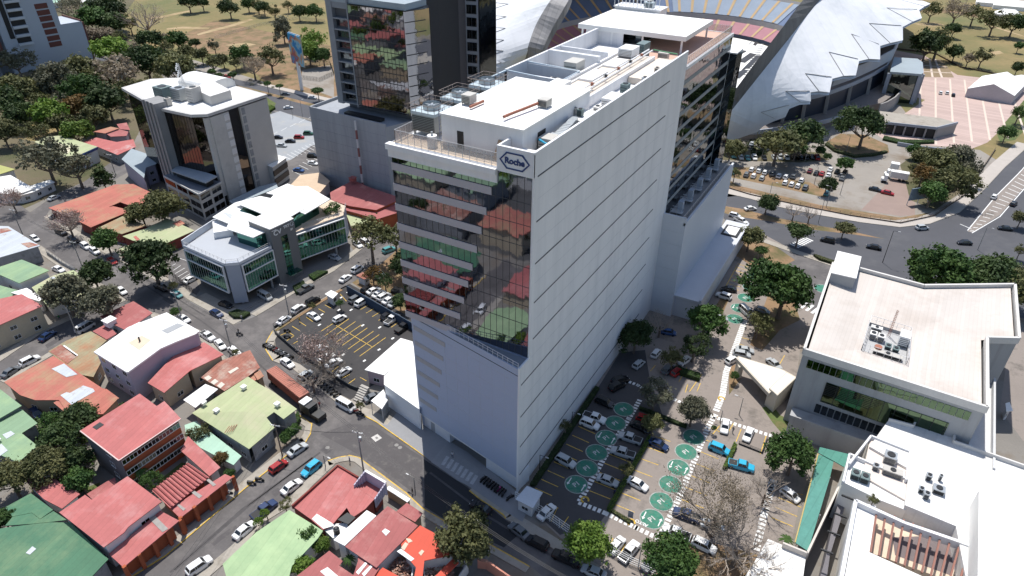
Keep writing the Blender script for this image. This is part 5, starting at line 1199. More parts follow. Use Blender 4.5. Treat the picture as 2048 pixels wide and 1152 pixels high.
b = MB(); b.prism([(-141.0,197.5),(-136.8,199.0),(-136.8,206),(-143,206)],20,70); b.build('service_core',mat('core_brown_grey',(0.085,0.08,0.085),.8,var=.04),t)
b = MB(); b.prism([(-141.8,203.5),(-132.2,205.5),(-132.2,216),(-143,216)],20,70); sb = b.build('side_block',mat('side_grey',(0.26,0.28,0.31),.7),t)
uu = (Vector((-132.2,205.5))-Vector((-136.8,204.5))).normalized()
for k in range(8):
    window(sb,(-134.6,204.9,36+4.1*k),(uu.x,uu.y),3.6,2.9,gm=MWIN,fm=M_DG,bars=1)
b = MB(); b.box(-131.9,-131.5,205.2,216,20,70); b.build('glass_edge',MWIN,t)
pt = thing('rooftop_mast','tall red and white banded radio mast rising in front of the grey podium','mast',tuple(PY(717,300,166.4))[:2]+(0,)); p = PY(717,300,166.4); b = MB()
for k in range(9): b.cyl((p.x-.0,p.y),.38,3.2*k,3.2*k+3.2,8,k%2)
b.build('mast_tube',[mat('mast_white',(0.5,0.5,0.52),.7),mat('mast_red',(0.20,0.08,0.08),.7)],pt)
tk = thing('podium_planter','dark hedge planter on the grey podium terrace','planter',(-160,172,28.3)); b = MB(); b.box(-166,-150,170.5,173,28.3,29.2); b.build('trough',MBLACK,tk)
# ---------------------------------------------------------------- white slab high-rise, top left
t = thing('white_highrise','white residential high-rise with red brown recessed windows at the top left corner','apartment tower',(-440,214,0))
WHR = mat('highrise_white',(0.40,0.44,0.50),.8,var=.04,scale=.1)
q0,q1 = P(32,148,0),P(187,118,0); q0.z = q1.z = 0; uh = (q1-q0).normalized(); nh = Vector((uh.y,-uh.x,0)); LH = (q1-q0).length
def hp(s_,off=0.0): return q0+uh*s_+nh*off
def onwall(px,py,off=0.0):
    d = Vector(ray(px,py)); c0_ = q0+nh*off; t_ = (c0_.dot(nh))/(d.x*nh.x+d.y*nh.y); return Vector((d.x*t_,d.y*t_,CAM_H+d.z*t_))
top_r = onwall(105,0)
sR = (top_r-q0).dot(uh); sP = LH
b = MB(); b.prism([hp(0),hp(sR),hp(sR,-24),hp(0,-24)],0,110); b.prism([hp(sR),hp(sP),hp(sP,-24),hp(sR,-24)],0,21.5); b.build('body',WHR,t)
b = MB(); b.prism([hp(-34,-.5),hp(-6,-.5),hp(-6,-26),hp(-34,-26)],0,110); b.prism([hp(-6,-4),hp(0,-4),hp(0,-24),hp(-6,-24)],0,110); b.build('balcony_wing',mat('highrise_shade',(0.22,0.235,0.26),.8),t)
b = MB(); b.prism([hp(sP-.5,.1),hp(sP,.1),hp(sP,-23.9),hp(sP-.5,-23.9)],21.5,22.4); b.prism([hp(sP),hp(sP+1.0),hp(sP+1.0,-20),hp(sP,-20)],0,21); b.build('brick_side',mat('brick_brown',(0.14,0.06,0.05),.9),t)
BR = mat('recess_red_brown',(0.13,0.045,0.035),.8)
for (x,y) in ((84,-8),(82,12),(87,25),(92,37),(97,50),(102,63),(107,76),(111,88)):
    p = onwall(x,y)
    if p.z > 108: continue
    s_ = (p-q0).dot(uh); b = MB(); b.prism([hp(s_-3.3,.02),hp(s_+3.3,.02),hp(s_+3.3,.12),hp(s_-3.3,.12)],p.z-1.35,p.z+1.35); b.build('window_recess',BR,t)
for (x,y) in ((13,-16),(19,1),(25,18),(31,35),(37,52),(43,69),(49,86)):
    p = onwall(x,y); s_ = (p-q0).dot(uh)
    b = MB(); b.prism([hp(s_-3.2,.02),hp(s_+4.2,.02),hp(s_+4.2,1.7),hp(s_-3.2,1.7)],p.z-1.0,p.z+.2); b.build('balcony',mat('highrise_balcony',(0.5,0.53,0.57),.8),t)
    b = MB(); b.prism([hp(s_-3,.02),hp(s_+4,.02),hp(s_+4,.1),hp(s_-3,.1)],p.z+.3,p.z+2.9); b.build('balcony_glass',MDARK,t)
pa,pb = onwall(2,2),onwall(33,96); s0,s1 = (pa-q0).dot(uh),(pb-q0).dot(uh)
b = MB(); b.prism([hp(s1-1.2,.02),hp(s1+1.2,.02),hp(s1+1.2,.15),hp(s1-1.2,.15)],18,100); b.build('window_column',MDARK,t)
b = MB(); b.prism([hp(s1-9,.02),hp(s1-6.5,.02),hp(s1-6.5,.15),hp(s1-9,.15)],12,100); b.build('brick_column',BR,t)
# ---------------------------------------------------------------- grey office with the ivory folded roof (right)
OZ = 19.6
M_OFF = mat('office_grey',(0.36,0.365,0.37),.85,var=.05,scale=.2,stain=(0.29,0.29,0.29),stain_amt=.5,stain_scale=.35,sz=.08)
M_IV = mat('ivory_sheet_roof',(0.57,0.52,0.475),.75,var=.05,scale=.12,stripe=(math.radians(2),0.8,0.07),stain=(0.50,0.44,0.39),stain_amt=.6,stain_scale=.1,sz=1)
OF = [(-2.7,125.9),(29.6,124.9),(33.0,120.2),(33.2,150.2),(36.0,153.4),(36.0,178.0),(17.3,166.3),(2.9,167.2),(2.9,166.4),(-3.0,166.4)]
OF = [(-2.7,125.9),(29.8,124.9),(30.0,150.0),(35.9,153.2),(36.0,178.0),(17.3,166.3),(2.9,167.0),(-3.0,166.4)]
t = thing('grey_office','wide grey office building with a folded ivory roof, right of the office car park','office building',(15,145,0))
b = MB(); b.prism(OF,0,OZ-.6,top=False); b.build('wall',M_OFF,t)
rf = inset(OF,.7)
cs = [P(x,y,OZ-1.3) for x,y in ((1722,668),(1736,600),(1830,618),(1822,700))]
b = MB(); z0_ = OZ-.9
def rv(p,z): return (p[0],p[1],z)
cl,ch = OZ-2.1,OZ-.5
c_ = [(7.6,134.5),(7.9,146.5),(16.0,146.0),(16.2,134.0)]
b.add([rv(rf[0],ch),rv(rf[1],ch),rv(c_[3],cl+.3),rv(c_[0],cl+.3)],[(0,1,2,3)])
b.add([rv(rf[1],ch),rv(rf[2],ch-.6),rv(c_[3],cl+.3)],[(0,1,2)])
b.add([rv(rf[2],ch-.6),rv(rf[3],ch),rv((30.5,158),cl+1.0),rv(c_[2],cl+.2),rv(c_[3],cl+.3)],[(0,1,2,3,4)])
b.add([rv(rf[3],ch),rv(rf[4],ch),rv((30.5,158),cl+1.0)],[(0,1,2)])
b.add([rv(rf[4],ch),rv(rf[5],ch),rv(c_[2],cl+.2),rv((30.5,158),cl+1.0)],[(0,1,2,3)])
b.add([rv(rf[5],ch),rv(rf[6],ch),rv(c_[1],cl+.3),rv(c_[2],cl+.2)],[(0,1,2,3)])
b.add([rv(rf[6],ch),rv(rf[7],ch),rv(c_[1],cl+.3)],[(0,1,2)])
b.add([rv(rf[7],ch),rv(rf[0],ch),rv(c_[0],cl+.3),rv(c_[1],cl+.3)],[(0,1,2,3)])
b.build('roof',M_IV,t)
b = MB(); n_ = len(OF)
for i in range(n_):
    a,c = Vector((*OF[i],OZ-.4)),Vector((*OF[(i+1)%n_],OZ-.4)); b.beam(a,c,.55,1.6)
b.build('parapet',mat('parapet_ivory',(0.62,0.60,0.57),.8),t)
wl = MB(); wl.add([rv(c_[i],z) for i in range(4) for z in (cl-2.2,cl+.35)],[(0,1,3,2),(2,3,5,4),(4,5,7,6),(6,7,1,0),(0,2,4,6)]); wl.build('plant_well',MGREY,t)
gm_ = glass('office_green_glass',(0.09,0.13,0.08),wob=(.01,1.5,2.4))
for k in range(26):
    x = -1.4+k*1.135; yy = 125.9-(x+2.7)*.0308; b = MB(); b.box(x,x+1.02,yy-.13,yy+.3,15.6,17.6); b.build('window',gm_,t)
b = MB(); b.prism([(3.2,125.55),(25.5,124.85),(25.5,125.4),(3.2,126)],8.4,13.6); b.build('atrium_glass',gm_,t)
b = MB()
for k in range(7): b.prism([(3.2,125.4),(12.0+k*.4,125.2),(12.0+k*.4,125.5),(3.2,125.75)],10.6+.42*k,10.7+.42*k)
for x in np.arange(3.2,25.6,2.2): b.box(x-.06,x+.06,124.75+.03*(25-x),124.9+.03*(25-x),8.4,13.6)
b.build('sun_louvre',MBLACK,t)
for k in range(16): b = MB(); x = 2.6+k*1.3; yy = 125.9-(x+2.7)*.0308; b.box(x,x+1.1,yy-.2,yy+.3,5.2,7.4); b.build('window',MWIN,t)
b = MB(); b.box(-1.6,24,121.5,125.5,4.2,4.6); b.box(-1.6,24,121.4,121.7,4.6,5.6); b.box(-1.4,24,121.6,125.4,0,4.2); b.build('terrace',M_OFF,t)
b = MB(); b.prism([(29.8,124.9),(33.6,119.6),(34.2,149.5),(30.1,150)],9,9.5); b.prism([(33.6,119.6),(34.0,119.6),(34.6,149.5),(34.2,149.5)],9,10.9); b.prism([(29.8,124.9),(33.6,119.6),(34.0,120),(30.2,125.2)],0,10.4); b.build('side_gallery',mat('gallery_pale',(0.55,0.55,0.55),.8),t)
b = MB(); b.prism([(29.9,119.9),(33.6,119.7),(33.7,149),(29.95,149)],0,9); b.build('side_wing',M_OFF,t)
q = [P(x,y,21.8) for x,y in ((1663,545),(1676,502),(1722,513),(1712,556))]; b = MB(); b.prism(q,17,21.6); b.prism(inset(q,-.1),21.6,21.8,1); b.build('stair_tower',[MGREY,MROOFW],t)
# plant in the roof well
for k,(x,y,sx,sy,h_,m_,l) in enumerate(((9.2,141.5,1.3,1.6,1.4,MACW,'left white condenser in the ivory roof well'),(10.8,141.3,1.3,1.6,1.4,MACW,'second white condenser in the ivory roof well'),(12.4,138.4,1.1,1.5,1.3,MACD,'dark slatted fan unit in the middle of the ivory roof well'),(13.9,138.2,1.1,1.5,1.3,MACD,'right dark slatted fan unit in the ivory roof well'),(15.0,142.6,1.8,3.0,2.6,MWHITE,'tall white box in the far right corner of the ivory roof well'),(9.6,144.4,2.2,1.0,1.2,MACW,'back left pale condenser in the ivory roof well'),(12.6,135.9,5.5,1.2,.9,MAC,'long low beige duct along the near side of the ivory roof well'))):
    roof_box('rooftop_unit',l,'rooftop unit',x,y,cl-.4,sx,sy,h_,m_,fan=m_ is not MWHITE)
b = MB(); b.prism(c_,cl-2.0,cl-.42); b.build('well_floor',mat('well_grey',(0.4,0.4,0.4),.9),t)
b = MB(); b.cyl((10.6,136.8),.75,cl-.4,cl+1.0,14); tt = thing('red_drum','rusty red round drum in the ivory roof well','drum',(10.6,136.8,cl-.4)); b.build('drum',MRUST,tt)
ws = thing('well_screen','white wire screen fence around the ivory roof well','screen fence',(12,140,cl+.4)); railing(ws,[(*c_[0],),(*c_[1],),(*c_[2],),(*c_[3],),(*c_[0],)],cl+.35,1.8,MFRAME,None,step=1.3,name='screen')
ma = thing('antenna_mast','red lattice antenna rising from the ivory roof well','antenna',(12.2,144,cl)); b = MB()
for dx,dy in ((0,0),(.5,0),(.25,.4)): b.beam((12+dx,144+dy,cl-.4),(12+dx*.6,144+dy*.6,cl+6.5),.07,.07)
for k in range(9): b.beam((12,144,cl+.2+k*.68),(12.45,144.1,cl+.8+k*.68),.05)
b.build('lattice',MRUST,ma)
# triangular entrance canopy
t = thing('entrance_canopy','cream triangular concrete canopy pointing across the driveway','canopy',(-9,134,0))
q = [P(x,y,4.6) for x,y in ((1472,716),(1477,712),(1566,739),(1593,754),(1556,790),(1546,780),(1538,787))]
M_CR = mat('canopy_cream',(0.55,0.50,0.42),.85,var=.07)
b = MB(); b.prism(q,3.7,4.6); b.prism(inset(q,.45),4.6,4.64,1); b.build('roof',[M_CR,MROOFW],t)
q2 = [P(x,y,5.0) for x,y in ((1538,776),(1572,744),(1593,755),(1555,791))]; b = MB(); b.prism(q2,0,5.0); b.prism(inset(q2,.3),5.0,5.03,1); b.build('box',[M_CR,MROOFW],t)
b = MB(); b.prism([P(1473,722,3.7),P(1486,724,3.7),P(1488,732,3.7),P(1478,735,3.7)],0,3.7); b.build('pier',M_CR,t)
# ---------------------------------------------------------------- white complex, bottom right
t = thing('white_complex','sprawling white roofed complex with a brown slatted pergola at the bottom right corner','office complex',(20,105,0))
def wpoly(s,z): return [P(x,y,z) for x,y in pp(s)]
b = MB(); b.prism(wpoly('F 1739,893 1777,840 1826,852 1832,844 1907,866 1905,884 2080,945 2300,1100 2200,1500 1960,1300 1912,1052 1810,1010 1818,938',10.5),0,10.5); b.build('main_block',MROOFD,t)
b = MB()
for s in ('F 1777,840 1826,853 1832,843 1908,867 1907,884 2090,948 2300,1090',):
    q = wpoly(s,10.9)
    for a,c in zip(q,q[1:]): b.beam(a,c,.35,.9)
b.build('parapet',mat('parapet_ivory',(0.62,0.60,0.57)),t)
b = MB(); b.prism(wpoly('F 1725,952 1741,872 1820,904 1815,950 1810,1000',10.0),0,10.0); b.build('plant_terrace',mat('terrace_cream',(0.66,0.58,0.52),.9,var=.08),t)
b = MB(); q = wpoly('F 1698,928 1742,872 1820,903 1812,960',10.7)
for a,c in zip(q,q[1:]): b.beam((a.x,a.y,10.3),(c.x,c.y,10.3),.35,1.2)
b.build('parapet',MWALL,t)
b = MB(); b.prism(wpoly('F 1686,964 1699,908 1822,962 1812,1020 1760,1000',9.6),0,9.6); b.build('lower_terrace',MROOFW,t)
b = MB(); q = wpoly('F 1686,964 1699,908 1822,962',10.2)
for a,c in zip(q,q[1:]): b.beam((a.x,a.y,9.9),(c.x,c.y,9.9),.35,1.0)
b.build('parapet',MWALL,t)
b = MB(); q = wpoly('F 1712,1000 1810,1045 1950,1093',10.8)
for a,c in zip(q,q[1:]): b.beam((a.x,a.y,10.0),(c.x,c.y,10.0),.6,1.6)
q = wpoly('F 1712,1000 1675,1200',10.8); b.beam((q[0].x,q[0].y,10),(q[1].x,q[1].y,10),.6,1.6); b.build('pergola_wall',MWALL,t)
b = MB(); b.prism(wpoly('F 1712,1002 1752,1012 1740,1105 1700,1098',9.7),0,9.7); b.prism(wpoly('F 1700,1098 1740,1105 1850,1155 1850,1260 1670,1260',10.2),0,10.2); b.build('white_deck',MROOFW,t)
b = MB(); b.prism(wpoly('F 1752,1015 1950,1093 1950,1180 1740,1105',7.0),0,7.0); b.build('pergola_floor',MTERR,t)
b = MB(); b.prism(wpoly('F 1785,1075 1900,1070 1920,1110 1900,1150 1790,1110',7.02),7.0,7.05); b.build('pergola_rug',mat('deck_mauve_grey',(0.17,0.14,0.14),.9),t)
qa = wpoly('F 1754,1018 1940,1092',9.9); qb = wpoly('F 1741,1105 1915,1175',9.9)
for k in range(11):
    tt_ = k/10; a = qa[0]+(qa[1]-qa[0])*tt_; c = qb[0]+(qb[1]-qb[0])*tt_; b = MB(); b.beam(a,c,.28,.3); b.build('pergola_beam',mat('beam_brown',(0.26,0.12,0.09),.8),t)
b = MB(); b.prism(wpoly('F 1958,980 2100,1060 2300,1300 2000,1400 1955,1200',15),0,15); b.build('high_block',MROOFW,t)
b = MB(); b.prism(wpoly('F 1626,1200 1648,1128 1680,990 1688,963 1700,980 1660,1110 1640,1250',4.0),0,4.0); b.build('side_passage',mat('passage_grey',(0.16,0.15,0.16),.9,var=.1),t)
b = MB()
for k in range(4):
    a,c = P(1683-k*14,990+k*36,8.0),P(1708-k*14,1000+k*36,8.0); b.beam(a,c,.25,.3)
b.build('steel_frame',MBLACK,t)
b = MB(); q = wpoly('F 1686,970 1676,976 1615,1105 1566,1085',5.2)
for a,c in zip(q,q[1:]): b.beam((a.x,a.y,2.6),(c.x,c.y,2.6),.35,5.2)
b.build('boundary_wall',mat('wall_cream',(0.58,0.53,0.48),.85),t)
t2 = thing('green_glass_walkway','long green glass canopy walkway beside the white complex','walkway canopy',tuple(P(1630,1000,0)))
GW = mat('green_glass_roof',(0.10,0.27,0.22),.15,var=.12,scale=.8,spec=.8,stripe=(math.radians(10),1.5,.12))
b = MB(); b.prism(wpoly('F 1590,1085 1636,908 1668,920 1660,955 1616,1102',3.6),3.45,3.6); b.prism(wpoly('F 1640,894 1697,908 1690,935 1668,922 1636,905',3.8),3.65,3.8); b.build('glass_roof',GW,t2)
for (x,y) in ((1594,1085),(1614,1010),(1636,920),(1660,955),(1640,1030),(1618,1100)): p = P(x,y,3.4); b = MB(); b.cyl((p.x,p.y),.09,0,3.45,8); b.build('post',MRAIL,t2)
b = MB(); q = wpoly('F 1590,1085 1636,908',3.65); b.beam(q[0],q[1],.2,.2); b.build('edge_beam',mat('beam_ochre',(0.42,0.33,0.12),.7),t2)
h = house('white_corner_house','white flat roof at the bottom edge left of the green glass walkway','house',[('F 1536,1078 1556,1086 1612,1112 1600,1200 1500,1240 1480,1170',4.0,MROOFW)],M_CR,win=False)
for (x,y,sx,sy,h_,m_,l) in ((1710,950,1.4,1.8,1.2,MACD,'left of two dark fan units on the white terrace beside the pergola'),(1729,957,1.4,1.8,1.2,MACD,'right of two dark fan units on the white terrace beside the pergola'),(1783,948,3.2,1.4,1.5,MAC,'long beige ribbed air unit on the white terrace'),(1779,918,2.0,2.0,1.6,MSTEEL,'square steel cooling unit in the cream plant terrace'),(1750,937,1.0,1.0,1.4,MSTEEL,'small round topped steel vent on the white terrace edge'),(1857,955,.9,.9,1.2,MSTEEL,'upper steel turbine vent on the main white roof'),(1842,980,.8,.8,1.0,MSTEEL,'left steel turbine vent on the main white roof'),(1852,992,.9,.9,1.3,MSTEEL,'lowest steel turbine vent on the main white roof'),(1877,980,1.8,1.5,1.0,MSTEEL,'square steel fan box on the main white roof'),(1880,957,.5,.5,1.3,MSTEEL,'thin bent pipe vent on the main white roof')):
    z = 10.5 if x > 1820 else (10.0 if y < 930 else 9.6); p = P(x,y,z+.5)
    roof_box('rooftop_unit',l,'rooftop unit',p.x,p.y,z,sx,sy,h_,m_,legs=.1)
# ---------------------------------------------------------------- low houses across the street behind the camera, seen mirrored in the glass fronts
random.seed(11)
mr = [R_RED,R_MIDG,R_RED2,R_WHITE,R_RUST,R_GREEN,R_TERRA,R_LGREEN,R_RED,R_GREY]
MC = {R_RED:'rose red',R_MIDG:'mid green',R_RED2:'dull red',R_WHITE:'white',R_RUST:'rusty',R_GREEN:'dark green',R_TERRA:'terracotta',R_LGREEN:'light green',R_GREY:'zinc grey'}
for i in range(17):
    for j in range(8):
        x = -430+i*25+random.uniform(-2,2); y = -130+j*24+random.uniform(-2,2); dd = [sum(RC[r_][c_]*v for r_,v in enumerate((x+8,y+8,-CAM_H))) for c_ in range(3)]
        if dd[2] < 0 and -130 < CX-FPX*dd[0]/dd[2] < 2200 and CY+FPX*dd[1]/dd[2] < 1320: continue
        if random.random() < .1: continue
        mm_ = random.choice(mr); wd,dp = random.uniform(15,22),random.uniform(14,20); z = random.choice((3.8,4.6,6.8))
        r = thing('low_house','low house with a %s roof seen only mirrored in the glass fronts' % MC[mm_],'house',(x,y,0),0,'low %s roofed houses mirrored in the glass fronts' % MC[mm_])
        b = MB(); b.prism([(x,y),(x+wd,y),(x+wd,y+dp/2),(x,y+dp/2)],z-.15,[z,z,z+1,z+1]); b.prism([(x,y+dp/2),(x+wd,y+dp/2),(x+wd,y+dp),(x,y+dp)],z-.15,[z+1,z+1,z,z]); b.build('roof',mm_,r)
        b = MB(); b.box(x+.5,x+wd-.5,y+.5,y+dp-.5,0,z-.14); b.build('wall',random.choice((W_WHITE,W_BEIGE,W_GREY)),r)
# ---------------------------------------------------------------- the stadium
M_STR = mat('stadium_sheet',(0.70,0.71,0.73),.7,var=.05,scale=.02,stain=(0.60,0.62,0.64),stain_amt=.6,stain_scale=.05,spec=.25,stripe=(-.7,7.0,.03))
M_STG = mat('stadium_cladding',(0.27,0.26,0.255),.6,var=.08,scale=.1,stripe=(0.0,3.0,.16))
M_STD = mat('stadium_dark',(0.022,0.03,0.05),.5,var=.15)
M_STC = mat('stadium_concrete',(0.30,0.29,0.28),.9,var=.1,scale=.1)
SB = mat('seat_blue',(0.10,0.15,0.26),.7,var=.12,scale=.15); SBL = mat('seat_grey_blue',(0.24,0.30,0.38),.7,var=.1,scale=.15)
SR = mat('seat_red',(0.36,0.15,0.18),.7,var=.12,scale=.15); SY = mat('aisle_yellow',(0.46,0.31,0.15),.7,var=.08)
st = thing('stadium','large stadium with two pointed white shell roofs over blue and red stands','stadium',(-120,415,0))
def solve(px,py,zf):
    """the farthest point of the ray through a survey pixel at the height zf(y)"""
    z = 30.0
    for _ in range(40): p = P(px,py,z); z = z*.6+.4*zf(p.y)
    return P(px,py,z)
def spline(pts,n):
    pts = [Vector(p) for p in pts]; out = []
    for i in range(len(pts)-1):
        p0,p1,p2,p3 = pts[max(i-1,0)],pts[i],pts[i+1],pts[min(i+2,len(pts)-1)]
        for k in range(n):
            t = k/n; out.append(.5*((2*p1)+(p2-p0)*t+(2*p0-5*p1+4*p2-p3)*t*t+(3*p1-p0-3*p2+p3)*t*t*t))
    out.append(pts[-1]); return out
def shell(name,inner,ridge,outer,beam_m):
    """inner: lower edge of the grey arch beam; ridge: where the white sheet begins; outer: eaves with saw teeth"""
    N = len(ridge); b = MB(); M_ = 8
    outer = [p+(p-ridge[i]).normalized()*(0,2.2,-1.2)[i % 3]*(1 if 4 < i < N-2 else 0)*min(1.6,i/12)*Vector((1,1,0)).length/1.41 for i,p in enumerate(outer)]
    rows = []
    for i in range(N):
        row = []
        for j in range(M_+1):
            t = j/M_; p = ridge[i].lerp(outer[i],t); pass; row.append(p)
        rows.append(row)
    v = [p for r in rows for p in r]; f = [(i*(M_+1)+j,i*(M_+1)+j+1,(i+1)*(M_+1)+j+1,(i+1)*(M_+1)+j) for i in range(N-1) for j in range(M_)]
    b.add(v,f)
    v2 = [p-Vector((0,0,1.2)) for p in v]; b.add(v2,[q[::-1] for q in f])
    o = b.build(name,M_STR,st)
    bm = MB()
    for i in range(N-1):
        bm.add([inner[i],inner[i+1],ridge[i+1]+Vector((0,0,.4)),ridge[i]+Vector((0,0,.4))],[(0,1,2,3)])
        bm.add([inner[i]-Vector((0,0,.0)),inner[i+1],inner[i+1]-Vector((0,0,5)),inner[i]-Vector((0,0,5))],[(0,3,2,1)])
        bm.add([ridge[i],ridge[i+1],inner[i+1]-Vector((0,0,5)),inner[i]-Vector((0,0,5))],[(0,1,2,3)])
    bm.build('arch_beam',beam_m,o)
    sm = MB()
    for i in range(3,N-2,3):
        a,c,d_ = ridge[i].lerp(outer[i],.62),outer[i],outer[min(i+2,N-1)]; up = Vector((0,0,.15))
        sm.beam(a+up,c+up,.35,.12); sm.beam(a+up,d_.lerp(ridge[min(i+2,N-1)],.03)+up,.35,.12)
    sm.build('roof_seam',M_STG,o)
    return o
# right shell
rin = spline([P(1405,268,2),P(1435,226,14),P(1464,188,24),P(1507,130,35),P(1564,56,44),P(1606,0,49),Vector((-51,395,51)),Vector((-52,440,49)),Vector((-55,490,38)),Vector((-62,540,3))],4)
rrd = spline([P(1400,297,1),P(1436,254,10),P(1464,220,18),P(1522,147,29),P(1582,72,38),P(1640,0,46),Vector((-43,400,48)),Vector((-44,445,46)),Vector((-48,495,34)),Vector((-60,545,2))],4)
rout = spline([P(1402,299,1),P(1456,282,3),P(1530,248,9),P(1600,204,17),P(1652,174,21),P(1722,128,25),P(1780,86,27),P(1835,32,28),P(1850,2,27),Vector((-20,620,10))],4)
shell('roof_shell',rin,rrd,rout,mat('arch_dark_cladding',(0.11,0.108,0.108),.7,var=.1,scale=.1,stripe=(.6,3.0,.2)))
# left shell
lin_ = spline([P(1058,172,6),P(1064,140,16),P(1075,115,24),P(1092,78,32),P(1112,38,40),P(1135,0,46),Vector((-170,360,50)),Vector((-172,420,48)),Vector((-172,480,36)),Vector((-175,540,3))],4)
lin_ = spline([P(1062,172,4),P(1072,135,16),P(1085,100,26),P(1102,62,34),P(1120,30,41),P(1140,-5,47),Vector((-171,372,50)),Vector((-173,430,47)),Vector((-173,490,34)),Vector((-176,540,3))],4)
lrd = spline([P(1038,178,4),P(1047,130,16),P(1056,95,26),P(1070,55,34),P(1088,22,41),P(1108,-10,47),Vector((-182,372,49)),Vector((-184,430,46)),Vector((-184,490,33)),Vector((-180,545,2))],4)
lout = spline([P(1012,182,3),P(975,150,10),P(978,118,16),P(972,95,20),P(970,64,24),P(966,32,26),P(976,0,28),Vector((-262,420,28)),Vector((-258,490,20)),Vector((-215,560,4))],4)
shell('roof_shell',lin_,lrd,lout,M_STG)
# bowl: ellipse of stands
CXs,CYs = -124.0,412.0
def ring(a0,b0,z0,a1,b1,z1,t0,t1,n,m,name,aisles=0,am=None):
    b = MB()
    for k in range(n):
        A0_,A1_ = t0+(t1-t0)*k/n,t0+(t1-t0)*(k+1)/n
        steps = 6
        for s_ in range(steps):
            f0,f1 = s_/steps,(s_+1)/steps
            za,zb = z0+(z1-z0)*f0,z0+(z1-z0)*f1
            def q(A,f,z): return (CXs+(a0+(a1-a0)*f)*math.cos(A),CYs+(b0+(b1-b0)*f)*math.sin(A),z)
            b.add([q(A0_,f0,za),q(A1_,f0,za),q(A1_,f1,zb),q(A0_,f1,zb)],[(3,2,1,0)])
    o = b.build(name,m,st)
    if aisles:
        for k in range(aisles):
            c = MB()
            A = t0+(t1-t0)*(k+.5)/aisles; w_ = 0.9/(a0+b0)*2
            def q(A,f,z): return (CXs+(a0+(a1-a0)*f)*math.cos(A),CYs+(b0+(b1-b0)*f)*math.sin(A),z+.25)
            c.add([q(A-w_,0,z0),q(A+w_,0,z0),q(A+w_,1,z1),q(A-w_,1,z1)],[(3,2,1,0)]); c.build('aisle',am or SY,o)
    return o
ring(72,88,2.2,84,97,8,math.radians(-60),math.radians(235),60,SR,'lower_stand',40)
ring(85,98,11,104,112,22,math.radians(15),math.radians(235),60,SB,'upper_stand',34)
ring(85,98,11.5,104,112,22.5,math.radians(62),math.radians(113),24,SBL,'far_stand',9)
ring(84,97,8,85,98,11.2,math.radians(-60),math.radians(235),60,M_STC,'balcony_front')
ring(71,87,0,72,88,2.2,math.radians(-60),math.radians(235),60,M_STD,'pitch_wall')
ring(104,112,22.5,105,113,24,math.radians(15),math.radians(235),60,M_STC,'stand_rim')
b = MB(); b.prism([(CXs+70*math.cos(2*math.pi*k/48),CYs+86*math.sin(2*math.pi*k/48)) for k in range(48)],0.02,.1); b.build('field',mat('covered_field',(0.78,0.79,0.78),.7,var=.04),st)
for (s) in ('F 1461,113 1480,101 1493,103 1476,113','F 1476,124 1500,107 1512,110 1490,126','F 1484,140 1512,112 1522,112 1500,136','F 1506,90 1514,80 1518,84 1511,92','F 1466,152 1486,140 1496,142 1478,158'): b = MB(); b.prism(world(s),.12,.5); b.build('stage_cover',MBLACK,st)
b = MB(); q = world('F 1463,87 1498,89 1508,78 1500,71 1463,66',.13)
for a,c in zip(q,q[1:]): b.beam(a,c,.8,.1)
for k in range(16): a = P(1487+k*1.9,147-k*4.1+2,.3); b.beam(a,a+Vector((4,1.5,0)),.45,.25)
b.build('field_edge_line',M_STC,st)
# facade below the right shell
fo = [P(1528,250,4),P(1560,244,4),P(1600,238,4),P(1645,226,4),P(1690,208,4),P(1730,188,4),P(1762,168,4),P(1776,140,4),P(1784,112,4)]
b = MB()
for a,c in zip(fo,fo[1:]):
    cen = Vector((-120,415)); 
    da = (Vector((a.x,a.y))-cen).normalized(); dc = (Vector((c.x,c.y))-cen).normalized()
    b.prism([a,c,(c.x-dc.x*8,c.y-dc.y*8),(a.x-da.x*8,a.y-da.y*8)],3.5,13)
b.build('facade',M_STD,st)
b = MB()
for a,c in zip(fo,fo[1:]): b.beam((a.x+.3,a.y-.3,13.4),(c.x+.3,c.y-.3,13.4),.8,1.6); 
for a,c in zip(fo[3:],fo[4:]): b.beam((a.x+1.0,a.y-.4,19.5),(c.x+1.0,c.y-.4,19.5),.6,5.5)
b.build('facade_rim',mat('rim_blue_grey',(0.30,0.33,0.38),.7),st)
b = MB()
for p in fo[1:-1]: b.beam((p.x+1.2,p.y-1.2,3.5),(p.x+.4,p.y-.4,13),.9,1.4)
b.build('buttress',M_STC,st)
# raised deck round the stadium
dk = world('F 1448,262 1510,262 1575,253 1640,243 1690,230 1720,215 1765,205 1800,180 1790,140 1700,190 1600,222 1520,240',4.2)
b = MB(); b.prism(dk,0,4.2); b.build('deck',mat('deck_brown_grey',(0.21,0.185,0.17),.9,var=.1,scale=.2),st)
b = MB()
q = world('F 1448,262 1510,262 1575,253 1640,243 1690,230 1700,227',5.2)
for a,c in zip(q,q[1:]): b.beam((a.x,a.y,4.6),(c.x,c.y,4.6),.6,1.8)
b.build('deck_parapet',mat('rim_blue_grey',(0.30,0.33,0.38)),st)
sc_ = thing('stadium_scoreboard','black stadium scoreboard on white posts at the far end of the stands','scoreboard',(-104,536,20))
b = MB(); a,c = P(1437,10,27),P(1518,18,27); a = Vector((a.x,a.y,0)); c = Vector((c.x,c.y,0)); a = Vector((-127,528,0)); c = Vector((-100,528,0))
b.box(-127,-100,527.5,529,16,26); b.build('screen',MBLACK,sc_)
b = MB(); b.box(-128,-99,527.3,529.2,14.6,15.8); b.box(-129.6,-127.2,527,529.4,9,27); b.box(-99.8,-97.4,527,529.4,9,27)
b.box(-120,-119,527.2,529,9,15); b.box(-108,-107,527.2,529,9,15); b.build('frame',MWHITE,sc_)
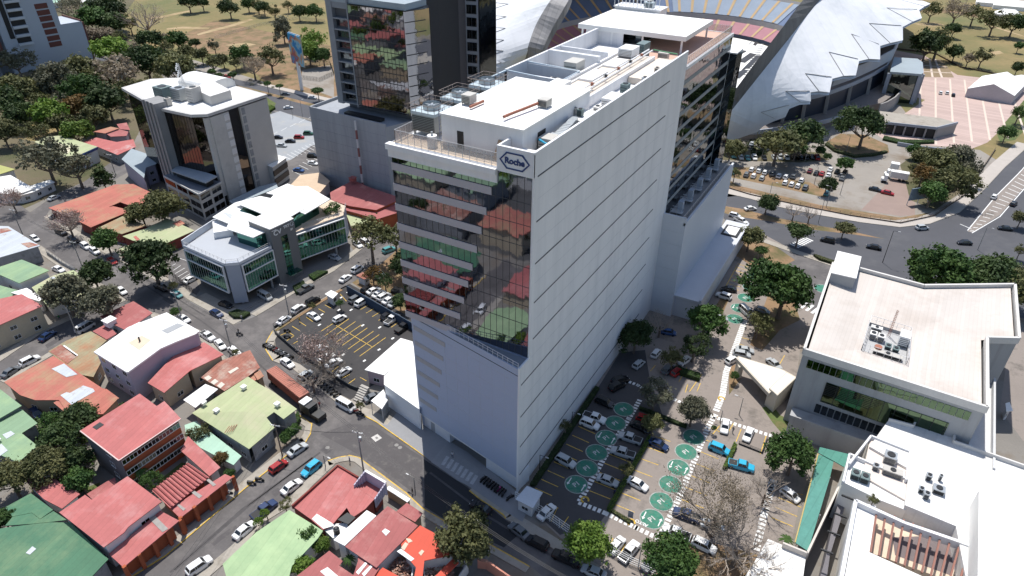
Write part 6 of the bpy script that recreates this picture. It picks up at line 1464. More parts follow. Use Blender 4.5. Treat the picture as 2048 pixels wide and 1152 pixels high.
# glazed entrance block
t = thing('stadium_entrance','grey flat roofed glazed entrance block beside the stadium facade','entrance block',tuple(P(1815,200,0)))
q = [P(x,y,15) for x,y in ((1780,144),(1788,115),(1835,118),(1845,125),(1847,146),(1842,149))]
b = MB(); b.prism(q,14.2,15.2); b.build('roof',mat('roof_blue_grey',(0.28,0.33,0.36)),t)
b = MB(); b.prism(inset(q,1.2),0,14.2); b.build('glazing',glass('entrance_glass',(0.12,0.15,0.15),wob=(.01,2,3)),t)
for p in (q[0],q[5],q[4]):
    b = MB(); b.box(p.x-.9,p.x+.9,p.y+.2,p.y+1.4,0,14.2); b.build('pier',mat('rim_blue_grey',(0.30,0.33,0.38)),t)
# ramp block on the plaza
t = thing('plaza_pavilion','low concrete pavilion with a flat roof and dark bays by the stadium plaza','pavilion',tuple(P(1830,275,0)))
q = [P(x,y,5) for x,y in ((1755,228),(1772,245),(1875,256),(1915,246),(1880,236),(1760,222))]
b = MB(); b.prism(q,4.2,5.0); b.build('roof',M_SIDE,t)
b = MB(); b.prism([q[1],q[2],q[4],q[5]],0,4.2); b.build('bays',MDARK,t)
a,c = q[1],q[2]
for k in range(6): p = a+(c-a)*(k/5); b = MB(); b.beam((p.x,p.y-.3,0),(p.x,p.y-.3,4.2),.7); b.build('pier',M_STC,t)
b = MB(); b.prism([q[2],q[3],(q[3].x-2,q[3].y+2),q[4]],0,4.2); b.build('side_ramp',M_STC,t)
b = MB(); b.beam((a.x,a.y-.2,4.9),(c.x,c.y-.2,4.9),.5,1.1); b.beam(Vector(c)+Vector((0,0,0)),q[3],.5,1.1); b.build('parapet',mat('rim_blue_grey',(0.30,0.33,0.38)),t)
t = thing('ramp_wall','curved pale ramp wall on the stadium deck','wall',tuple(P(1780,205,0))); b = MB()
q = [P(x,y,6) for x,y in ((1761,208),(1775,203),(1790,194),(1802,182))]
for a,c in zip(q,q[1:]): b.beam((a.x,a.y,3),(c.x,c.y,3),.6,6)
b.build('wall_body',M_STC,t)
t = thing('lot_boundary_wall','long low blue grey wall between the plaza and the car park','wall',tuple(P(1880,300,0))); b = MB()
q = [P(x,y,1.6) for x,y in ((1796,284),(1850,293),(1945,301))]
for a,c in zip(q,q[1:]): b.beam((a.x,a.y,.8),(c.x,c.y,.8),.5,1.6)
b.build('wall_body',mat('rim_blue_grey',(0.30,0.33,0.38)),t)
# tents
t = thing('marquee','large white marquee with a gabled roof on the pink plaza','marquee',tuple(P(1980,180,0)))
zr,ze = 8.6,4.4
A_,B_,C_,D_ = P(1929,194,0),P(2022,209,0),P(2047,183,0),P(1958,168,0)
def up(p,z): return Vector((p.x,p.y,z))
e1 = A_; e2 = B_; mid0 = (A_+B_)/2; mid1 = (D_+C_)/2
b = MB(); b.add([up(A_,ze),up(mid0,zr),up(mid1,zr),up(D_,ze)],[(0,1,2,3)]); b.add([up(B_,ze),up(C_,ze),up(mid1,zr),up(mid0,zr)],[(0,1,2,3)]); b.build('canvas_roof',MROOFW,t)
b = MB(); b.add([up(A_,0),up(B_,0),up(B_,ze-.05),up(mid0,zr-.05),up(A_,ze-.05)],[(0,1,2,3,4)]); b.add([up(B_,0),up(C_,0),up(C_,ze-.05),up(B_,ze-.05)],[(0,1,2,3)]); b.add([up(A_,0),up(D_,0),up(D_,ze-.05),up(A_,ze-.05)],[(3,2,1,0)]); b.build('canvas_wall',mat('canvas_mauve',(0.45,0.42,0.44),.8),t)
for k,(px,py,r_,l) in enumerate(((2052,168,9,'white tent roof cut by the right edge of the picture, beside the marquee'),(1990,6,14,'left white peaked tent beyond the park at the top right'),(2030,12,16,'right white peaked tent beyond the park at the top right'),(2015,30,9,'small white peaked tent in front of the two at the top right'))):
    p = P(px,py,2); t = thing('party_tent',l,'tent',(p.x,p.y,0)); b = MB(); n_ = 4
    v = [(p.x+r_*sx,p.y+r_*.7*sy,3) for sx,sy in ((-1,-1),(1,-1),(1,1),(-1,1))]+[(p.x-r_*.4,p.y,6.5),(p.x+r_*.4,p.y,6.5)]
    b.add(v,[(0,1,5,4),(1,2,5),(2,3,4,5),(3,0,4)]); b.build('canvas_roof',MROOFW,t)
    b = MB(); b.box(p.x-r_+.2,p.x+r_-.2,p.y-r_*.7+.2,p.y+r_*.7-.2,0,2.95); b.build('canvas_wall',MWHITE,t)
# brown hut beyond left shell
t = thing('long_hut','long brown roofed hut between the dark tower and the left stadium shell','hut',tuple(P(960,48,0)))
q = [P(x,y,5) for x,y in ((932,60),(968,66),(975,45),(962,30),(940,38))]; b = MB(); b.prism(q,4.6,5); b.build('roof',mat('roof_brown',(0.19,0.15,0.12),.9),t); b = MB(); b.prism(inset(q,.6),0,4.6); b.build('wall',W_WHITE,t)
t = thing('red_flag_banner','red banner on a pole on the pink plaza left of the stadium','banner',tuple(P(965,97,0))); p = P(964,98,0); b = MB(); b.cyl((p.x,p.y),.15,0,9,8); b.build('pole',MRAIL,t); b = MB(); b.box(p.x,p.x+5,p.y-.05,p.y+.05,6,9); b.build('banner_cloth',mat('banner_red',(0.4,0.04,0.04),.8),t)
# far buildings at the top edge
for (s,z,m_,l) in (('F 105,6 122,4 120,-8 100,-6',4,R_MINT,'tiny mint roofed hut at the top edge of the woods'),('F 160,8 170,2 205,-3 200,-14 165,-10',5,MROOFW,'white roofed building at the top edge beyond the woods')):
    house('far_house',l,'house',[(s,z,m_)],W_WHITE,win=False)
# Billboard
t = thing('billboard','tall billboard with a blue and orange beach advertisement on a white column by the boulevard','billboard',tuple(P(604,182,0)))
p = P(604,180,0); b = MB(); b.cyl((p.x,p.y),.9,0,14.5,14); b.build('column',MWHITE,t)
fw = Vector((0.95,-0.3,0)).normalized(); hw_ = 6.2
a = Vector((p.x,p.y,0))-fw*hw_+Vector((0,0,12.5)); 
def adm():
    m = bpy.data.materials.new('advert_print'); m.use_nodes = True; n = m.node_tree.nodes; l = m.node_tree.links; bs = n['Principled BSDF']; bs.inputs['Roughness'].default_value = .5
    g = n.new('ShaderNodeNewGeometry'); no = n.new('ShaderNodeTexNoise'); no.inputs['Scale'].default_value = .16; no.inputs['Detail'].default_value = 3; l.new(g.outputs['Position'],no.inputs['Vector'])
    cr = n.new('ShaderNodeValToRGB'); l.new(no.outputs['Fac'],cr.inputs[0]); e = cr.color_ramp.elements
    cr.color_ramp.interpolation = 'EASE'
    e[0].position = .36; e[0].color = (0.02,0.22,0.48,1); e[1].position = .64; e[1].color = (0.03,0.30,0.55,1)
    x = e.new(.44); x.color = (0.25,0.50,0.62,1); x = e.new(.50); x.color = (0.55,0.36,0.22,1); x = e.new(.57); x.color = (0.50,0.10,0.06,1)
    l.new(cr.outputs[0],bs.inputs['Base Color']); return m
b = MB(); b.beam(Vector((p.x,p.y,20.5))-fw*hw_,Vector((p.x,p.y,20.5))+fw*hw_,.5,15); b.build('advert_panel',adm(),t)
b = MB(); b.beam(Vector((p.x,p.y+.7,20.5))-fw*hw_,Vector((p.x,p.y+.7,20.5))+fw*hw_,.5,15.6); b.build('back_frame',MSTEEL,t)
t = thing('roadside_sign','wide blue grey hoarding standing in the shrubs beside the curving avenue','hoarding',tuple(P(1845,412,0)))
a,c = P(1813,411,0),P(1875,402,0); b = MB(); b.beam((a.x,a.y,4.2),(c.x,c.y,4.2),.3,4.6); b.build('board',mat('hoarding_blue',(0.16,0.22,0.27),.6,var=.2,scale=.4),t)
b = MB()
for k in range(4): q_ = a+(c-a)*(k/3); b.beam((q_.x,q_.y+.3,0),(q_.x,q_.y+.3,6.2),.25)
b.build('post',MRAIL,t)
# ---------------------------------------------------------------- vehicles
def paint(name,col,rough=0.25):
    return mat('paint_'+name,col,rough,metal=0.0,var=.02,spec=.6)
PAINTS = dict(white=(0.72,0.72,0.71),silver=(0.42,0.44,0.45),grey=(0.13,0.14,0.15),black=(0.012,0.012,0.014),red=(0.33,0.02,0.02),blue=(0.03,0.08,0.22),
              cyan=(0.03,0.38,0.58),navy=(0.015,0.035,0.10),beige=(0.42,0.36,0.27),green=(0.03,0.10,0.06),teal=(0.10,0.30,0.31),orange=(0.55,0.12,0.03),maroon=(0.14,0.02,0.03))
M_CGL = mat('car_glass',(0.012,0.016,0.018),.08,spec=.9,var=.02); M_TYRE = mat('tyre',(0.015,0.015,0.015),.85); M_LAMP = mat('headlamp',(0.6,0.6,0.58),.2); M_TAIL = mat('tail_lamp',(0.3,0.01,0.01),.3)
SHAPES = {  # length, width, height, hood end, windscreen base/top, rear top/base (x from centre, forward +), belt height
 'sedan':(4.5,1.78,1.45,0.75,1.15,0.45,-0.95,-1.55,0.92),'hatch':(4.0,1.72,1.5,0.8,1.15,0.5,-1.45,-1.85,0.92),'suv':(4.5,1.85,1.72,0.85,1.15,0.55,-1.65,-2.05,1.05),
 'pickup':(5.2,1.88,1.78,1.05,1.35,0.75,-0.55,-0.75,1.08),'van':(4.9,1.85,2.05,1.7,2.05,1.35,-2.2,-2.35,1.15)}
def loft(sections):
    """sections: list of (x, half width, z0, z1, top half width) -> closed body"""
    b = MB(); v = []; f = []
    for x,hw,z0,z1,tw in sections:
        v += [(x,-hw,z0),(x,-hw*1.0,z0+(z1-z0)*.62),(x,-tw,z1),(x,tw,z1),(x,hw,z0+(z1-z0)*.62),(x,hw,z0)]
    n = len(sections)
    for i in range(n-1):
        for k in range(6): f.append((i*6+k,(i+1)*6+k,(i+1)*6+(k+1)%6,i*6+(k+1)%6))
    f += [tuple(range(5,-1,-1)),tuple(range((n-1)*6,n*6))]
    b.add(v,[q[::-1] for q in f]); return b
def make_car(kind,colour,far=False):
    L,W,H,hood,wb,wt,rt,rb,belt = SHAPES[kind]; hl,hw = L/2,W/2; pm = paint(colour,PAINTS[colour])
    root = empty(dict(sedan='sedan_car',hatch='hatchback_car',suv='suv_car',pickup='pickup_truck',van='minivan')[kind])
    deck = belt+(.04 if kind in ('sedan',) else .02)
    hz = belt-.08
    body = loft([(-hl,hw*.86,.42,deck-.22,hw*.78),(-hl+.12,hw*.97,.30,deck-.03,hw*.84),(-hl+.5,hw,.26,deck,hw*.86),(rb,hw,.24,belt+.02,hw*.88),(wb,hw,.24,belt-.01,hw*.88),(hl-.7,hw,.26,hz-.03,hw*.84),(hl-.2,hw*.93,.30,hz-.12,hw*.78),(hl,hw*.78,.36,hz-.30,hw*.66)])
    if kind == 'pickup': body = loft([(-hl,hw*.95,.42,1.02,hw*.93),(-hl+.1,hw*.98,.34,1.04,hw*.93),(-.8,hw,.3,1.04,hw*.92),(wb,hw,.28,belt,hw*.88),(hl-.7,hw,.3,hz+.02,hw*.86),(hl-.15,hw*.94,.34,hz-.05,hw*.8),(hl,hw*.86,.38,hz-.2,hw*.74)])
    if kind == 'van': body = loft([(-hl,hw*.95,.36,belt,hw*.93),(-hl+.2,hw,.28,belt,hw*.95),(wb,hw,.26,belt-.02,hw*.93),(hl-.25,hw*.95,.28,belt-.2,hw*.86),(hl,hw*.85,.34,belt-.45,hw*.75)])
    # painted roof and pillars over the glass house
    tw,zt = hw*.70,H
    body.add([(rt+.02,-tw,zt),(wt-.02,-tw,zt),(wt-.02,tw,zt),(rt+.02,tw,zt),(rt-.08,-tw*1.04,zt-.06),(wt+.08,-tw*1.04,zt-.06),(wt+.08,tw*1.04,zt-.06),(rt-.08,tw*1.04,zt-.06)],[(0,1,2,3),(4,5,1,0),(5,6,2,1),(6,7,3,2),(7,4,0,3)])
    for sy in (-1,1):
        body.beam((wt+.06,sy*tw*1.03,zt-.05),(wb,sy*hw*.87,belt),.07,.07); body.beam((rt-.05,sy*tw*1.03,zt-.05),(rb,sy*hw*.87,belt),.10,.10)
        xm = (wt+rt)/2; body.beam((xm,sy*tw*1.06,zt-.05),(xm,sy*hw*.885,belt),.09,.05)
        if kind in ('van','suv'): xm = rt*.55; body.beam((xm,sy*tw*1.06,zt-.05),(xm,sy*hw*.885,belt),.09,.05)
    body.build('body',pm,root)
    g = MB(); g.add([(rb,-hw*.86,belt-.02),(wb,-hw*.86,belt-.02),(wb,hw*.86,belt-.02),(rb,hw*.86,belt-.02),(rt-.06,-tw,zt-.05),(wt+.06,-tw,zt-.05),(wt+.06,tw,zt-.05),(rt-.06,tw,zt-.05)],[(0,1,5,4),(1,2,6,5),(2,3,7,6),(3,0,4,7),(4,5,6,7)])
    g.build('windows',M_CGL,root)
    if kind == 'pickup':
        b = MB(); b.box(-hl+.12,-.85,-hw*.82,hw*.82,1.045,1.055); b.build('cargo_bed',mat('bed_liner',(0.03,0.03,0.03),.8),root)
    if far:
        b = MB()
        for x in (-hl+.85,hl-.85):
            for y in (-hw+.02,hw-.22): b.add([(x+.33*math.cos(k*math.pi/5),y+d,.33+.33*math.sin(k*math.pi/5)) for d in (0,.2) for k in range(10)],[tuple(range(10)),tuple(range(19,9,-1))]+[(k,(k+1)%10,10+(k+1)%10,10+k) for k in range(10)])
        b.build('wheels',M_TYRE,root); return root
    for x in (-hl+.85,hl-.85):
        for y in (-hw+.0,hw-.22):
            b = MB(); b.add([(x+.33*math.cos(k*math.pi/6),y+d,.33+.33*math.sin(k*math.pi/6)) for d in (0,.22) for k in range(12)],[tuple(range(12)),tuple(range(23,11,-1))]+[(k,(k+1)%12,12+(k+1)%12,12+k) for k in range(12)]); b.build('wheel',M_TYRE,root)
    for sy in (-1,1):
        b = MB(); b.box(hl-.22,hl-.03,sy*hw*.55-.16,sy*hw*.55+.16,hz-.34,hz-.2); b.build('headlight',M_LAMP,root)
        b = MB(); b.box(-hl-.02,-hl+.1,sy*hw*.7-.12,sy*hw*.7+.12,deck-.38,deck-.22); b.build('tail_light',M_TAIL,root)
    return root
PROTO = {}
def kill(o):
    for c in list(o.children): kill(c)
    bpy.data.objects.remove(o)
CAT = dict(sedan='car',hatch='car',suv='car',pickup='pickup truck',van='van')
NOUN = dict(sedan='sedan',hatch='hatchback',suv='SUV',pickup='pickup',van='minivan')
used = {}
def car(kind,colour,s,where,group=None,far=False,rev=False,adj=''):
    """s: survey points of the rear and the front of the car on the ground"""
    a,c = world(s,.5)[:2]
    if rev: a,c = c,a
    key = (kind,colour,far)
    if key not in PROTO: PROTO[key] = make_car(kind,colour,far); o = PROTO[key]
    else: o = copy_tree(PROTO[key])
    m_ = (a+c)/2; o.location = (m_.x,m_.y,0.015); o.rotation_euler = (0,0,math.atan2(c.y-a.y,c.x-a.x))
    o['label'] = ('%s%s %s %s' % (adj+' ' if adj else '',colour,NOUN[kind],where)); o['category'] = CAT[kind]
    if group: o['group'] = group
    return o
G1 = 'vehicles parked along the lower left street'
car('suv','white','A 1145,1128 1245,1058','at the bottom of the lower left street',G1)
car('sedan','white','A 1420,918 1512,840','with dark glass beside the light green roof',G1)
car('pickup','navy','B 0,795 98,722','behind two round shrubs on the lower left street',G1)
car('sedan','white','B 165,655 262,582','beside the dark red side wall of the corner house',G1,adj='plain')
car('suv','cyan','B 375,475 288,545','parked near the street corner opposite the pale green house',G1,adj='bright')
car('hatch','red','B 88,530 180,462','at the foot of the wooden pole on the lower left street',G1,adj='dark')
car('sedan','silver','B 200,428 298,362','on the kerb beside the pale green corner house',G1)
car('hatch','navy','A 195,155 240,200','in the yard between the green and terracotta roofs',adj='shiny')
G2 = 'vehicles parked along the cross street'
car('van','white','B 490,105 590,160','tall roofed, parked by the car park trees beside the container truck',G2)
car('sedan','white','M2 158,1005 220,1050','on the kerb beside the row of motorcycles',G2)
car('sedan','white','M1 1300,890 1345,945','nearest the red gabled house, by the utility pole',G2)
car('sedan','white','M1 1375,930 1440,985','squeezed between utility pole and red gabled house',G2)
car('pickup','white','M1 1205,840 1290,895','with a loaded bed behind the white three storey block',G2)
car('sedan','white','M1 1070,745 1135,780','half hidden behind the white three storey block roof',G2)
car('hatch','teal','M1 1035,600 1090,632','between the big dark tree and the terrace office',G2)
car('pickup','black','M1 940,560 1000,590','in the shade of the big dark tree',G2)
car('sedan','white','M1 700,570 760,618','parked right of the paired street trees',G2)
car('sedan','silver','M1 595,480 660,525','behind the paired street trees on the far kerb',G2)
car('hatch','red','M1 645,395 705,440','with open bed look, parked above the big dark tree',G2,adj='maroon')
car('suv','white','M1 480,305 550,350','left of a pair in front of the palm garden',G2)
car('suv','white','M1 540,335 600,378','right of a pair in front of the palm garden',G2)
car('suv','black','M1 410,275 470,308','under the bare pink tree',G2)
car('pickup','black','M1 335,225 400,260','beside the long terracotta roof corner',G2)
car('hatch','white','M1 180,262 238,298','alone by the zinc warehouse roof',G2)
car('sedan','navy','M1 240,895 330,835','beside the beige balconied house',G2)
car('suv','white','M1 120,1045 240,985','on the left side street by the terracotta roof',G2)
car('sedan','grey','M1 20,1110 110,1050','behind the white one at the left edge of the side street',G2)
car('sedan','white','M1 315,450 390,480','in the walled yard of the green flat house',adj='small')
car('van','white','M1 485,832 540,800','roof just visible on the left side street under dark trees',G2)
car('sedan','silver','M1 275,58 370,15','on the top left street near the white wall building')
car('sedan','grey','F 104,436 122,429','turning at the top left crossing',adj='small')
G3 = 'cars in the asphalt car park beside the tower'
car('hatch','white','M2 458,785 545,738','with a black roof line, alone at the centre of the asphalt car park',G3)
car('sedan','white','M2 310,725 385,770','in the bay beside the street wall of the asphalt car park',G3)
car('suv','grey','M2 562,665 635,625','under the blue wall, left of a pair in the asphalt car park',G3)
car('suv','white','M2 595,690 672,640','under the blue wall, right of a pair in the asphalt car park',G3)
car('suv','black','M2 755,770 828,722','beside a white one halfway along the blue wall',G3)
car('pickup','white','M2 775,798 858,735','halfway along the blue wall of the asphalt car park',G3)
car('pickup','black','M2 840,845 925,785','with a white cab roof at the tower end of the blue wall',G3)
car('sedan','white','M2 480,1110 565,1055','lowest in the row under the pink blossom tree',G3)
car('sedan','white','M2 418,1050 510,1005','second from below under the pink blossom tree',G3)
car('sedan','white','M2 375,1015 468,975','third from below under the pink blossom tree',G3)
car('hatch','white','M2 362,950 412,930','topmost under the pink blossom tree, half hidden',G3)
car('hatch','silver','M2 275,1115 320,1085','hidden under the lower branches of the pink blossom tree',G3)
G4 = 'cars in the shaded yard beyond the blue wall'
for k,(s,c_,kd,wh) in enumerate((('M2 640,600 690,570','black','hatch','leftmost beyond the blue wall'),('M2 672,610 740,578','white','sedan','second beyond the blue wall'),('M2 705,632 770,595','white','sedan','third beyond the blue wall'),('M2 735,650 800,612','white','suv','fourth beyond the blue wall'),('M2 765,670 830,632','white','sedan','fifth beyond the blue wall'),('M2 800,690 865,650','silver','sedan','sixth beyond the blue wall'),('M2 815,590 900,610','black','suv','standing crosswise in the shaded yard'),('M2 705,470 770,505','white','sedan','under the tall tree by the guard hut roof'),('M2 700,500 740,520','grey','hatch','half hidden beside the guard hut roof'))): car(kd,c_,s,wh,G4)
G5 = 'cars along the street beside the terrace office'
car('sedan','white','M2 500,545 572,495','lower of two on the street beside the shaded yard',G5)
car('suv','white','M2 570,490 645,440','upper of two on the street beside the shaded yard, with roof rails',G5)
car('suv','black','M2 310,675 372,640','beside the car park gate',G5)
car('suv','white','M2 215,730 295,678','on the street outside the car park fence',G5)
car('sedan','white','M2 125,800 208,742','at the street corner outside the car park fence',G5)
car('pickup','grey','M2 255,605 340,560','with a brown load beside the clipped hedges',G5)
car('van','silver','M2 15,605 95,650','under the overhang of the terrace office',G5)
car('sedan','silver','M2 440,380 505,405','under the right wing of the terrace office',G5)
car('sedan','black','M1 1320,665 1390,690','left under the terrace office overhang',G5)
car('sedan','navy','M1 1265,710 1335,748','on the terrace office forecourt beside the hedge',G5)
car('suv','white','M2 640,295 680,315','highest of the cars behind the tall tree beside the terrace office',G5)
car('sedan','white','M2 590,300 630,330','behind the tall tree near the terrace office',G5)
car('suv','teal','M2 770,360 825,338','under the trees touching the tower edge',G5)
car('sedan','white','M1 1120,540 1165,515','in the small striped lot beside the terrace office',G5)
car('sedan','grey','B 680,90 730,70','under the small white canopy at the foot of the tower')
G6 = 'cars on the shaded street in front of the tower'
car('sedan','black','B 1395,765 1300,715','on the dark street in front of the tower garage')
car('sedan','grey','C 82,915 0,850','leading the row on the kerb outside the white fence',G6)
car('suv','black','C 210,985 92,925','second in the row outside the white fence',G6)
car('pickup','black','C 385,1075 265,1020','with a tan load, third in the row outside the white fence',G6)
car('sedan','silver','C 540,1150 440,1108','at the bottom edge under the bright green tree',G6)
G7 = 'cars in the office car park right of the tower'
L7 = [('suv','black','C 505,88 608,135','topmost in the shaded row along the tower wall'),('pickup','white','C 435,185 555,225','second in the shaded row along the tower wall'),('suv','white','C 415,222 518,262','third in the shaded row along the tower wall'),
 ('suv','silver','C 265,435 380,495','alone near the middle of the tower wall'),('sedan','white','C 175,800 240,738','beside the white hut at the tower corner'),
 ('sedan','silver','C 520,560 630,602','with a red roof beside the hedge'),('pickup','silver','C 775,350 640,305','upper of two along the shaded side of the hedge'),('pickup','silver','C 730,435 598,395','lower of two along the shaded side of the hedge'),
 ('hatch','red','C 755,200 840,225','bright, under the small tree at the head of the hedge'),('sedan','black','C 720,235 815,280','beside the red one at the head of the hedge'),
 ('sedan','navy','C 820,340 935,390','with pale bonnet in the sunny bays right of the hedge'),('sedan','white','C 695,570 812,632','halfway down the sunny bays right of the hedge'),
 ('suv','cyan','C 1188,370 1300,415','in the bays near the two white cars'),('pickup','cyan','C 1310,475 1440,510','beyond the hedge among bare branches'),
 ('sedan','white','C 1285,210 1270,300','left one facing the zebra walkway'),('sedan','white','C 1435,265 1400,345','right one facing the zebra walkway, dark bonnet'),
 ('pickup','navy','C 1115,815 980,765','under the big bare tree'),('pickup','white','C 1045,920 928,875','just below the navy one under the big bare tree'),
 ('sedan','white','C 585,1015 665,922','left of two beside the bright green tree'),('pickup','white','C 660,1060 745,955','right of two beside the bright green tree'),('sedan','grey','C 800,1110 865,1042','alone by the white fence at the bottom'),
 ('sedan','silver','C 1160,840 1245,860','left half under the bare tree trunk'),('suv','white','C 1095,945 1210,1000','below the bare tree beside the dark green crown'),
 ('hatch','white','M3 840,1000 890,940','upper of two near the tower wall under dark trees'),('hatch','silver','M3 730,1060 790,1010','lower of two near the tower wall under dark trees'),('sedan','white','M3 1005,1035 1065,990','in the bays beside the clipped hedge block'),
 ('suv','grey','M3 920,1080 950,1050','behind the hedge block'),('hatch','red','M3 970,1095 1010,1065','dark, beside the hedge block'),('suv','black','M3 610,1145 690,1120','at the corner of the shaded crossing'),
 ('sedan','black','M3 1345,590 1255,580','upper in the bays by the service block'),('suv','white','M3 1310,640 1230,612','lower in the bays by the service block'),('van','white','M3 1375,695 1430,745','standing on the painted circles'),
 ('hatch','grey','M3 1475,705 1530,720','beside the white one standing on the painted circles'),('sedan','silver','M3 1360,945 1435,955','upper of two behind the triangular canopy'),('suv','silver','M3 1335,970 1420,985','lower of two behind the triangular canopy'),
 ('hatch','white','M3 1300,1020 1335,1000','at the tip of the triangular canopy'),('sedan','silver','F 1540,722 1556,735','behind the triangular canopy beside its yellow line'),('sedan','silver','M3 1225,755 1265,760','half hidden under the tree by the circles'),
 ('hatch','blue','M3 925,840 955,845','deep in the shade of the dark trees'),('hatch','white','D 115,655 150,680','pale blue looking, right of the big bare tree'),('suv','black','C 600,30 660,0','in the shade just right of the tower foot')]
for kd,c_,s,wh in L7: car(kd,c_,s,wh,G7)
G8 = 'cars on the avenues'
for kd,c_,s,wh in (('sedan','white','F 1487,419 1514,416','on the avenue behind the white service block'),('suv','silver','F 1832,457 1856,455','at the bend of the curving avenue'),('sedan','black','F 1760,497 1735,492','near the office roof corner on the avenue'),
  ('suv','black','F 1668,484 1642,478','on the avenue under the small trees'),('sedan','black','F 1940,486 1918,485','right part of the wide junction'),('sedan','black','F 2018,458 2002,456','at the right edge of the wide junction'),('hatch','white','F 1984,400 1992,388','driving left of the hatched island'),
  ('hatch','black','F 2022,412 2032,404','driving right of the hatched island'),('sedan','white','F 1950,640 1962,628','under the trees behind the ivory roof'),('sedan','grey','F 562,188 580,188','on the boulevard left of the billboard'),('sedan','silver','F 617,195 632,196','on the boulevard below the billboard'),
  ('sedan','white','F 567,216 586,215','on the near lane of the boulevard'),('suv','red','F 447,153 462,156','on the boulevard beyond the barrel roof'),('hatch','white','F 1465,430 1474,432','squeezed behind the service block corner'),('pickup','white','F 1470,437 1494,448','with a cream cab beside the service block skylight'),('sedan','silver','F 318,104 328,108','at the far left end of the boulevard')): car(kd,c_,s,wh,G8)
G9 = 'cars in the pale car park behind the grey towers'
for k,(kd,c_,s,wh) in enumerate((('sedan','white','U2 22,765 75,765','top left of the pale upper car park'),('sedan','black','U2 105,825 155,825','second row left in the pale upper car park'),('suv','silver','U2 40,850 95,850','left edge of the pale upper car park'),('sedan','black','U2 180,848 232,848','between two others in the pale upper car park'),('suv','red','U2 235,825 282,825','bright in the pale upper car park'),('suv','green','U2 288,802 340,802','right end of the pale upper car park'),
  ('sedan','silver','U2 130,872 178,875','lowest in the pale upper car park'),('sedan','white','U2 315,975 370,985','in the striped lower lot beside the podium'),('suv','black','U2 315,935 365,938','upper in the striped lower lot beside the podium'),('sedan','blue','U2 230,1018 283,1025','bottom of the striped lower lot'),('sedan','white','U2 0,760 20,758','on the ramp beside the grey tower'))): car(kd,c_,s,wh,G9,far=True)
# stadium car park rows
G10 = 'cars in the upper row of the stadium car park'
row = [('teal',120,405),('silver',185,420),('teal',245,425),('white',305,425),('black',392,425),('silver',480,420),('silver',532,420),('white',592,420),('black',655,425),('black',710,425),('black',765,420),('black',815,415),('red',862,425)]
ordn = ['first','second','third','fourth','fifth','sixth','seventh','eighth','ninth','tenth','eleventh','twelfth','thirteenth','fourteenth','fifteenth','sixteenth','seventeenth']
def st_(x,y): return 1440+x/4.43,220+y/4.43
for k,(c_,x,y) in enumerate(row):
    fx,fy = st_(x,y); car('sedan' if k%3 else 'suv',c_,'F %.1f,%.1f %.1f,%.1f' % (fx-2.5,fy-5,fx+2.5,fy+5),ordn[k]+' from the left in the row below the dark stadium trees',G10,far=True)
G11 = 'cars in the lower rows of the stadium car park'
low = [('teal',122,550),('white',280,530),('white',345,540),('white',398,555),('grey',465,565),('white',522,585),('white',582,595),('grey',650,590),('white',722,625),('grey',235,575),('white',298,585),('silver',372,605),('white',578,645),('white',635,660),('white',690,675),('grey',757,690),('teal',945,740)]
for k,(c_,x,y) in enumerate(low):
    fx,fy = st_(x,y); car('suv' if c_ == 'grey' else 'hatch',c_,'F %.1f,%.1f %.1f,%.1f' % (fx-3,fy+4.5,fx+3,fy-4.5),('%s from the left in the %s double row of the gravel lot' % (ordn[k if k < 9 else k-9],'upper' if k < 9 else 'lower')),G11,far=True)
for k,(c_,x,y,wh) in enumerate((('maroon',797,540,'left of the middle island'),('black',855,558,'second on the middle island'),('red',903,565,'with white roof, third on the middle island'),('white',978,528,'top right of the middle island'),('white',962,578,'below the others on the middle island'),('black',1040,545,'left of the small island tree'),('black',1108,550,'behind the small island tree'),('grey',1083,605,'in front of the small island tree'),('silver',282,300,'in deep shade under the stadium trees'),('black',1375,705,'alone on the open gravel'),('red',1485,735,'pickup-like beside the white truck lot'),('black',985,690,'behind the dark bush'))):
    fx,fy = st_(x,y); d = (3,4.5) if k not in (9,10) else (9,-2); car('sedan',c_,'F %.1f,%.1f %.1f,%.1f' % (fx-d[0],fy+d[1],fx+d[0],fy-d[1]),wh+' in the gravel lot',G11,far=True)
for k,x in enumerate((1881,1894)): car('hatch','white','F %d,190 %d,182' % (x,x),['left','right'][k]+' one of two alone on the pink plaza','cars on the pink plaza',far=True)
car('hatch','black','F 1907,194 1906,187','small dark cart beside the two white cars on the plaza','cars on the pink plaza',far=True)
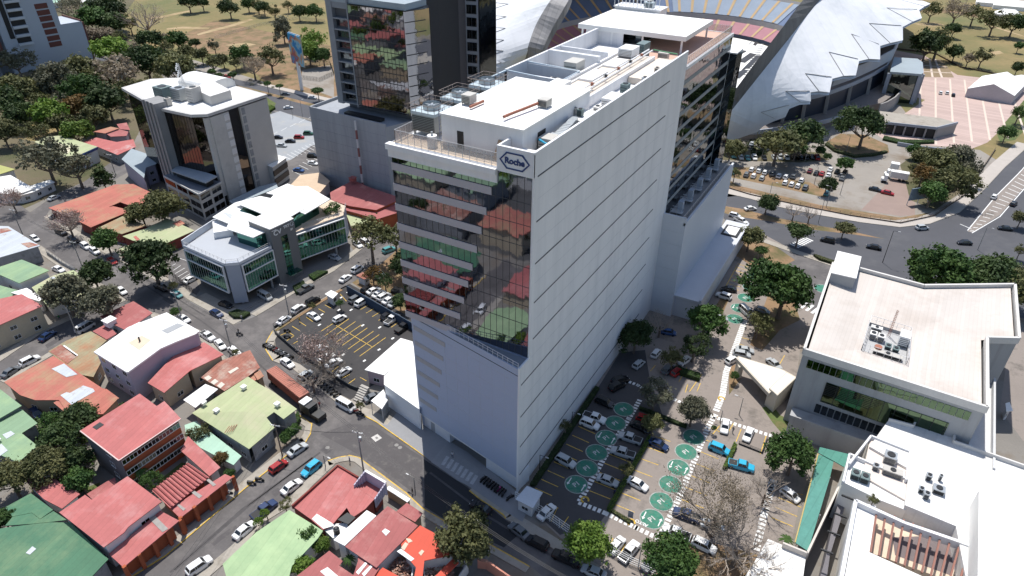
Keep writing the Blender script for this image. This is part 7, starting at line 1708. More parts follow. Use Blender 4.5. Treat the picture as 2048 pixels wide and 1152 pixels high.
# trucks
def truck(label,s_cab,s_box,box_m,cab_m,H=3.6,W=2.5,plat=False):
    a,c = world(s_box,1.2); d = (c-a).normalized(); t = thing('container_truck',label,'truck',((a+c)/2).to_tuple()[:2]+(0,)); b = MB()
    m_ = (a+c)/2; b.beam((a.x,a.y,(H+1.1)/2),(c.x,c.y,(H+1.1)/2),W,H-1.1,0); cont = b.build('cargo_box',box_m,t)
    nr_ = Vector((d.y,-d.x,0)); b = MB(); L = (c-a).length
    for k in range(int(L/.6)):
        p = a+d*(.3+k*.6)
        for s_ in (-1,1): b.beam((p.x+nr_.x*s_*(W/2+.03),p.y+nr_.y*s_*(W/2+.03),1.25),(p.x+nr_.x*s_*(W/2+.03),p.y+nr_.y*s_*(W/2+.03),H-.1),.28,.06)
        b.beam((p.x+nr_.x*W/2,p.y+nr_.y*W/2,H+.02),(p.x-nr_.x*W/2,p.y-nr_.y*W/2,H+.02),.28,.05)
    b.build('rib',box_m,cont)
    e,f = world(s_cab,1.0); d2 = (f-e).normalized(); n2 = Vector((d2.y,-d2.x,0)); Lc = (f-e).length
    b = MB(); b.beam((e.x,e.y,1.9),((e+d2*Lc*.55).x,(e+d2*Lc*.55).y,1.9),2.3,2.5); b.beam((e.x,e.y,1.2),(f.x,f.y,1.2),2.2,1.1); cab = b.build('cab',cab_m,t)
    q = e+d2*Lc*.56; b = MB(); b.beam((q.x,q.y,2.4),(q.x+d2.x*.1,q.y+d2.y*.1,2.4),2.0,.9); b.build('windscreen',M_CGL,t)
    for p in (a+d*1.2,a+d*2.6,e+d2*.6,f-d2*.8):
        for s_ in (-1,1):
            b = MB(); c0_ = p+nr_*s_*1.05; b.tube([c0_-nr_*.18+Vector((0,0,-c0_.z+.52)),c0_+nr_*.18+Vector((0,0,-c0_.z+.52))],.5,12); b.build('wheel',M_TYRE,t)
    return t,e,f,d2,n2,Lc
tr_,e,f,d2,n2,Lc = truck('brick red container truck with a white cab roof parked at the street corner','B 290,140 400,205','F 546,752 612,806',mat('container_red',(0.36,0.13,0.09),.7,var=.1),MBLACK)
b = MB(); q = e+d2*1.2; b.beam((e.x,e.y,3.4),(q.x+d2.x*.6,q.y+d2.y*.6,3.4),2.4,.25); b.build('cab_roof',MROOFW,tr_)
truck('white box truck nearer the camera on the stadium gravel lot','F 1774,360 1762,358','F 1815,358 1779,352',MROOFW,MWHITE)
truck('white box truck behind the other one on the stadium gravel lot','F 1778,350 1768,348','F 1797,337 1780,334',MROOFW,MWHITE,H=3.2)
# motorcycles
def make_moto(body_m):
    r = empty('motorcycle'); b = MB()
    b.beam((-.6,0,.60),(.3,0,.66),.38,.42); b.beam((.2,0,.75),(.5,0,.85),.22,.28); b.beam((.55,0,.9),(.75,0,.35),.08,.08); b.beam((-.5,0,.5),(-.75,0,.85),.18,.08); b.build('frame',body_m,r)
    b = MB(); b.beam((-.8,0,.86),(.15,0,.86),.34,.14); b.build('seat',MBLACK,r)
    b = MB(); b.beam((.42,-.36,1.08),(.42,.36,1.08),.05,.05); b.build('handlebar',MBLACK,r)
    for x in (-.65,.72):
        b = MB(); b.tube([(x,-.08,.32),(x,.08,.32)],.34,12); b.build('wheel',M_TYRE,r)
    return r
MP = {}
def moto(px,py,colour,where,ang,group=None):
    p = P(px,py,.3)
    if colour not in MP: MP[colour] = make_moto(paint(colour,PAINTS.get(colour,(0.4,0.05,0.2)))); o = MP[colour]
    else: o = copy_tree(MP[colour])
    o.location = (p.x,p.y,.02 if where.find('tower') < 0 else .14); o.rotation_euler = (0,0,ang); tag(o,colour+' motorcycle '+where,'motorcycle',group); return o
PAINTS['pink'] = (0.5,0.04,0.22)
for k in range(9): moto(967+k*5.1,960+k*3.5,'pink' if k == 6 else 'black',(ordn[k]+' from the left in the row on the tower forecourt') if k != 6 else 'with covered seat in the dark row on the tower forecourt',math.radians(75+(k%3)*8),'motorcycles in the row on the tower forecourt')
moto(1020,997,'black','apart at the tower corner beside the white hut',math.radians(70))
random.seed(3)
for k in range(11):
    t_ = k/10; x = 532+48*t_; y = 690+26*t_; moto(x,y,random.choice(('black','black','red','grey','white')),ordn[k]+' from the left in the row on the car park corner',math.radians(60),'motorcycles in the row at the car park corner')
for k in range(9):
    t_ = k/8; x = 622+52*t_; y = 755+36*t_; moto(x,y,random.choice(('black','black','red','grey')),ordn[k]+' in the row under the bare dark tree by the van',math.radians(60),'motorcycles under the bare tree')
for (x,y,c_,w_) in ((713,823,'red','in front of the white tall roofed van'),(720,829,'black','next to the red one by the white van'),(503,967,'black','left of two on the kerb of the lower left street'),(519,960,'black','right of two on the kerb of the lower left street'),(456,985,'white','near the garage of the street arcade'),(479,669,'black','ridden across the junction'),(574,662,'black','upper one in the asphalt car park corner'),(574,674,'grey','lower one in the asphalt car park corner')): moto(x,y,c_,w_,math.radians(20))
# ---------------------------------------------------------------- trees
def leaf_mat(name,c1,c2):
    m = bpy.data.materials.new('leaves_'+name); m.use_nodes = True; n = m.node_tree.nodes; l = m.node_tree.links; b = n['Principled BSDF']
    b.inputs['Roughness'].default_value = .65; b.inputs['Specular IOR Level'].default_value = .25
    tc = n.new('ShaderNodeTexCoord'); no = n.new('ShaderNodeTexNoise'); no.inputs['Scale'].default_value = 1.3; no.inputs['Detail'].default_value = 5
    l.new(tc.outputs['Object'],no.inputs['Vector']); oi = n.new('ShaderNodeObjectInfo')
    ad = n.new('ShaderNodeVectorMath'); ad.operation = 'ADD'; l.new(tc.outputs['Object'],ad.inputs[0])
    mu = n.new('ShaderNodeMath'); mu.operation = 'MULTIPLY'; mu.inputs[1].default_value = 37; l.new(oi.outputs['Random'],mu.inputs[0]); l.new(mu.outputs[0],ad.inputs[1]); l.new(ad.outputs[0],no.inputs['Vector'])
    mr = n.new('ShaderNodeMapRange'); mr.inputs['From Min'].default_value = .36; mr.inputs['From Max'].default_value = .64; l.new(no.outputs['Fac'],mr.inputs['Value'])
    mx = n.new('ShaderNodeMix'); mx.data_type = 'RGBA'; mx.inputs[6].default_value = (*c1,1); mx.inputs[7].default_value = (*c2,1); l.new(mr.outputs[0],mx.inputs[0])
    r2 = n.new('ShaderNodeMapRange'); r2.inputs['To Min'].default_value = .78; r2.inputs['To Max'].default_value = 1.2; l.new(oi.outputs['Random'],r2.inputs['Value'])
    sc = n.new('ShaderNodeVectorMath'); sc.operation = 'SCALE'; l.new(mx.outputs[2],sc.inputs[0]); l.new(r2.outputs[0],sc.inputs['Scale']); l.new(sc.outputs[0],b.inputs['Base Color'])
    tl = n.new('ShaderNodeBsdfTranslucent'); l.new(sc.outputs[0],tl.inputs[0]); ms = n.new('ShaderNodeMixShader'); ms.inputs[0].default_value = .22
    l.new(b.outputs[0],ms.inputs[1]); l.new(tl.outputs[0],ms.inputs[2]); l.new(ms.outputs[0],n['Material Output'].inputs[0]); return m
LM = dict(dark=leaf_mat('dark',(0.028,0.052,0.018),(0.065,0.10,0.030)),green=leaf_mat('green',(0.036,0.08,0.02),(0.075,0.135,0.032)),bright=leaf_mat('bright',(0.08,0.15,0.02),(0.17,0.25,0.045)),
          olive=leaf_mat('olive',(0.075,0.085,0.032),(0.16,0.16,0.065)),grey=leaf_mat('grey',(0.10,0.105,0.065),(0.20,0.195,0.13)),dry=leaf_mat('dry',(0.20,0.165,0.115),(0.33,0.27,0.20)),
          rust=leaf_mat('rust',(0.09,0.06,0.02),(0.17,0.10,0.03)),pink=leaf_mat('pink',(0.20,0.14,0.12),(0.42,0.32,0.29)))
TW = mat('twig',(0.34,0.285,0.235),.95,var=.2)
def make_crown(seed,n_clump,n_leaf,flat=.72,leaf=.085,spread=.24,hollow=.35):
    """unit crown, radius about 1, centre at the origin: leaf-sized faces in clumps"""
    rnd = np.random.RandomState(seed); cl = []
    lobes = [(rnd.normal(size=3),rnd.uniform(.2,.4)) for _ in range(5)]
    for i in range(n_clump):
        d = rnd.normal(size=3); d /= np.linalg.norm(d)
        if d[2] < -.45: d[2] *= -.5
        r = rnd.uniform(hollow,1.0)**.55
        for ld,la in lobes: r *= 1+la*max(0,float(np.dot(d,ld/np.linalg.norm(ld))))-.12
        r = min(r,1.12); cl.append((d*r*np.array([1,1,flat]),rnd.uniform(.6,1.25)))
    V = []; F = []
    for c,s in cl:
        m_ = rnd.normal(size=(n_leaf,3))*spread*s*np.array([.52,.52,.36])
        for p in m_:
            nrm = p/(np.linalg.norm(p)+1e-6)+rnd.normal(size=3)*.7+np.array([0,0,.55]); nrm /= np.linalg.norm(nrm)
            t = np.cross(nrm,rnd.normal(size=3)); t /= np.linalg.norm(t)+1e-6; u = np.cross(nrm,t); q = c+p; s1 = leaf*rnd.uniform(.6,1.3); s2 = s1*rnd.uniform(.5,.8)
            k = len(V); V += [tuple(q-t*s1),tuple(q-u*s2),tuple(q+t*s1),tuple(q+u*s2)]; F.append((k,k+1,k+2,k+3))
    me = bpy.data.meshes.new('crown'); me.from_pydata(V,[],F); me.update(); return me
def make_branches(seed,n_main=6,depth=3,twig=True,flat=.8):
    """unit bare crown: limbs from (0,0,-1) spreading to radius 1"""
    rnd = random.Random(seed); b = MB()
    def grow(p,d,L,r,lv):
        q = p+d*L*.5+Vector((rnd.uniform(-.05,.05),)*3); e = q+(d+Vector((rnd.uniform(-.25,.25),rnd.uniform(-.25,.25),rnd.uniform(0,.2)))).normalized()*L*.5
        b.tube([p,q,e],[r,r*.8,r*.6],5 if lv < 2 else 3)
        if lv >= depth: return
        for k in range(3 if lv else 3+(lv == 0)):
            nd = (d+Vector((rnd.uniform(-.9,.9),rnd.uniform(-.9,.9),rnd.uniform(-.15,.5)))).normalized()
            grow(p.lerp(e,rnd.uniform(.45,1.0)),nd,L*rnd.uniform(.55,.75),r*.5,lv+1)
    for k in range(n_main):
        a = 2*math.pi*k/n_main+rnd.uniform(-.3,.3); d = Vector((math.cos(a)*.85,math.sin(a)*.85,rnd.uniform(.5,1.1)*flat)).normalized()
        grow(Vector((0,0,-.75)),d,.72,.035,0)
    return b
CR = {}
def crown_mesh(style,seed):
    k = (style,seed % 4)
    if k not in CR:
        if style == 'dense': CR[k] = make_crown(10+seed%4,78,62,.86,.082,.26)
        elif style == 'big': CR[k] = make_crown(30+seed%4,150,70,.86,.056,.19)
        elif style == 'flat': CR[k] = make_crown(50+seed%4,60,55,.5,.075,.25)
        elif style == 'sparse': CR[k] = make_crown(70+seed%4,46,36,.72,.062,.22,.2)
        elif style == 'tall': CR[k] = make_crown(90+seed%4,50,60,1.9,.09,.28)
        elif style == 'topiary': CR[k] = make_crown(110+seed%4,140,60,.95,.045,.16,.85)
        elif style == 'bare': CR[k] = make_branches(130+seed%4,6,4).mesh('crown',[TW])
        elif style == 'blossom': CR[k] = make_crown(150+seed%4,70,26,.7,.038,.25,.3)
        elif style == 'veil': CR[k] = make_crown(190+seed%4,130,46,.8,.017,.2,.3)
        elif style == 'limbs': CR[k] = make_branches(170+seed%4,5,2).mesh('limbs',[MBARK])
    return CR[k]
CM = {}
tseed = [0]
def tree(px,py,rpx,kind,label,style='dense',hc=None,group=None,name=None,flatk=None,trunk=True):
    """px, py: centre of the crown in the survey; rpx: its radius there"""
    tseed[0] += 1; sd = tseed[0]
    h = hc or 4.0
    for _ in range(6):
        c = P(px,py,h); D = -sum(RC[i][2]*v for i,v in enumerate((c.x,c.y,c.z-CAM_H))) ; R_ = rpx*1.36*D/FPX
        h = hc or (R_*.95+1.2)
    c = P(px,py,h); r = thing(name or ('shrub' if R_ < 1.3 else 'tree'),label,'shrub' if R_ < 1.3 else 'tree',(c.x,c.y,0),0,group)
    rnd = random.Random(sd)
    def put(me,nm,mt,parent,sc,loc,rot):
        key = (me.name,mt.name)
        if key not in CM: m2 = me.copy(); m2.materials.clear(); m2.materials.append(mt); CM[key] = m2
        o = bpy.data.objects.new(nm,CM[key]); COL.objects.link(o); o.parent = parent; o.location = loc; o.scale = sc; o.rotation_euler = (0,0,rot); return o
    rot = rnd.uniform(0,6.28); sx,sy = rnd.uniform(.9,1.1),rnd.uniform(.9,1.1)
    if style == 'bare':
        put(crown_mesh('bare',sd),'crown',TW,r,(R_*sx,R_*sy,R_*.95),(0,0,h),rot)
    elif style in ('blossom','veil'):
        cr = put(crown_mesh(style,sd),'crown',LM[kind],r,(R_*sx,R_*sy,R_),(0,0,h),rot); put(crown_mesh('bare',sd),'limbs',TW,r,(R_*.95,R_*.95,R_*.85),(0,0,h),rot)
    else:
        fl = flatk or 1.0
        cr = put(crown_mesh(style,sd),'crown',LM[kind],r,(R_*sx,R_*sy,R_*fl),(0,0,h),rot)
        if R_ > 2.0 and trunk: put(crown_mesh('limbs',sd),'limbs',MBARK,r,(R_*.75,R_*.75,min(R_*.8,h*.9)),(0,0,h),rot)
    if trunk and R_ > 1.0:
        b = MB(); th = h-R_*.5 if style != 'topiary' else h-R_*.6; th = max(th,.4); rr = max(.09,R_*.055)
        b.tube([(0,0,-.1),(rnd.uniform(-.1,.1),rnd.uniform(-.1,.1),th*.5),(0,0,th+.3)],[rr*1.3,rr,rr*.8],8); o = b.build('trunk',MBARK,None); o.parent = r
    return r
def palm(px,py,rpx,label,h=4.0):
    c = P(px,py,h); D = -sum(RC[i][2]*v for i,v in enumerate((c.x,c.y,c.z-CAM_H))); R_ = rpx*D/FPX; r = thing('palm_tree',label,'palm',(c.x,c.y,0)); b = MB()
    b.tube([(0,0,0),(.1,0,h*.5),(0,0,h)],[.16,.13,.12],8); o = b.build('trunk',MBARK,None); o.parent = r
    b = MB(); rnd = random.Random(int(px))
    for k in range(13):
        a = 2*math.pi*k/13+rnd.uniform(-.2,.2); u = Vector((math.cos(a),math.sin(a),0)); w_ = Vector((-u.y,u.x,0)); pts = []
        for j in range(6): t = j/5; pts.append(Vector((0,0,h))+u*R_*t+Vector((0,0,R_*(.55*t-.85*t*t))))
        for j in range(5):
            wd0,wd1 = R_*.12*math.sin(math.pi*(j/5*.85+.12)),R_*.12*math.sin(math.pi*((j+1)/5*.85+.12))
            b.add([pts[j],pts[j]+w_*wd0-Vector((0,0,wd0*.5)),pts[j+1]+w_*wd1-Vector((0,0,wd1*.5)),pts[j+1]],[(0,1,2,3)]); b.add([pts[j],pts[j]-w_*wd0-Vector((0,0,wd0*.5)),pts[j+1]-w_*wd1-Vector((0,0,wd1*.5)),pts[j+1]],[(3,2,1,0)])
    o = b.build('crown',LM['green'],None); o.parent = r; return r
# --- woods, top left
GW_ = 'trees of the wood at the left'
for (x,y,r_,k,l,st2) in (
 (50,180,34,'olive','dark tree with orange tinged top at the foot of the white high-rise','big'),(106,168,36,'grey','wide grey green tree in front of the white high-rise','big'),(14,205,30,'dark','dark tree at the left edge of the wood','dense'),(4,262,24,'olive','olive tree at the left edge below the dark one','dense'),
 (150,140,30,'olive','olive tree right of the white high-rise base','dense'),(163,185,32,'green','fresh green tree in the middle of the wood','big'),(104,228,27,'bright','light green tree at the lower side of the wood','dense'),(150,213,24,'rust','rusty brown tree in the lower wood','dense'),
 (68,262,22,'olive','low olive tree left of the light green one','sparse'),(152,262,24,'bright','yellow green bush tree above the pale green vaulted roof','dense'),(213,200,30,'dark','dark tree beside the left corner of the grey tower','dense'),(192,158,28,'olive','brownish olive tree behind the rusty one','sparse'),
 (237,143,36,'dry','greyish dry tree above the left corner of the grey tower','sparse'),(216,96,30,'bright','flat bright green clump beyond the wood','flat'),(291,122,34,'dark','dark tree behind the grey tower roof','big'),(352,135,30,'olive','olive tree right behind the grey tower roof','dense'),
 (30,120,26,'grey','grey tree against the white high-rise','sparse'),(125,205,24,'grey','grey tree in the heart of the wood','sparse'),(185,235,22,'olive','olive tree above the red roof cluster','dense'),(40,225,24,'dark','dark tree low in the left wood','dense'),(255,180,22,'olive','small olive tree against the grey tower corner','sparse'),(85,205,22,'olive','olive tree between the grey and light green ones','dense'),(120,245,18,'olive','low olive shrub tree below the light green one','dense')):
    tree(x,y,r_,k,l,st2,group=GW_)
GB_ = 'trees beyond the boulevard'
for i,(x,y,r_,k,l,st2) in enumerate((
 (142,12,24,'grey','leaning bare grey tree at the top by the high-rise','blossom'),(213,18,30,'dark','dark tree at the top edge left of the pitch','big'),(135,55,26,'olive','olive tree beside the high-rise window side','dense'),(182,40,24,'green','green tree under the dark top one','dense'),(222,45,22,'dark','dark round tree left of the bare tree','dense'),
 (160,62,16,'dry','flat dry tree left','flat'),(188,68,18,'dry','flat pinkish dry tree','flat'),(210,66,18,'dry','flat pinkish dry tree, right one','flat'),(238,72,14,'olive','small olive tree by the path','sparse'),(288,30,30,'dry','tall bare tree at the edge of the pitch','bare'),(297,78,20,'dark','round dark tree below the bare one','dense'),
 (355,80,17,'green','small green tree at the pitch corner','dense'),(331,92,14,'olive','left scrub tree by the boulevard path','sparse'),(368,104,15,'olive','second scrub tree by the boulevard path','dense'),(402,108,14,'olive','third scrub tree by the boulevard path','dense'),(428,90,12,'grey','thin grey shrub tree near the pitch fence','sparse'),
 (425,125,16,'olive','fourth scrub tree by the boulevard','sparse'),(445,118,12,'olive','fifth scrub tree by the boulevard','dense'),(483,108,20,'green','round green tree near the pitch fence corner','dense'),(505,128,22,'dry','dry brownish tree right of the round green one','blossom'),(540,112,26,'olive','olive tree left of the tall thin one','sparse'),
 (566,62,17,'grey','tall thin airy tree beside the billboard','tall'),(617,100,22,'bright','light green bush tree right of the billboard','dense'),(624,78,24,'bright','yellow green airy tree behind the billboard','sparse'),(646,110,16,'green','green tree touching the dark tower','dense'),(458,14,16,'dark','round dark tree on the pitch at the top','dense'),
 (376,2,16,'dark','dark tree at the top edge, left of two','dense'),(404,4,12,'dark','dark tree at the top edge, right of two','dense'),(495,6,12,'green','small tree on the top pitch','dense'),(515,10,12,'olive','low tree on the top pitch','sparse'),(527,14,12,'dark','first tree in the row on the top pitch','dense'),(549,22,12,'olive','second tree in the row on the top pitch','sparse'),(597,22,13,'dark','third tree in the row on the top pitch','dense'),(630,22,14,'green','fourth tree in the row on the top pitch','dense'),(575,10,10,'olive','fifth tree on the top pitch','sparse'),(258,45,16,'olive','leafy shrub tree by the tall bare tree','sparse'),(270,95,12,'dry','dry shrub by the path','sparse'),(318,75,12,'dry','dry shrub right of the round dark tree','sparse'),(390,85,9,'dark','low dark shrub at the pitch edge','dense'),(470,125,12,'olive','shrub by the boulevard kerb','sparse'),(340,110,12,'olive','shrub at the corner of the boulevard','dense'))): tree(x,y,r_,k,l,st2,group=GB_)
for i,(x,y) in enumerate(((465,149),(534,167),(635,181),(558,172),(423,143),(436,150))): tree(x,y,[8,7,10,6,8,7][i],'green',['small street tree beyond the barrel roof','small street tree on the boulevard left of the billboard','flat topped street tree beside the dark tower on the boulevard','thin young street tree by the billboard shadow','young street tree left beyond the barrel roof','young street tree second beyond the barrel roof'][i],'flat',hc=5.5,group='young street trees on the boulevard')
# hedges on the boulevard corner
def hedge(label,s,h,wd=None,m='bright',name='hedge'):
    q = world(s,h); t = thing(name,label,'hedge',tuple(centroid(q))[:2]+(0,)); rnd = np.random.RandomState(int(abs(q[0].x*7))%1000)
    b = MB(); b.prism(q,0.0,h-.12); b.build('core',mat('hedge_core',(0.02,0.035,0.01),.9),t)
    pts = [Vector((p.x,p.y)) for p in q]; x0,x1 = min(p.x for p in pts),max(p.x for p in pts); y0,y1 = min(p.y for p in pts),max(p.y for p in pts); A_ = (x1-x0)*(y1-y0)
    V = []; F = []; n_ = int(min(9000,max(500,A_*70))); pv = [Vector((p.x,p.y,0)) for p in q]
    for _ in range(n_):
        x,y = rnd.uniform(x0-.1,x1+.1),rnd.uniform(y0-.1,y1+.1)
        if not inside(x,y,pv): continue
        z = h-.1+rnd.uniform(-.08,.12); nr_ = rnd.normal(size=3)*.5+np.array([0,0,1.]); nr_ /= np.linalg.norm(nr_); t_ = np.cross(nr_,rnd.normal(size=3)); t_ /= np.linalg.norm(t_); u = np.cross(nr_,t_); c = np.array([x,y,z]); s_ = .13; k = len(V)
        V += [tuple(c-t_*s_),tuple(c-u*s_*.6),tuple(c+t_*s_),tuple(c+u*s_*.6)]; F.append((k,k+1,k+2,k+3))
    for a,c in zip(pts,pts[1:]+pts[:1]):
        L = (c-a).length
        for _ in range(int(L*h*40)):
            t0 = rnd.uniform(0,1); z = rnd.uniform(.05,h); p = a.lerp(c,t0); nr_ = rnd.normal(size=3); nr_ /= np.linalg.norm(nr_); t_ = np.cross(nr_,rnd.normal(size=3)); t_ /= np.linalg.norm(t_); u = np.cross(nr_,t_); cc = np.array([p.x,p.y,z])+rnd.normal(size=3)*.05; s_ = .13; k = len(V)
            V += [tuple(cc-t_*s_),tuple(cc-u*s_*.6),tuple(cc+t_*s_),tuple(cc+u*s_*.6)]; F.append((k,k+1,k+2,k+3))
    me = bpy.data.meshes.new('foliage'); me.from_pydata(V,[],F); me.materials.append(LM[m]); o = bpy.data.objects.new('foliage',me); COL.objects.link(o); o.parent = t; o.matrix_parent_inverse = parent_inv(t); return t
hedge('long bright green hedge between the two lots, from the dark tree bay to the walkway','C 822,300 835,318 590,755 572,738',1.0,m='bright')
hedge('short green hedge between the bays beside the cyan car','C 1335,345 1352,362 1290,495 1268,490',1.0,m='bright')
hedge('blocky clipped green hedge under the dark trees','M3 985,1040 1130,1085 1125,1115 975,1068',1.2,m='green')
hedge('low dark hedge along the foot of the white tower wall','C 500,10 525,20 140,600 108,595',.8,m='dark')
hedge('dark hedge along the walkway of the office car park','C 770,130 1050,240 1045,255 765,145',.7,m='dark')
hedge('low hedge at the bottom of the sunny lot beside the walkway','C 590,755 600,745 715,812 705,830',.6,m='olive')
hedge('left clipped hedge in front of the terrace office','M2 220,560 285,530 310,575 240,600',1.0,m='dark')
hedge('right clipped hedge in front of the terrace office','M2 315,495 370,470 430,470 345,520',1.0,m='green')
hedge('hedge bed under the corner of the terrace office','M1 1370,720 1420,700 1500,720 1460,745 1400,745',1.0,m='dark')
hedge('bright curved hedge on the boulevard corner','U2 0,650 90,628 115,640 60,675 0,692',1.2,m='bright')
hedge('dark curved hedge behind the bright one on the boulevard','U2 0,585 30,580 48,600 30,630 0,640',3.0,m='olive')
hedge('low hedge along the dark bays of the plaza pavilion','U4 690,830 800,855 1000,850 995,838 800,835 700,812',1.0,m='green')
hedge('curved low hedge round the roundabout bed','U4 345,860 400,900 520,935 640,925 720,905 700,900 640,915 520,925 410,890 360,850',1.0,m='olive')
hedge('narrow curved hedge by the service road','M4 275,370 300,375 400,410 390,420 310,395',1.0,m='olive')
hedge('hedge in front of the pale green corner house','B 140,310 250,160 265,200 170,330',1.2,m='green')
hedge('garden hedge behind the street arcade wall','A 600,190 740,105 748,115 610,210',1.2,m='green')
# --- left quarter trees
for (x,y,r_,k,l,st2) in (
 (300,515,46,'dark','big dark dense tree on the cross street beside the terrace office','big'),(322,411,34,'olive','olive yellow tree beside the grey tower front block','big'),(282,424,22,'olive','smaller olive tree left of the olive yellow one','dense'),(212,478,24,'green','bright palm-like tree in front of the olive flat roof','dense'),
 (127,583,40,'grey','large grey green street tree, left of the pair','big'),(203,600,34,'grey','spreading grey green street tree, lower right of the pair','big'),(186,548,28,'dark','dark crown behind the two grey green street trees','dense'),(88,310,44,'grey','large airy grey tree at the top left street','sparse'),(148,328,36,'grey','wide airy grey tree beside the pool house','sparse'),
 (739,462,38,'olive','tall airy tree between the terrace office and the tower','sparse'),(790,470,28,'olive','tree touching the left edge of the tower glass','sparse'),(806,525,24,'dark','dark tree at the foot of the tower glass edge','dense'),(117,875,36,'dark','dark round garden tree beside the three storey red building','big'),(90,928,36,'olive','olive dark garden tree above the red link roof','big'),
 (152,915,26,'dark','dark tree filling the gap by the three storey red building','dense'),(160,958,24,'green','tree beside the lawn behind the white overhanging storey','dense'),(18,955,34,'olive','yellowish dark tree at the lower left edge','big'),(8,1040,20,'green','small bright tree at the lower left edge','dense'),(162,832,26,'dark','dark shrub tree behind the three storey red building','dense'),(97,838,16,'green','banana-like garden shrub by the navy car','sparse'),
 (155,852,12,'green','small shrub by the garden hedge','dense'),(443,918,13,'rust','flowering brownish shrub at the mint annex','dense'),(397,866,18,'olive','thin airy tree over the mint annex','sparse'),(458,948,10,'green','small shrub on the street wall of the arcade','dense'),(615,1074,18,'green','garden tree right of the light green roof','dense'),(643,1090,15,'bright','lighter garden tree beside the white patio','dense'),
 (606,1128,17,'bright','light green garden tree lower by the light green roof','dense'),(935,1078,47,'olive','large olive tree over the street opposite the tower','big'),(532,1026,8,'bright','round clipped shrub, upper of two beside the navy pickup','topiary'),(518,1042,8,'bright','round clipped shrub, lower of two beside the navy pickup','topiary'),(569,1008,12,'olive','airy shrub at the end of the dark red wall','sparse'),
 (298,962,17,'green','smooth round topiary bush on the lawn','topiary'),(475,1145,12,'bright','small shrub at the bottom edge on the light green roof side','dense'),(680,605,8,'green','small shrub beside the car park gate','sparse'),(570,875,10,'green','shrub on the garden strip of the pale green corner house','dense'),(588,860,12,'green','second shrub on the garden strip of the pale green corner house','dense'),(720,810,9,'olive','shrub between the van and the white canopy','sparse'),
 (346,570,9,'olive','shrub at the corner of the terrace office','sparse'),(352,622,9,'green','shrub behind the white block roof','dense'),(745,545,16,'rust','low dry bush by the guard hut roof','sparse'),(625,612,7,'olive','small sapling by the car park wall','sparse'),(205,358,16,'dark','narrow dark conifer by the pool house','tall'),(665,418,14,'green','terrace plants at the right end of the terrace office roof','sparse'),
 (470,705,8,'olive','thin shrub beside the red gabled house','sparse'),(430,800,6,'green','tiny shrub under the rusty shed','dense'),(800,600,14,'dark','dark bush in the shaded yard at the tower edge','dense'),(770,560,16,'dark','dark bush in the middle of the shaded yard','sparse'),(845,450,18,'olive','tree behind the left edge of the tower glass','dense')):
    hcx = {739:11.0,790:11,806:6,665:14.0}.get(x); tree(x,y,r_,k,l,st2,hc=hcx)
for (x,y,r_,l) in ((133,440,28,'bare pinkish tree on the top left street corner'),(20,395,22,'pale bare tree at the left edge of the top left street'),): tree(x,y,r_,'pink',l,'blossom')
tree(640,702,40,'pink','pink blossoming tree in the asphalt car park corner','blossom'); tree(622,752,26,'pink','bare dark branched tree over the row of motorcycles','bare'); tree(665,735,22,'dry','second bare tree beside the van','bare')
palm(280,944,17,'small palm on the lawn below the three storey red building'); palm(698,1118,16,'small palm in the red roofed patio',3.0); palm(1573,1078,17,'palm beside the green glass walkway',4.5); palm(262,948,11,'low palm beside the topiary bush',2.5)
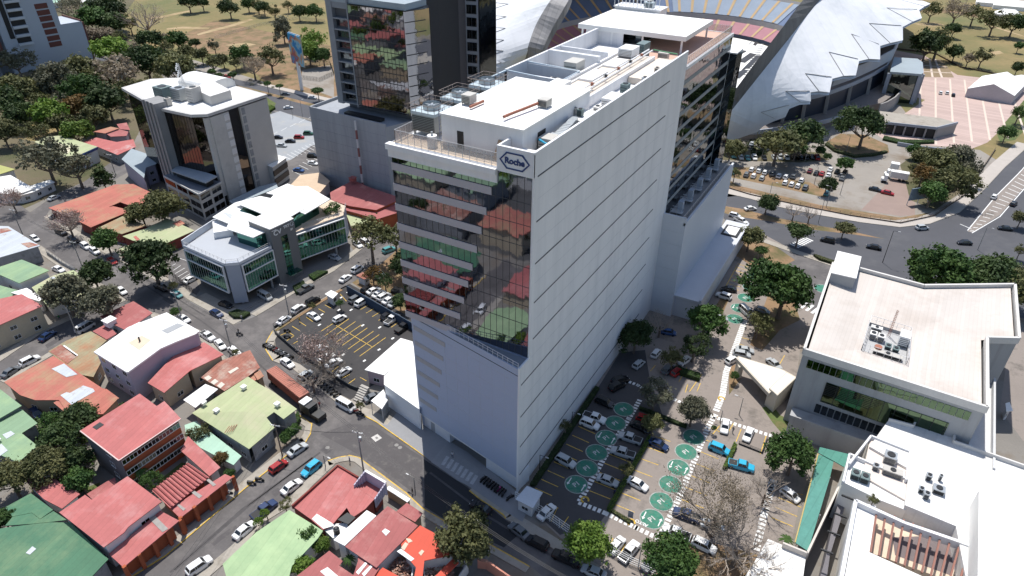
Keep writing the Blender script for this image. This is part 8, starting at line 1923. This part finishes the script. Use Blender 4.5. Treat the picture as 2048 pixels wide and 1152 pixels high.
# --- right side
for (x,y,r_,k,l,st2) in (
 (1174,1085,42,'bright','bright green round tree by the white fence at the bottom','big'),(1351,1128,46,'green','deep green tree at the bottom edge under the bare one','big'),(1307,846,18,'olive','small olive tree at the head of the long hedge','dense'),(1254,938,14,'olive','airy little tree in the middle of the long hedge','sparse'),(1387,818,28,'grey','grey green tree over the walkway crossing','big'),
 (1310,785,30,'grey','grey green tree above the shaded bays','sparse'),(1131,851,12,'olive','thin shrub against the tower wall','sparse'),(1412,636,34,'green','green tree beside the service block','big'),(1272,668,30,'dark','dark dense tree in the tower corner','big'),(1390,690,26,'dark','dark tree below the green one beside the circles','sparse'),(1345,715,22,'olive','yellowish airy tree in the shade by the tower','sparse'),(1500,474,20,'olive','tree at the end of the service block','dense'),(1522,500,11,'green','low green shrub near the service road','flat'),
 (1573,572,54,'green','huge bright green tree beside the office with the ivory roof','big'),(1520,645,24,'olive','airy tree below the huge green one','sparse'),(1589,905,40,'green','green tree at the head of the glass walkway','big'),(1470,752,8,'green','small round clipped bush beside the triangular canopy','topiary'),(1429,856,5,'green','tiny round bush beside the left white car','topiary'),
 (1875,540,46,'green','first broad tree behind the ivory roof','big'),(1910,548,42,'green','second broad tree behind the ivory roof','big'),(1985,552,46,'dark','third broad dark tree behind the ivory roof','big'),(2038,578,40,'olive','last tree behind the ivory roof at the right edge','big'),(1536,404,17,'dark','dark tree on the avenue kerb beside the service block','dense'),(1600,462,22,'dark','dark spreading tree on the near side of the avenue','flat'),(1690,455,15,'olive','small tree standing in the avenue median','flat'),
 (1733,247,38,'dark','big dark tree on the roundabout bed','big'),(1558,283,36,'olive','wide olive tree under the tip of the stadium roof','flat'),(1606,270,28,'dark','dark green tree next to the wide olive one','dense'),(1462,296,20,'olive','olive tree between the tower edge and the stadium roof tip','dense'),(1594,292,20,'green','brighter crown under the stadium deck','dense'),(1640,300,9,'green','shrub at the end of the upper car row','dense'),(1654,313,7,'green','round shrub near the gravel road','dense'),(1694,327,13,'green','small tree on the gravel island','dense'),(1655,368,15,'dark','dark bush tree in the gravel lot','dense'),
 (1852,312,18,'olive','first garden tree in the planted triangle','dense'),(1882,325,26,'olive','second garden tree in the planted triangle','dense'),(1915,315,26,'grey','third garden tree in the planted triangle','dense'),(1900,360,34,'olive','large garden tree in the planted triangle','big'),(1848,345,20,'rust','dry bush at the tip of the planted triangle','sparse'),(1938,340,22,'grey','right garden tree in the planted triangle','sparse'),(1865,385,22,'green','lower garden tree above the hoarding','dense'),(1835,300,12,'green','low shrub by the boundary wall','dense'),(1870,375,14,'dark','dark shrub in the planted triangle','dense'),
 (1856,88,26,'dark','dark tree beyond the plaza, left of the pair','dense'),(1880,80,28,'olive','olive tree beyond the plaza, right of the pair','sparse'),(1912,102,14,'dark','small dark tree below the pair beyond the plaza','dense'),(1909,57,12,'dark','round dark tree on the dry field','dense'),(1966,112,16,'olive','olive tree above the marquee','sparse'),(1938,116,12,'dry','leafless tree left of the olive one above the marquee','sparse'),(1990,40,22,'olive','tree group at the top right','sparse'),(2030,45,20,'dark','dark tree group at the top right','dense'),(2038,92,8,'green','tiny tree on the dry field at the right edge','dense'),
 (1865,18,18,'olive','tree at the tip of the right stadium roof','sparse'),(1915,18,22,'dry','dry tree at the top right','blossom'),(1950,25,18,'olive','olive tree at the top right','sparse'),(2036,135,10,'dark','small tree above the right tent','dense'),(2014,265,14,'green','shrub in the bed right of the plaza','dense'),(2040,225,16,'green','shrub clump at the right edge beside the avenue','sparse'),(2044,435,14,'olive','tree at the right edge of the junction','dense'),(2042,500,12,'olive','shrub at the right edge below the junction','sparse'),
 (1470,345,12,'olive','shrub near the tower edge in the gravel lot','sparse'),(948,18,20,'olive','tree beside the dark tower at the top','big'),(968,8,16,'olive','tree left of the stadium shell at the top','sparse'),(925,40,14,'dark','tree between the dark tower and the brown hut','dense'),(945,125,14,'olive','shrub below the ochre ground','sparse'),(970,140,14,'green','shrub against the left stadium shell','dense'),(1590,800,10,'olive','shrub at the foot of the office terrace','sparse'),(1747,1000,10,'olive','potted shrub on the white terrace by the pergola','sparse')):
    hcx = {1747:11.3}.get(x); tree(x,y,r_,k,l,st2,hc=hcx)
tree(1440,1000,74,'dry','huge bare grey brown tree over the office car park','veil')
for (x,y,r_,l) in ((1480,1080,56,'second bare grey tree below the huge one'),(1535,975,34,'bare tree beside the green tree of the glass walkway'),(1322,640,26,'leafless dark tree in the tower corner'),(1590,418,15,'first bare avenue tree beyond the near kerb'),(1622,424,15,'second bare avenue tree beyond the near kerb'),(1510,1120,40,'bare tree at the bottom edge left of the white corner roof')): tree(x,y,r_,'dry',l,'bare')

rq = random.Random(21)
for k in range(80):
    x,y = rq.uniform(-400,-20),rq.uniform(-145,4); kd = rq.choice(('dark','green','olive','dark','bright')); r_ = rq.uniform(3.0,5.5); c_ = empty('tree',(x,y,0)); tag(c_,kd+' leaved tree seen only mirrored in the glass fronts','tree',kd+' trees mirrored in the glass fronts')
    me = crown_mesh('dense',k); key = (me.name,LM[kd].name)
    if key not in CM: m2 = me.copy(); m2.materials.clear(); m2.materials.append(LM[kd]); CM[key] = m2
    o = bpy.data.objects.new('crown',CM[key]); COL.objects.link(o); o.parent = c_; o.location = (0,0,r_+1.5); o.scale = (r_,r_,r_)
    b = MB(); b.tube([(0,0,0),(0,0,r_+1)],.25,6); o = b.build('trunk',MBARK); o.parent = c_

def undergrowth(name,label,s,n_,mt,seed,hh=1.6):
    q = world(s); rnd = np.random.RandomState(seed); x0,x1 = min(p.x for p in q),max(p.x for p in q); y0,y1 = min(p.y for p in q),max(p.y for p in q); V = []; F = []; k_ = 0
    while k_ < n_:
        x,y = rnd.uniform(x0,x1),rnd.uniform(y0,y1)
        if not inside(x,y,q): k_ += .3; continue
        k_ += 1; r_ = rnd.uniform(.6,1.9)
        for _ in range(46):
            d = rnd.normal(size=3); d /= np.linalg.norm(d); c = np.array([x,y,0])+d*r_*np.array([1,1,.8])*rnd.uniform(.6,1); c[2] = abs(c[2])*hh/1.6+.1
            t_ = np.cross(d,rnd.normal(size=3)); t_ /= np.linalg.norm(t_)+1e-6; u = np.cross(d,t_); s_ = rnd.uniform(.22,.42); k = len(V); V += [tuple(c-t_*s_),tuple(c-u*s_*.6),tuple(c+t_*s_),tuple(c+u*s_*.6)]; F.append((k,k+1,k+2,k+3))
    me = bpy.data.meshes.new(name); me.from_pydata(V,[],F); me.materials.append(mt); o = bpy.data.objects.new(name,me); COL.objects.link(o); tag(o,label,'undergrowth',kind='stuff')
undergrowth('undergrowth','dark undergrowth beneath the trees of the wood','F -60,130 130,120 230,130 300,120 330,160 240,200 200,250 60,270 -60,285',620,LM['olive'],5)
undergrowth('undergrowth','dry scrub between the high-rise and the boulevard','F 120,0 240,0 250,50 330,100 420,140 560,170 540,180 400,150 300,118 190,100 150,90',330,LM['grey'],6)
undergrowth('undergrowth','garden greenery behind the houses','A 200,220 480,150 560,420 520,640 200,560 20,640 20,470 180,420',120,LM['green'],7,1.2)
undergrowth('undergrowth','shrubbery filling the planted triangle of the gravel lot','F 1815,330 1850,305 1940,310 1945,340 1920,380 1870,405 1830,385',150,LM['olive'],8)
undergrowth('undergrowth','shade shrubs under the stadium trees','F 1445,280 1520,262 1640,255 1650,290 1560,310 1450,312',170,LM['dark'],9,1.2)
# ---------------------------------------------------------------- walls, fences, poles, wires, people
t = thing('blue_wall','long dark blue wall along the back of the asphalt car park','wall',tuple(P(770,610,0))); b = MB()
a,c = P(693,572,2.4),P(826,648,2.4); b.beam((a.x,a.y,1.3),(c.x,c.y,1.3),.2,2.6); b.build('wall_body',mat('wall_navy',(0.025,0.05,0.09),.7,var=.15),t)
def fence(label,s,h,m,step=2.0,name='fence',solid=None,cat='fence',bars=3):
    q = world(s); t = thing(name,label,cat,tuple(q[0])); b = MB(); r = MB()
    for a,c in zip(q,q[1:]):
        L = (c-a).length; n_ = max(1,int(L/step))
        for k in range(n_+1): p = a+(c-a)*k/n_; b.beam((p.x,p.y,0),(p.x,p.y,h),.08)
        for k in range(bars): z = h*(k+1)/bars-.05; r.beam((a.x,a.y,z),(c.x,c.y,z),.06,.06)
        if solid: r.beam((a.x,a.y,solid/2),(c.x,c.y,solid/2),.18,solid)
        else:
            for k in range(int(L/.35)): p = a+(c-a)*(k*.35/L); r.beam((p.x,p.y,.1),(p.x,p.y,h-.05),.03)
    b.build('posts',m,t); r.build('panel',m,t); return t
fence('black railing with a low wall along the street side of the asphalt car park','F 548,657 600,625 640,600',1.6,mat('fence_dark',(0.04,0.045,0.05),.6),solid=.7)
fence('dark low wall round the corner of the asphalt car park','F 548,657 551,668 590,702 640,738 700,775 748,793',1.2,mat('fence_dark',(0.04,0.045,0.05)),solid=.9)
fence('white railing fence along the street side of the office car park','C 20,700 170,785 340,905',2.6,MWHITE,bars=4)
fence('white railing fence right of the bright green tree at the bottom','C 565,1010 700,1080 860,1150 960,1200',2.2,MWHITE,bars=4,step=2.6)
fence('white low fence along the walkway left of the canopy drive','C 1360,360 1500,415 1530,330',.9,MBLACK,solid=.3)
fence('dark fence round the sports court by the billboard','F 597,140 612,134 660,128 668,150 640,163 602,158 597,140',2.2,mat('fence_dark',(0.04,0.045,0.05)),bars=5)
fence('long thin park fence across the dry pitch','F 430,78 520,52 600,38 650,45',2.0,MPOLE,step=5)
fence('mesh fence along the edge of the dry field beyond the plaza','F 1788,98 1870,108 1920,135 2050,160',1.6,mat('fence_brown',(0.10,0.07,0.05),.8),step=3,solid=.8)
fence('fence between the gravel lot and the avenue pavement','F 1440,372 1500,390 1600,412 1700,432 1800,447 1870,432 1930,390 1960,345 1990,300',1.4,mat('fence_brown',(0.10,0.07,0.05)),step=3,solid=.5)
fence('iron gate and railing beside the guard kiosk','M2 305,695 385,655',1.9,MBLACK,bars=2)
fence('wall with railing along the green flat house yard','M1 285,375 380,440 455,480',1.8,W_GREY,solid=1.0)
fence('railing fence in front of the terrace office side lot','M1 1040,515 1100,560 1160,610',2.0,MBLACK)
# guard kiosks and hut
def kiosk(label,s,h,wm,rm=MROOFW):
    q = world(s,h); t = thing('guard_kiosk',label,'kiosk',tuple(centroid(q))[:2]+(0,)); b = MB(); b.prism(q,h-.18,h); b.build('roof',rm,t); b = MB(); ins = inset(q,.4); b.prism(ins,0,h-.18); b.build('wall',wm,t)
    sg = sorted(ins,key=lambda p: p.length)[:2]; a,c = sg; 
    if a.x > c.x: a,c = c,a
    u = (c-a).normalized(); p = (a+c)/2; window(t,(p.x,p.y,1.4),(u.x,u.y),min(1.4,(c-a).length*.6),.9); return t
kiosk('white guard kiosk with a flat roof at the gate of the asphalt car park','M2 412,612 450,588 492,608 460,640',2.8,W_WHITE)
kiosk('square white hut behind the fence at the right corner of the tower','C 20,690 90,610 185,650 125,745',3.2,W_WHITE,mat('hut_roof',(0.55,0.57,0.60),.7))
kiosk('rusty roofed guard hut under the tall tree','M2 600,500 640,480 690,500 650,525',2.6,W_WHITE,R_RUST)
kiosk('white rooftop hut beside the service gallery at the right edge','D 1425,115 1450,108 1470,160 1430,165',3.0,W_WHITE)
# utility poles and wires
def pole(px,py,h,label,arms=True,m=None,lean=0.0,trafo=False):
    p = P(px,py,0); t = thing('utility_pole',label,'utility pole',tuple(p)); b = MB(); b.cyl((p.x,p.y),.17,0,h,8,r2=.11); b.build('shaft',m or MPOLE,t)
    if arms:
        b = MB(); b.beam((p.x-1.1,p.y-.3,h-.4),(p.x+1.1,p.y+.3,h-.4),.12,.12)
        for k in (-1,0,1): b.cyl((p.x+k*.95,p.y+k*.26),.07,h-.34,h-.1,6)
        b.build('crossarm',MWHITE,t)
    if trafo: b = MB(); b.cyl((p.x+.4,p.y),.32,h-2.4,h-1.4,10); b.build('transformer',MSTEEL,t)
    return Vector((p.x,p.y,h))
T1 = pole(727,940,10.8,'tall utility pole with a white crossarm at the corner opposite the tower',trafo=True)
T2 = pole(565,912,9.0,'dark leaning utility pole on the kerb of the lower left street',m=MBARK)
T3 = pole(463,700,9.5,'utility pole with insulators beside the red gabled house',trafo=True)
T4 = pole(578,628,9.5,'street pole with lamps outside the car park fence',trafo=True)
T5 = pole(155,670,8.5,'leaning concrete pole under the grey green street trees',arms=False)
T6 = pole(365,640,9.0,'utility pole behind the white three storey block')
T7 = pole(945,1105,9.5,'utility pole with insulators half hidden by the olive tree')
T8 = pole(165,535,9,'utility pole by the palm garden on the cross street')
T9 = pole(45,468,9,'utility pole at the top left crossing')
T10 = pole(232,352,9,'utility pole beside the pool house')
def wires(label,pts,n_=3,sag=.9):
    t = thing('power_line',label,'power line',tuple(pts[0])); b = MB()
    for a,c in zip(pts,pts[1:]):
        for k in range(n_):
            off = Vector(((k-(n_-1)/2)*.7,(k-(n_-1)/2)*.2,-.15)); prev = None
            for j in range(9):
                s_ = j/8; p = a.lerp(c,s_)+off; p.z -= sag*4*s_*(1-s_)
                if prev is not None: b.beam(prev,p,.035,.035)
                prev = p
    b.build('cable',MBLACK,t)
wires('cables from the far crossing to the tall corner pole along the cross street',[T9,T8,T6,T3,T1])
wires('cables from the tall corner pole to the pole under the olive tree',[T1,T7,Vector(P(1210,1195,9))])
wires('cables crossing from the corner pole to the lower left street',[T1,T2,Vector(P(330,1170,9))],2)
wires('cables from the junction pole to the car park street pole',[T3,T4,Vector(P(800,470,9))],2)
# lamp posts
def lamp_post(px,py,h,label,d=(1,0),m=None,group='lamp posts'):
    p = P(px,py,0); t = thing('lamp_post',label,'lamp post',tuple(p),0,group); b = MB(); b.cyl((p.x,p.y),.11,0,h,8,r2=.07); b.build('shaft',m or MRAIL,t)
    b = MB(); b.beam((p.x,p.y,h),(p.x+d[0]*1.4,p.y+d[1]*1.4,h+.15),.07,.07); b.build('arm',m or MRAIL,t)
    b = MB(); b.beam((p.x+d[0]*1.2,p.y+d[1]*1.2,h+.13),(p.x+d[0]*1.9,p.y+d[1]*1.9,h+.1),.25,.1); b.build('lamp_head',MRAIL,t)
for (x,y,h,l) in ((1143,851,4,'short dark lamp post against the tower wall, upper'),(1079,938,4,'short dark lamp post against the tower wall, lower'),(1636,447,9,'tall twin lamp post on the avenue kerb'),(1680,390,8,'lamp post in the gravel lot by the open paving'),(1522,322,8,'grey post in front of the upper car row, left'),(1610,322,8,'grey post in front of the upper car row, right'),(1656,295,6,'left post on the roundabout bed'),(1692,303,7,'right post on the roundabout bed'),
   (1628,369,7,'thin post between the double rows of cars'),(1537,400,7,'thin post beside the avenue tree'),(1652,415,8,'post behind the avenue bare trees'),(1765,525,11,'tall dark mast on the near kerb of the avenue'),(1955,500,8,'lamp post at the wide junction'),(1478,830,5,'lamp post between the two white cars'),(1276,1135,5,'lamp post behind the white railing at the bottom'),(1440,845,3.5,'sign post on the walkway'),(586,235,8,'lamp post on the near lane of the boulevard'),(605,232,8,'second lamp post on the near lane of the boulevard'),
   (1817,240,3,'first thin post on the pavilion roof'),(1838,242,3,'second thin post on the pavilion roof'),(1878,250,3,'third thin post on the pavilion roof'),(651,933,3.2,'street name post on the kerb of the corner house'),(830,980,3.5,'road sign post at the edge of the tower shadow'),(1508,590,3,'white post by the service road zebra'),(1430,500,6,'lamp post at the service block edge')):
    lamp_post(x,y,h,l,(1,0) if x % 2 else (-1,0),m=MBLACK if x in (1143,1079,1765) else MPOLE)
# ventilated canopy lamps / barriers
t = thing('info_sign','small grey blue sign board standing at the end of the sunny bays','sign',tuple(P(1260,1035,0))); p = P(1260,1038,0); b = MB(); b.box(p.x-.5,p.x+.5,p.y-.05,p.y+.05,.5,2.2); b.build('board',mat('sign_blue_grey',(0.2,0.22,0.27),.5),t)
b = MB(); b.box(p.x-.4,p.x-.3,p.y-.04,p.y+.04,0,.5); b.build('post',MRAIL,t)
b = MB(); 
for (x,y) in ((1262,1045),(1330,1073),(1170,1000),(1443,798)):
    p = P(x,y,0)
    for k in range(9):
        a0,a1 = math.pi*2*k/12,math.pi*2*(k+1)/12; b.beam((p.x+.7*math.cos(a0),p.y+.7*math.sin(a0),.06),(p.x+.7*math.cos(a1),p.y+.7*math.sin(a1),.06),.35,.1)
tag(b.build('yellow_kerb_ring',MYEL),kind='structure')
t = thing('green_water_tank','green plastic drum beside the brick rubble','drum',tuple(P(776,1118,0))); p = P(776,1118,1.2); b = MB(); b.cyl((p.x,p.y),.45,1.1,2.3,12); b.build('drum',mat('drum_green',(0.02,0.30,0.14),.5),t)
# people
def person(px,py,z0,label,top,bottom,face=0.0,walk=.18):
    p = P(px,py,z0); t = thing('person',label,'person',(p.x,p.y,z0),face); me = bpy.data.meshes.new('body')
    V = [(0,0,.95),(0,0,1.15),(0,0,1.4),(0,0,1.52),(0,0,1.66),(0,.0,1.74),(.02,.19,1.42),(.02,.26,1.12),(.12,.24,.88),(.02,-.19,1.42),(-.03,-.26,1.12),(.0,-.24,.86),(walk*.4,.1,.88),(walk*.7,.1,.48),(walk*.5,.1,.06),(walk*.5+.14,.1,.04),(-walk*.4,-.1,.88),(-walk*.4,-.1,.48),(-walk,-.1,.06),(-walk+.14,-.1,.04)]
    E = [(0,1),(1,2),(2,3),(3,4),(4,5),(2,6),(6,7),(7,8),(2,9),(9,10),(10,11),(0,12),(12,13),(13,14),(14,15),(0,16),(16,17),(17,18),(18,19)]
    Rr = [.15,.14,.16,.06,.10,.07,.065,.045,.04,.065,.045,.04,.09,.065,.045,.04,.09,.065,.045,.04]
    me.from_pydata(V,E,[]); me.update(); o = bpy.data.objects.new('body',me); COL.objects.link(o); md = o.modifiers.new('skin','SKIN'); 
    for v,r_ in zip(me.skin_vertices[0].data,Rr): v.radius = (r_,r_)
    me.skin_vertices[0].data[0].use_root = True
    s_ = o.modifiers.new('sub','SUBSURF'); s_.levels = 1; s_.render_levels = 1
    dg = bpy.context.evaluated_depsgraph_get(); m2 = bpy.data.meshes.new_from_object(o.evaluated_get(dg)); bpy.data.objects.remove(o)
    m2.materials.clear()
    for mt in (mat('skin',(0.30,0.17,0.11),.7),mat('cloth_'+top[0],top[1],.9),mat('cloth_'+bottom[0],bottom[1],.9),mat('hair',(0.02,0.015,0.012),.8)): m2.materials.append(mt)
    for pl in m2.polygons:
        z = pl.center.z; y = abs(pl.center.y)
        pl.material_index = 3 if z > 1.70 else 0 if z > 1.5 or (y > .2 and z < 1.15) else 1 if z > .95 else 2 if z > .09 else 3
        pl.use_smooth = True
    o = bpy.data.objects.new('body',m2); COL.objects.link(o); o.parent = t; return t
person(1436,103,65.4,'person in a teal shirt and dark trousers standing on the tower terrace',('teal',(0.05,0.25,0.25)),('dark',(0.02,0.02,0.025)),.6,.05)
person(1228,990,0,'person in dark clothes standing beside the hedge in the shaded car park',('navy',(0.02,0.03,0.07)),('dark',(0.02,0.02,0.025)),2.0)
person(825,987,0.1,'person in black walking on the kerb at the edge of the tower shadow',('black',(0.012,0.012,0.014)),('dark',(0.02,0.02,0.025)),.8)
person(484,640,0.1,'person in a pale shirt walking in front of the terrace office hedge',('pale',(0.5,0.5,0.48)),('jeans',(0.05,0.07,0.12)),2.6)
person(478,668,.55,'rider in a dark jacket on the motorcycle crossing the junction',('jacket',(0.02,0.02,0.025)),('jeans',(0.05,0.07,0.12)),.35,.03)
for k,(x,y,l,c_) in enumerate(((560,930,'person in white on the pavement behind the silver sedan',(.6,.6,.6)),(700,925,'person in blue on the yellow kerbed corner by the tall pole',(.03,.08,.25)),(640,815,'person in red crossing behind the container truck cab',(.35,.03,.03)),(600,645,'person in yellow beside the street pole of the car park',(.5,.35,.03)),(1465,865,'person in grey on the zebra blocks left of the right white car',(.2,.2,.2)),(905,915,'person in white at the mouth of the tower garage',(.6,.6,.6)),(120,640,'person in green on the left side street pavement',(.04,.2,.06)),(1590,600,'person in red under the huge bright green tree',(.4,.02,.02)))):
    person(x,y,.13,l,('top%d' % k,c_),('jeans',(0.05,0.07,0.12)),k*1.1)
# remaining street bits
b = MB()
for (x,y) in ((793,890),(800,895),(655,895)): p = P(x,y,.03); b.cyl((p.x,p.y),.45,.0,.032,16)
tag(b.build('manhole_cover',MCONC2),kind='structure')
t = thing('stair_flight','curved outdoor concrete steps beside the pinkish shop','steps',tuple(P(722,785,0))); b = MB()
for k in range(7):
    p = P(716+k*2.2,800-k*4.5,.3+.25*k); b.box(p.x-1.1,p.x+1.1,p.y-.35,p.y+.35,0,.3+.25*k)
b.build('step_run',MCONC,t)
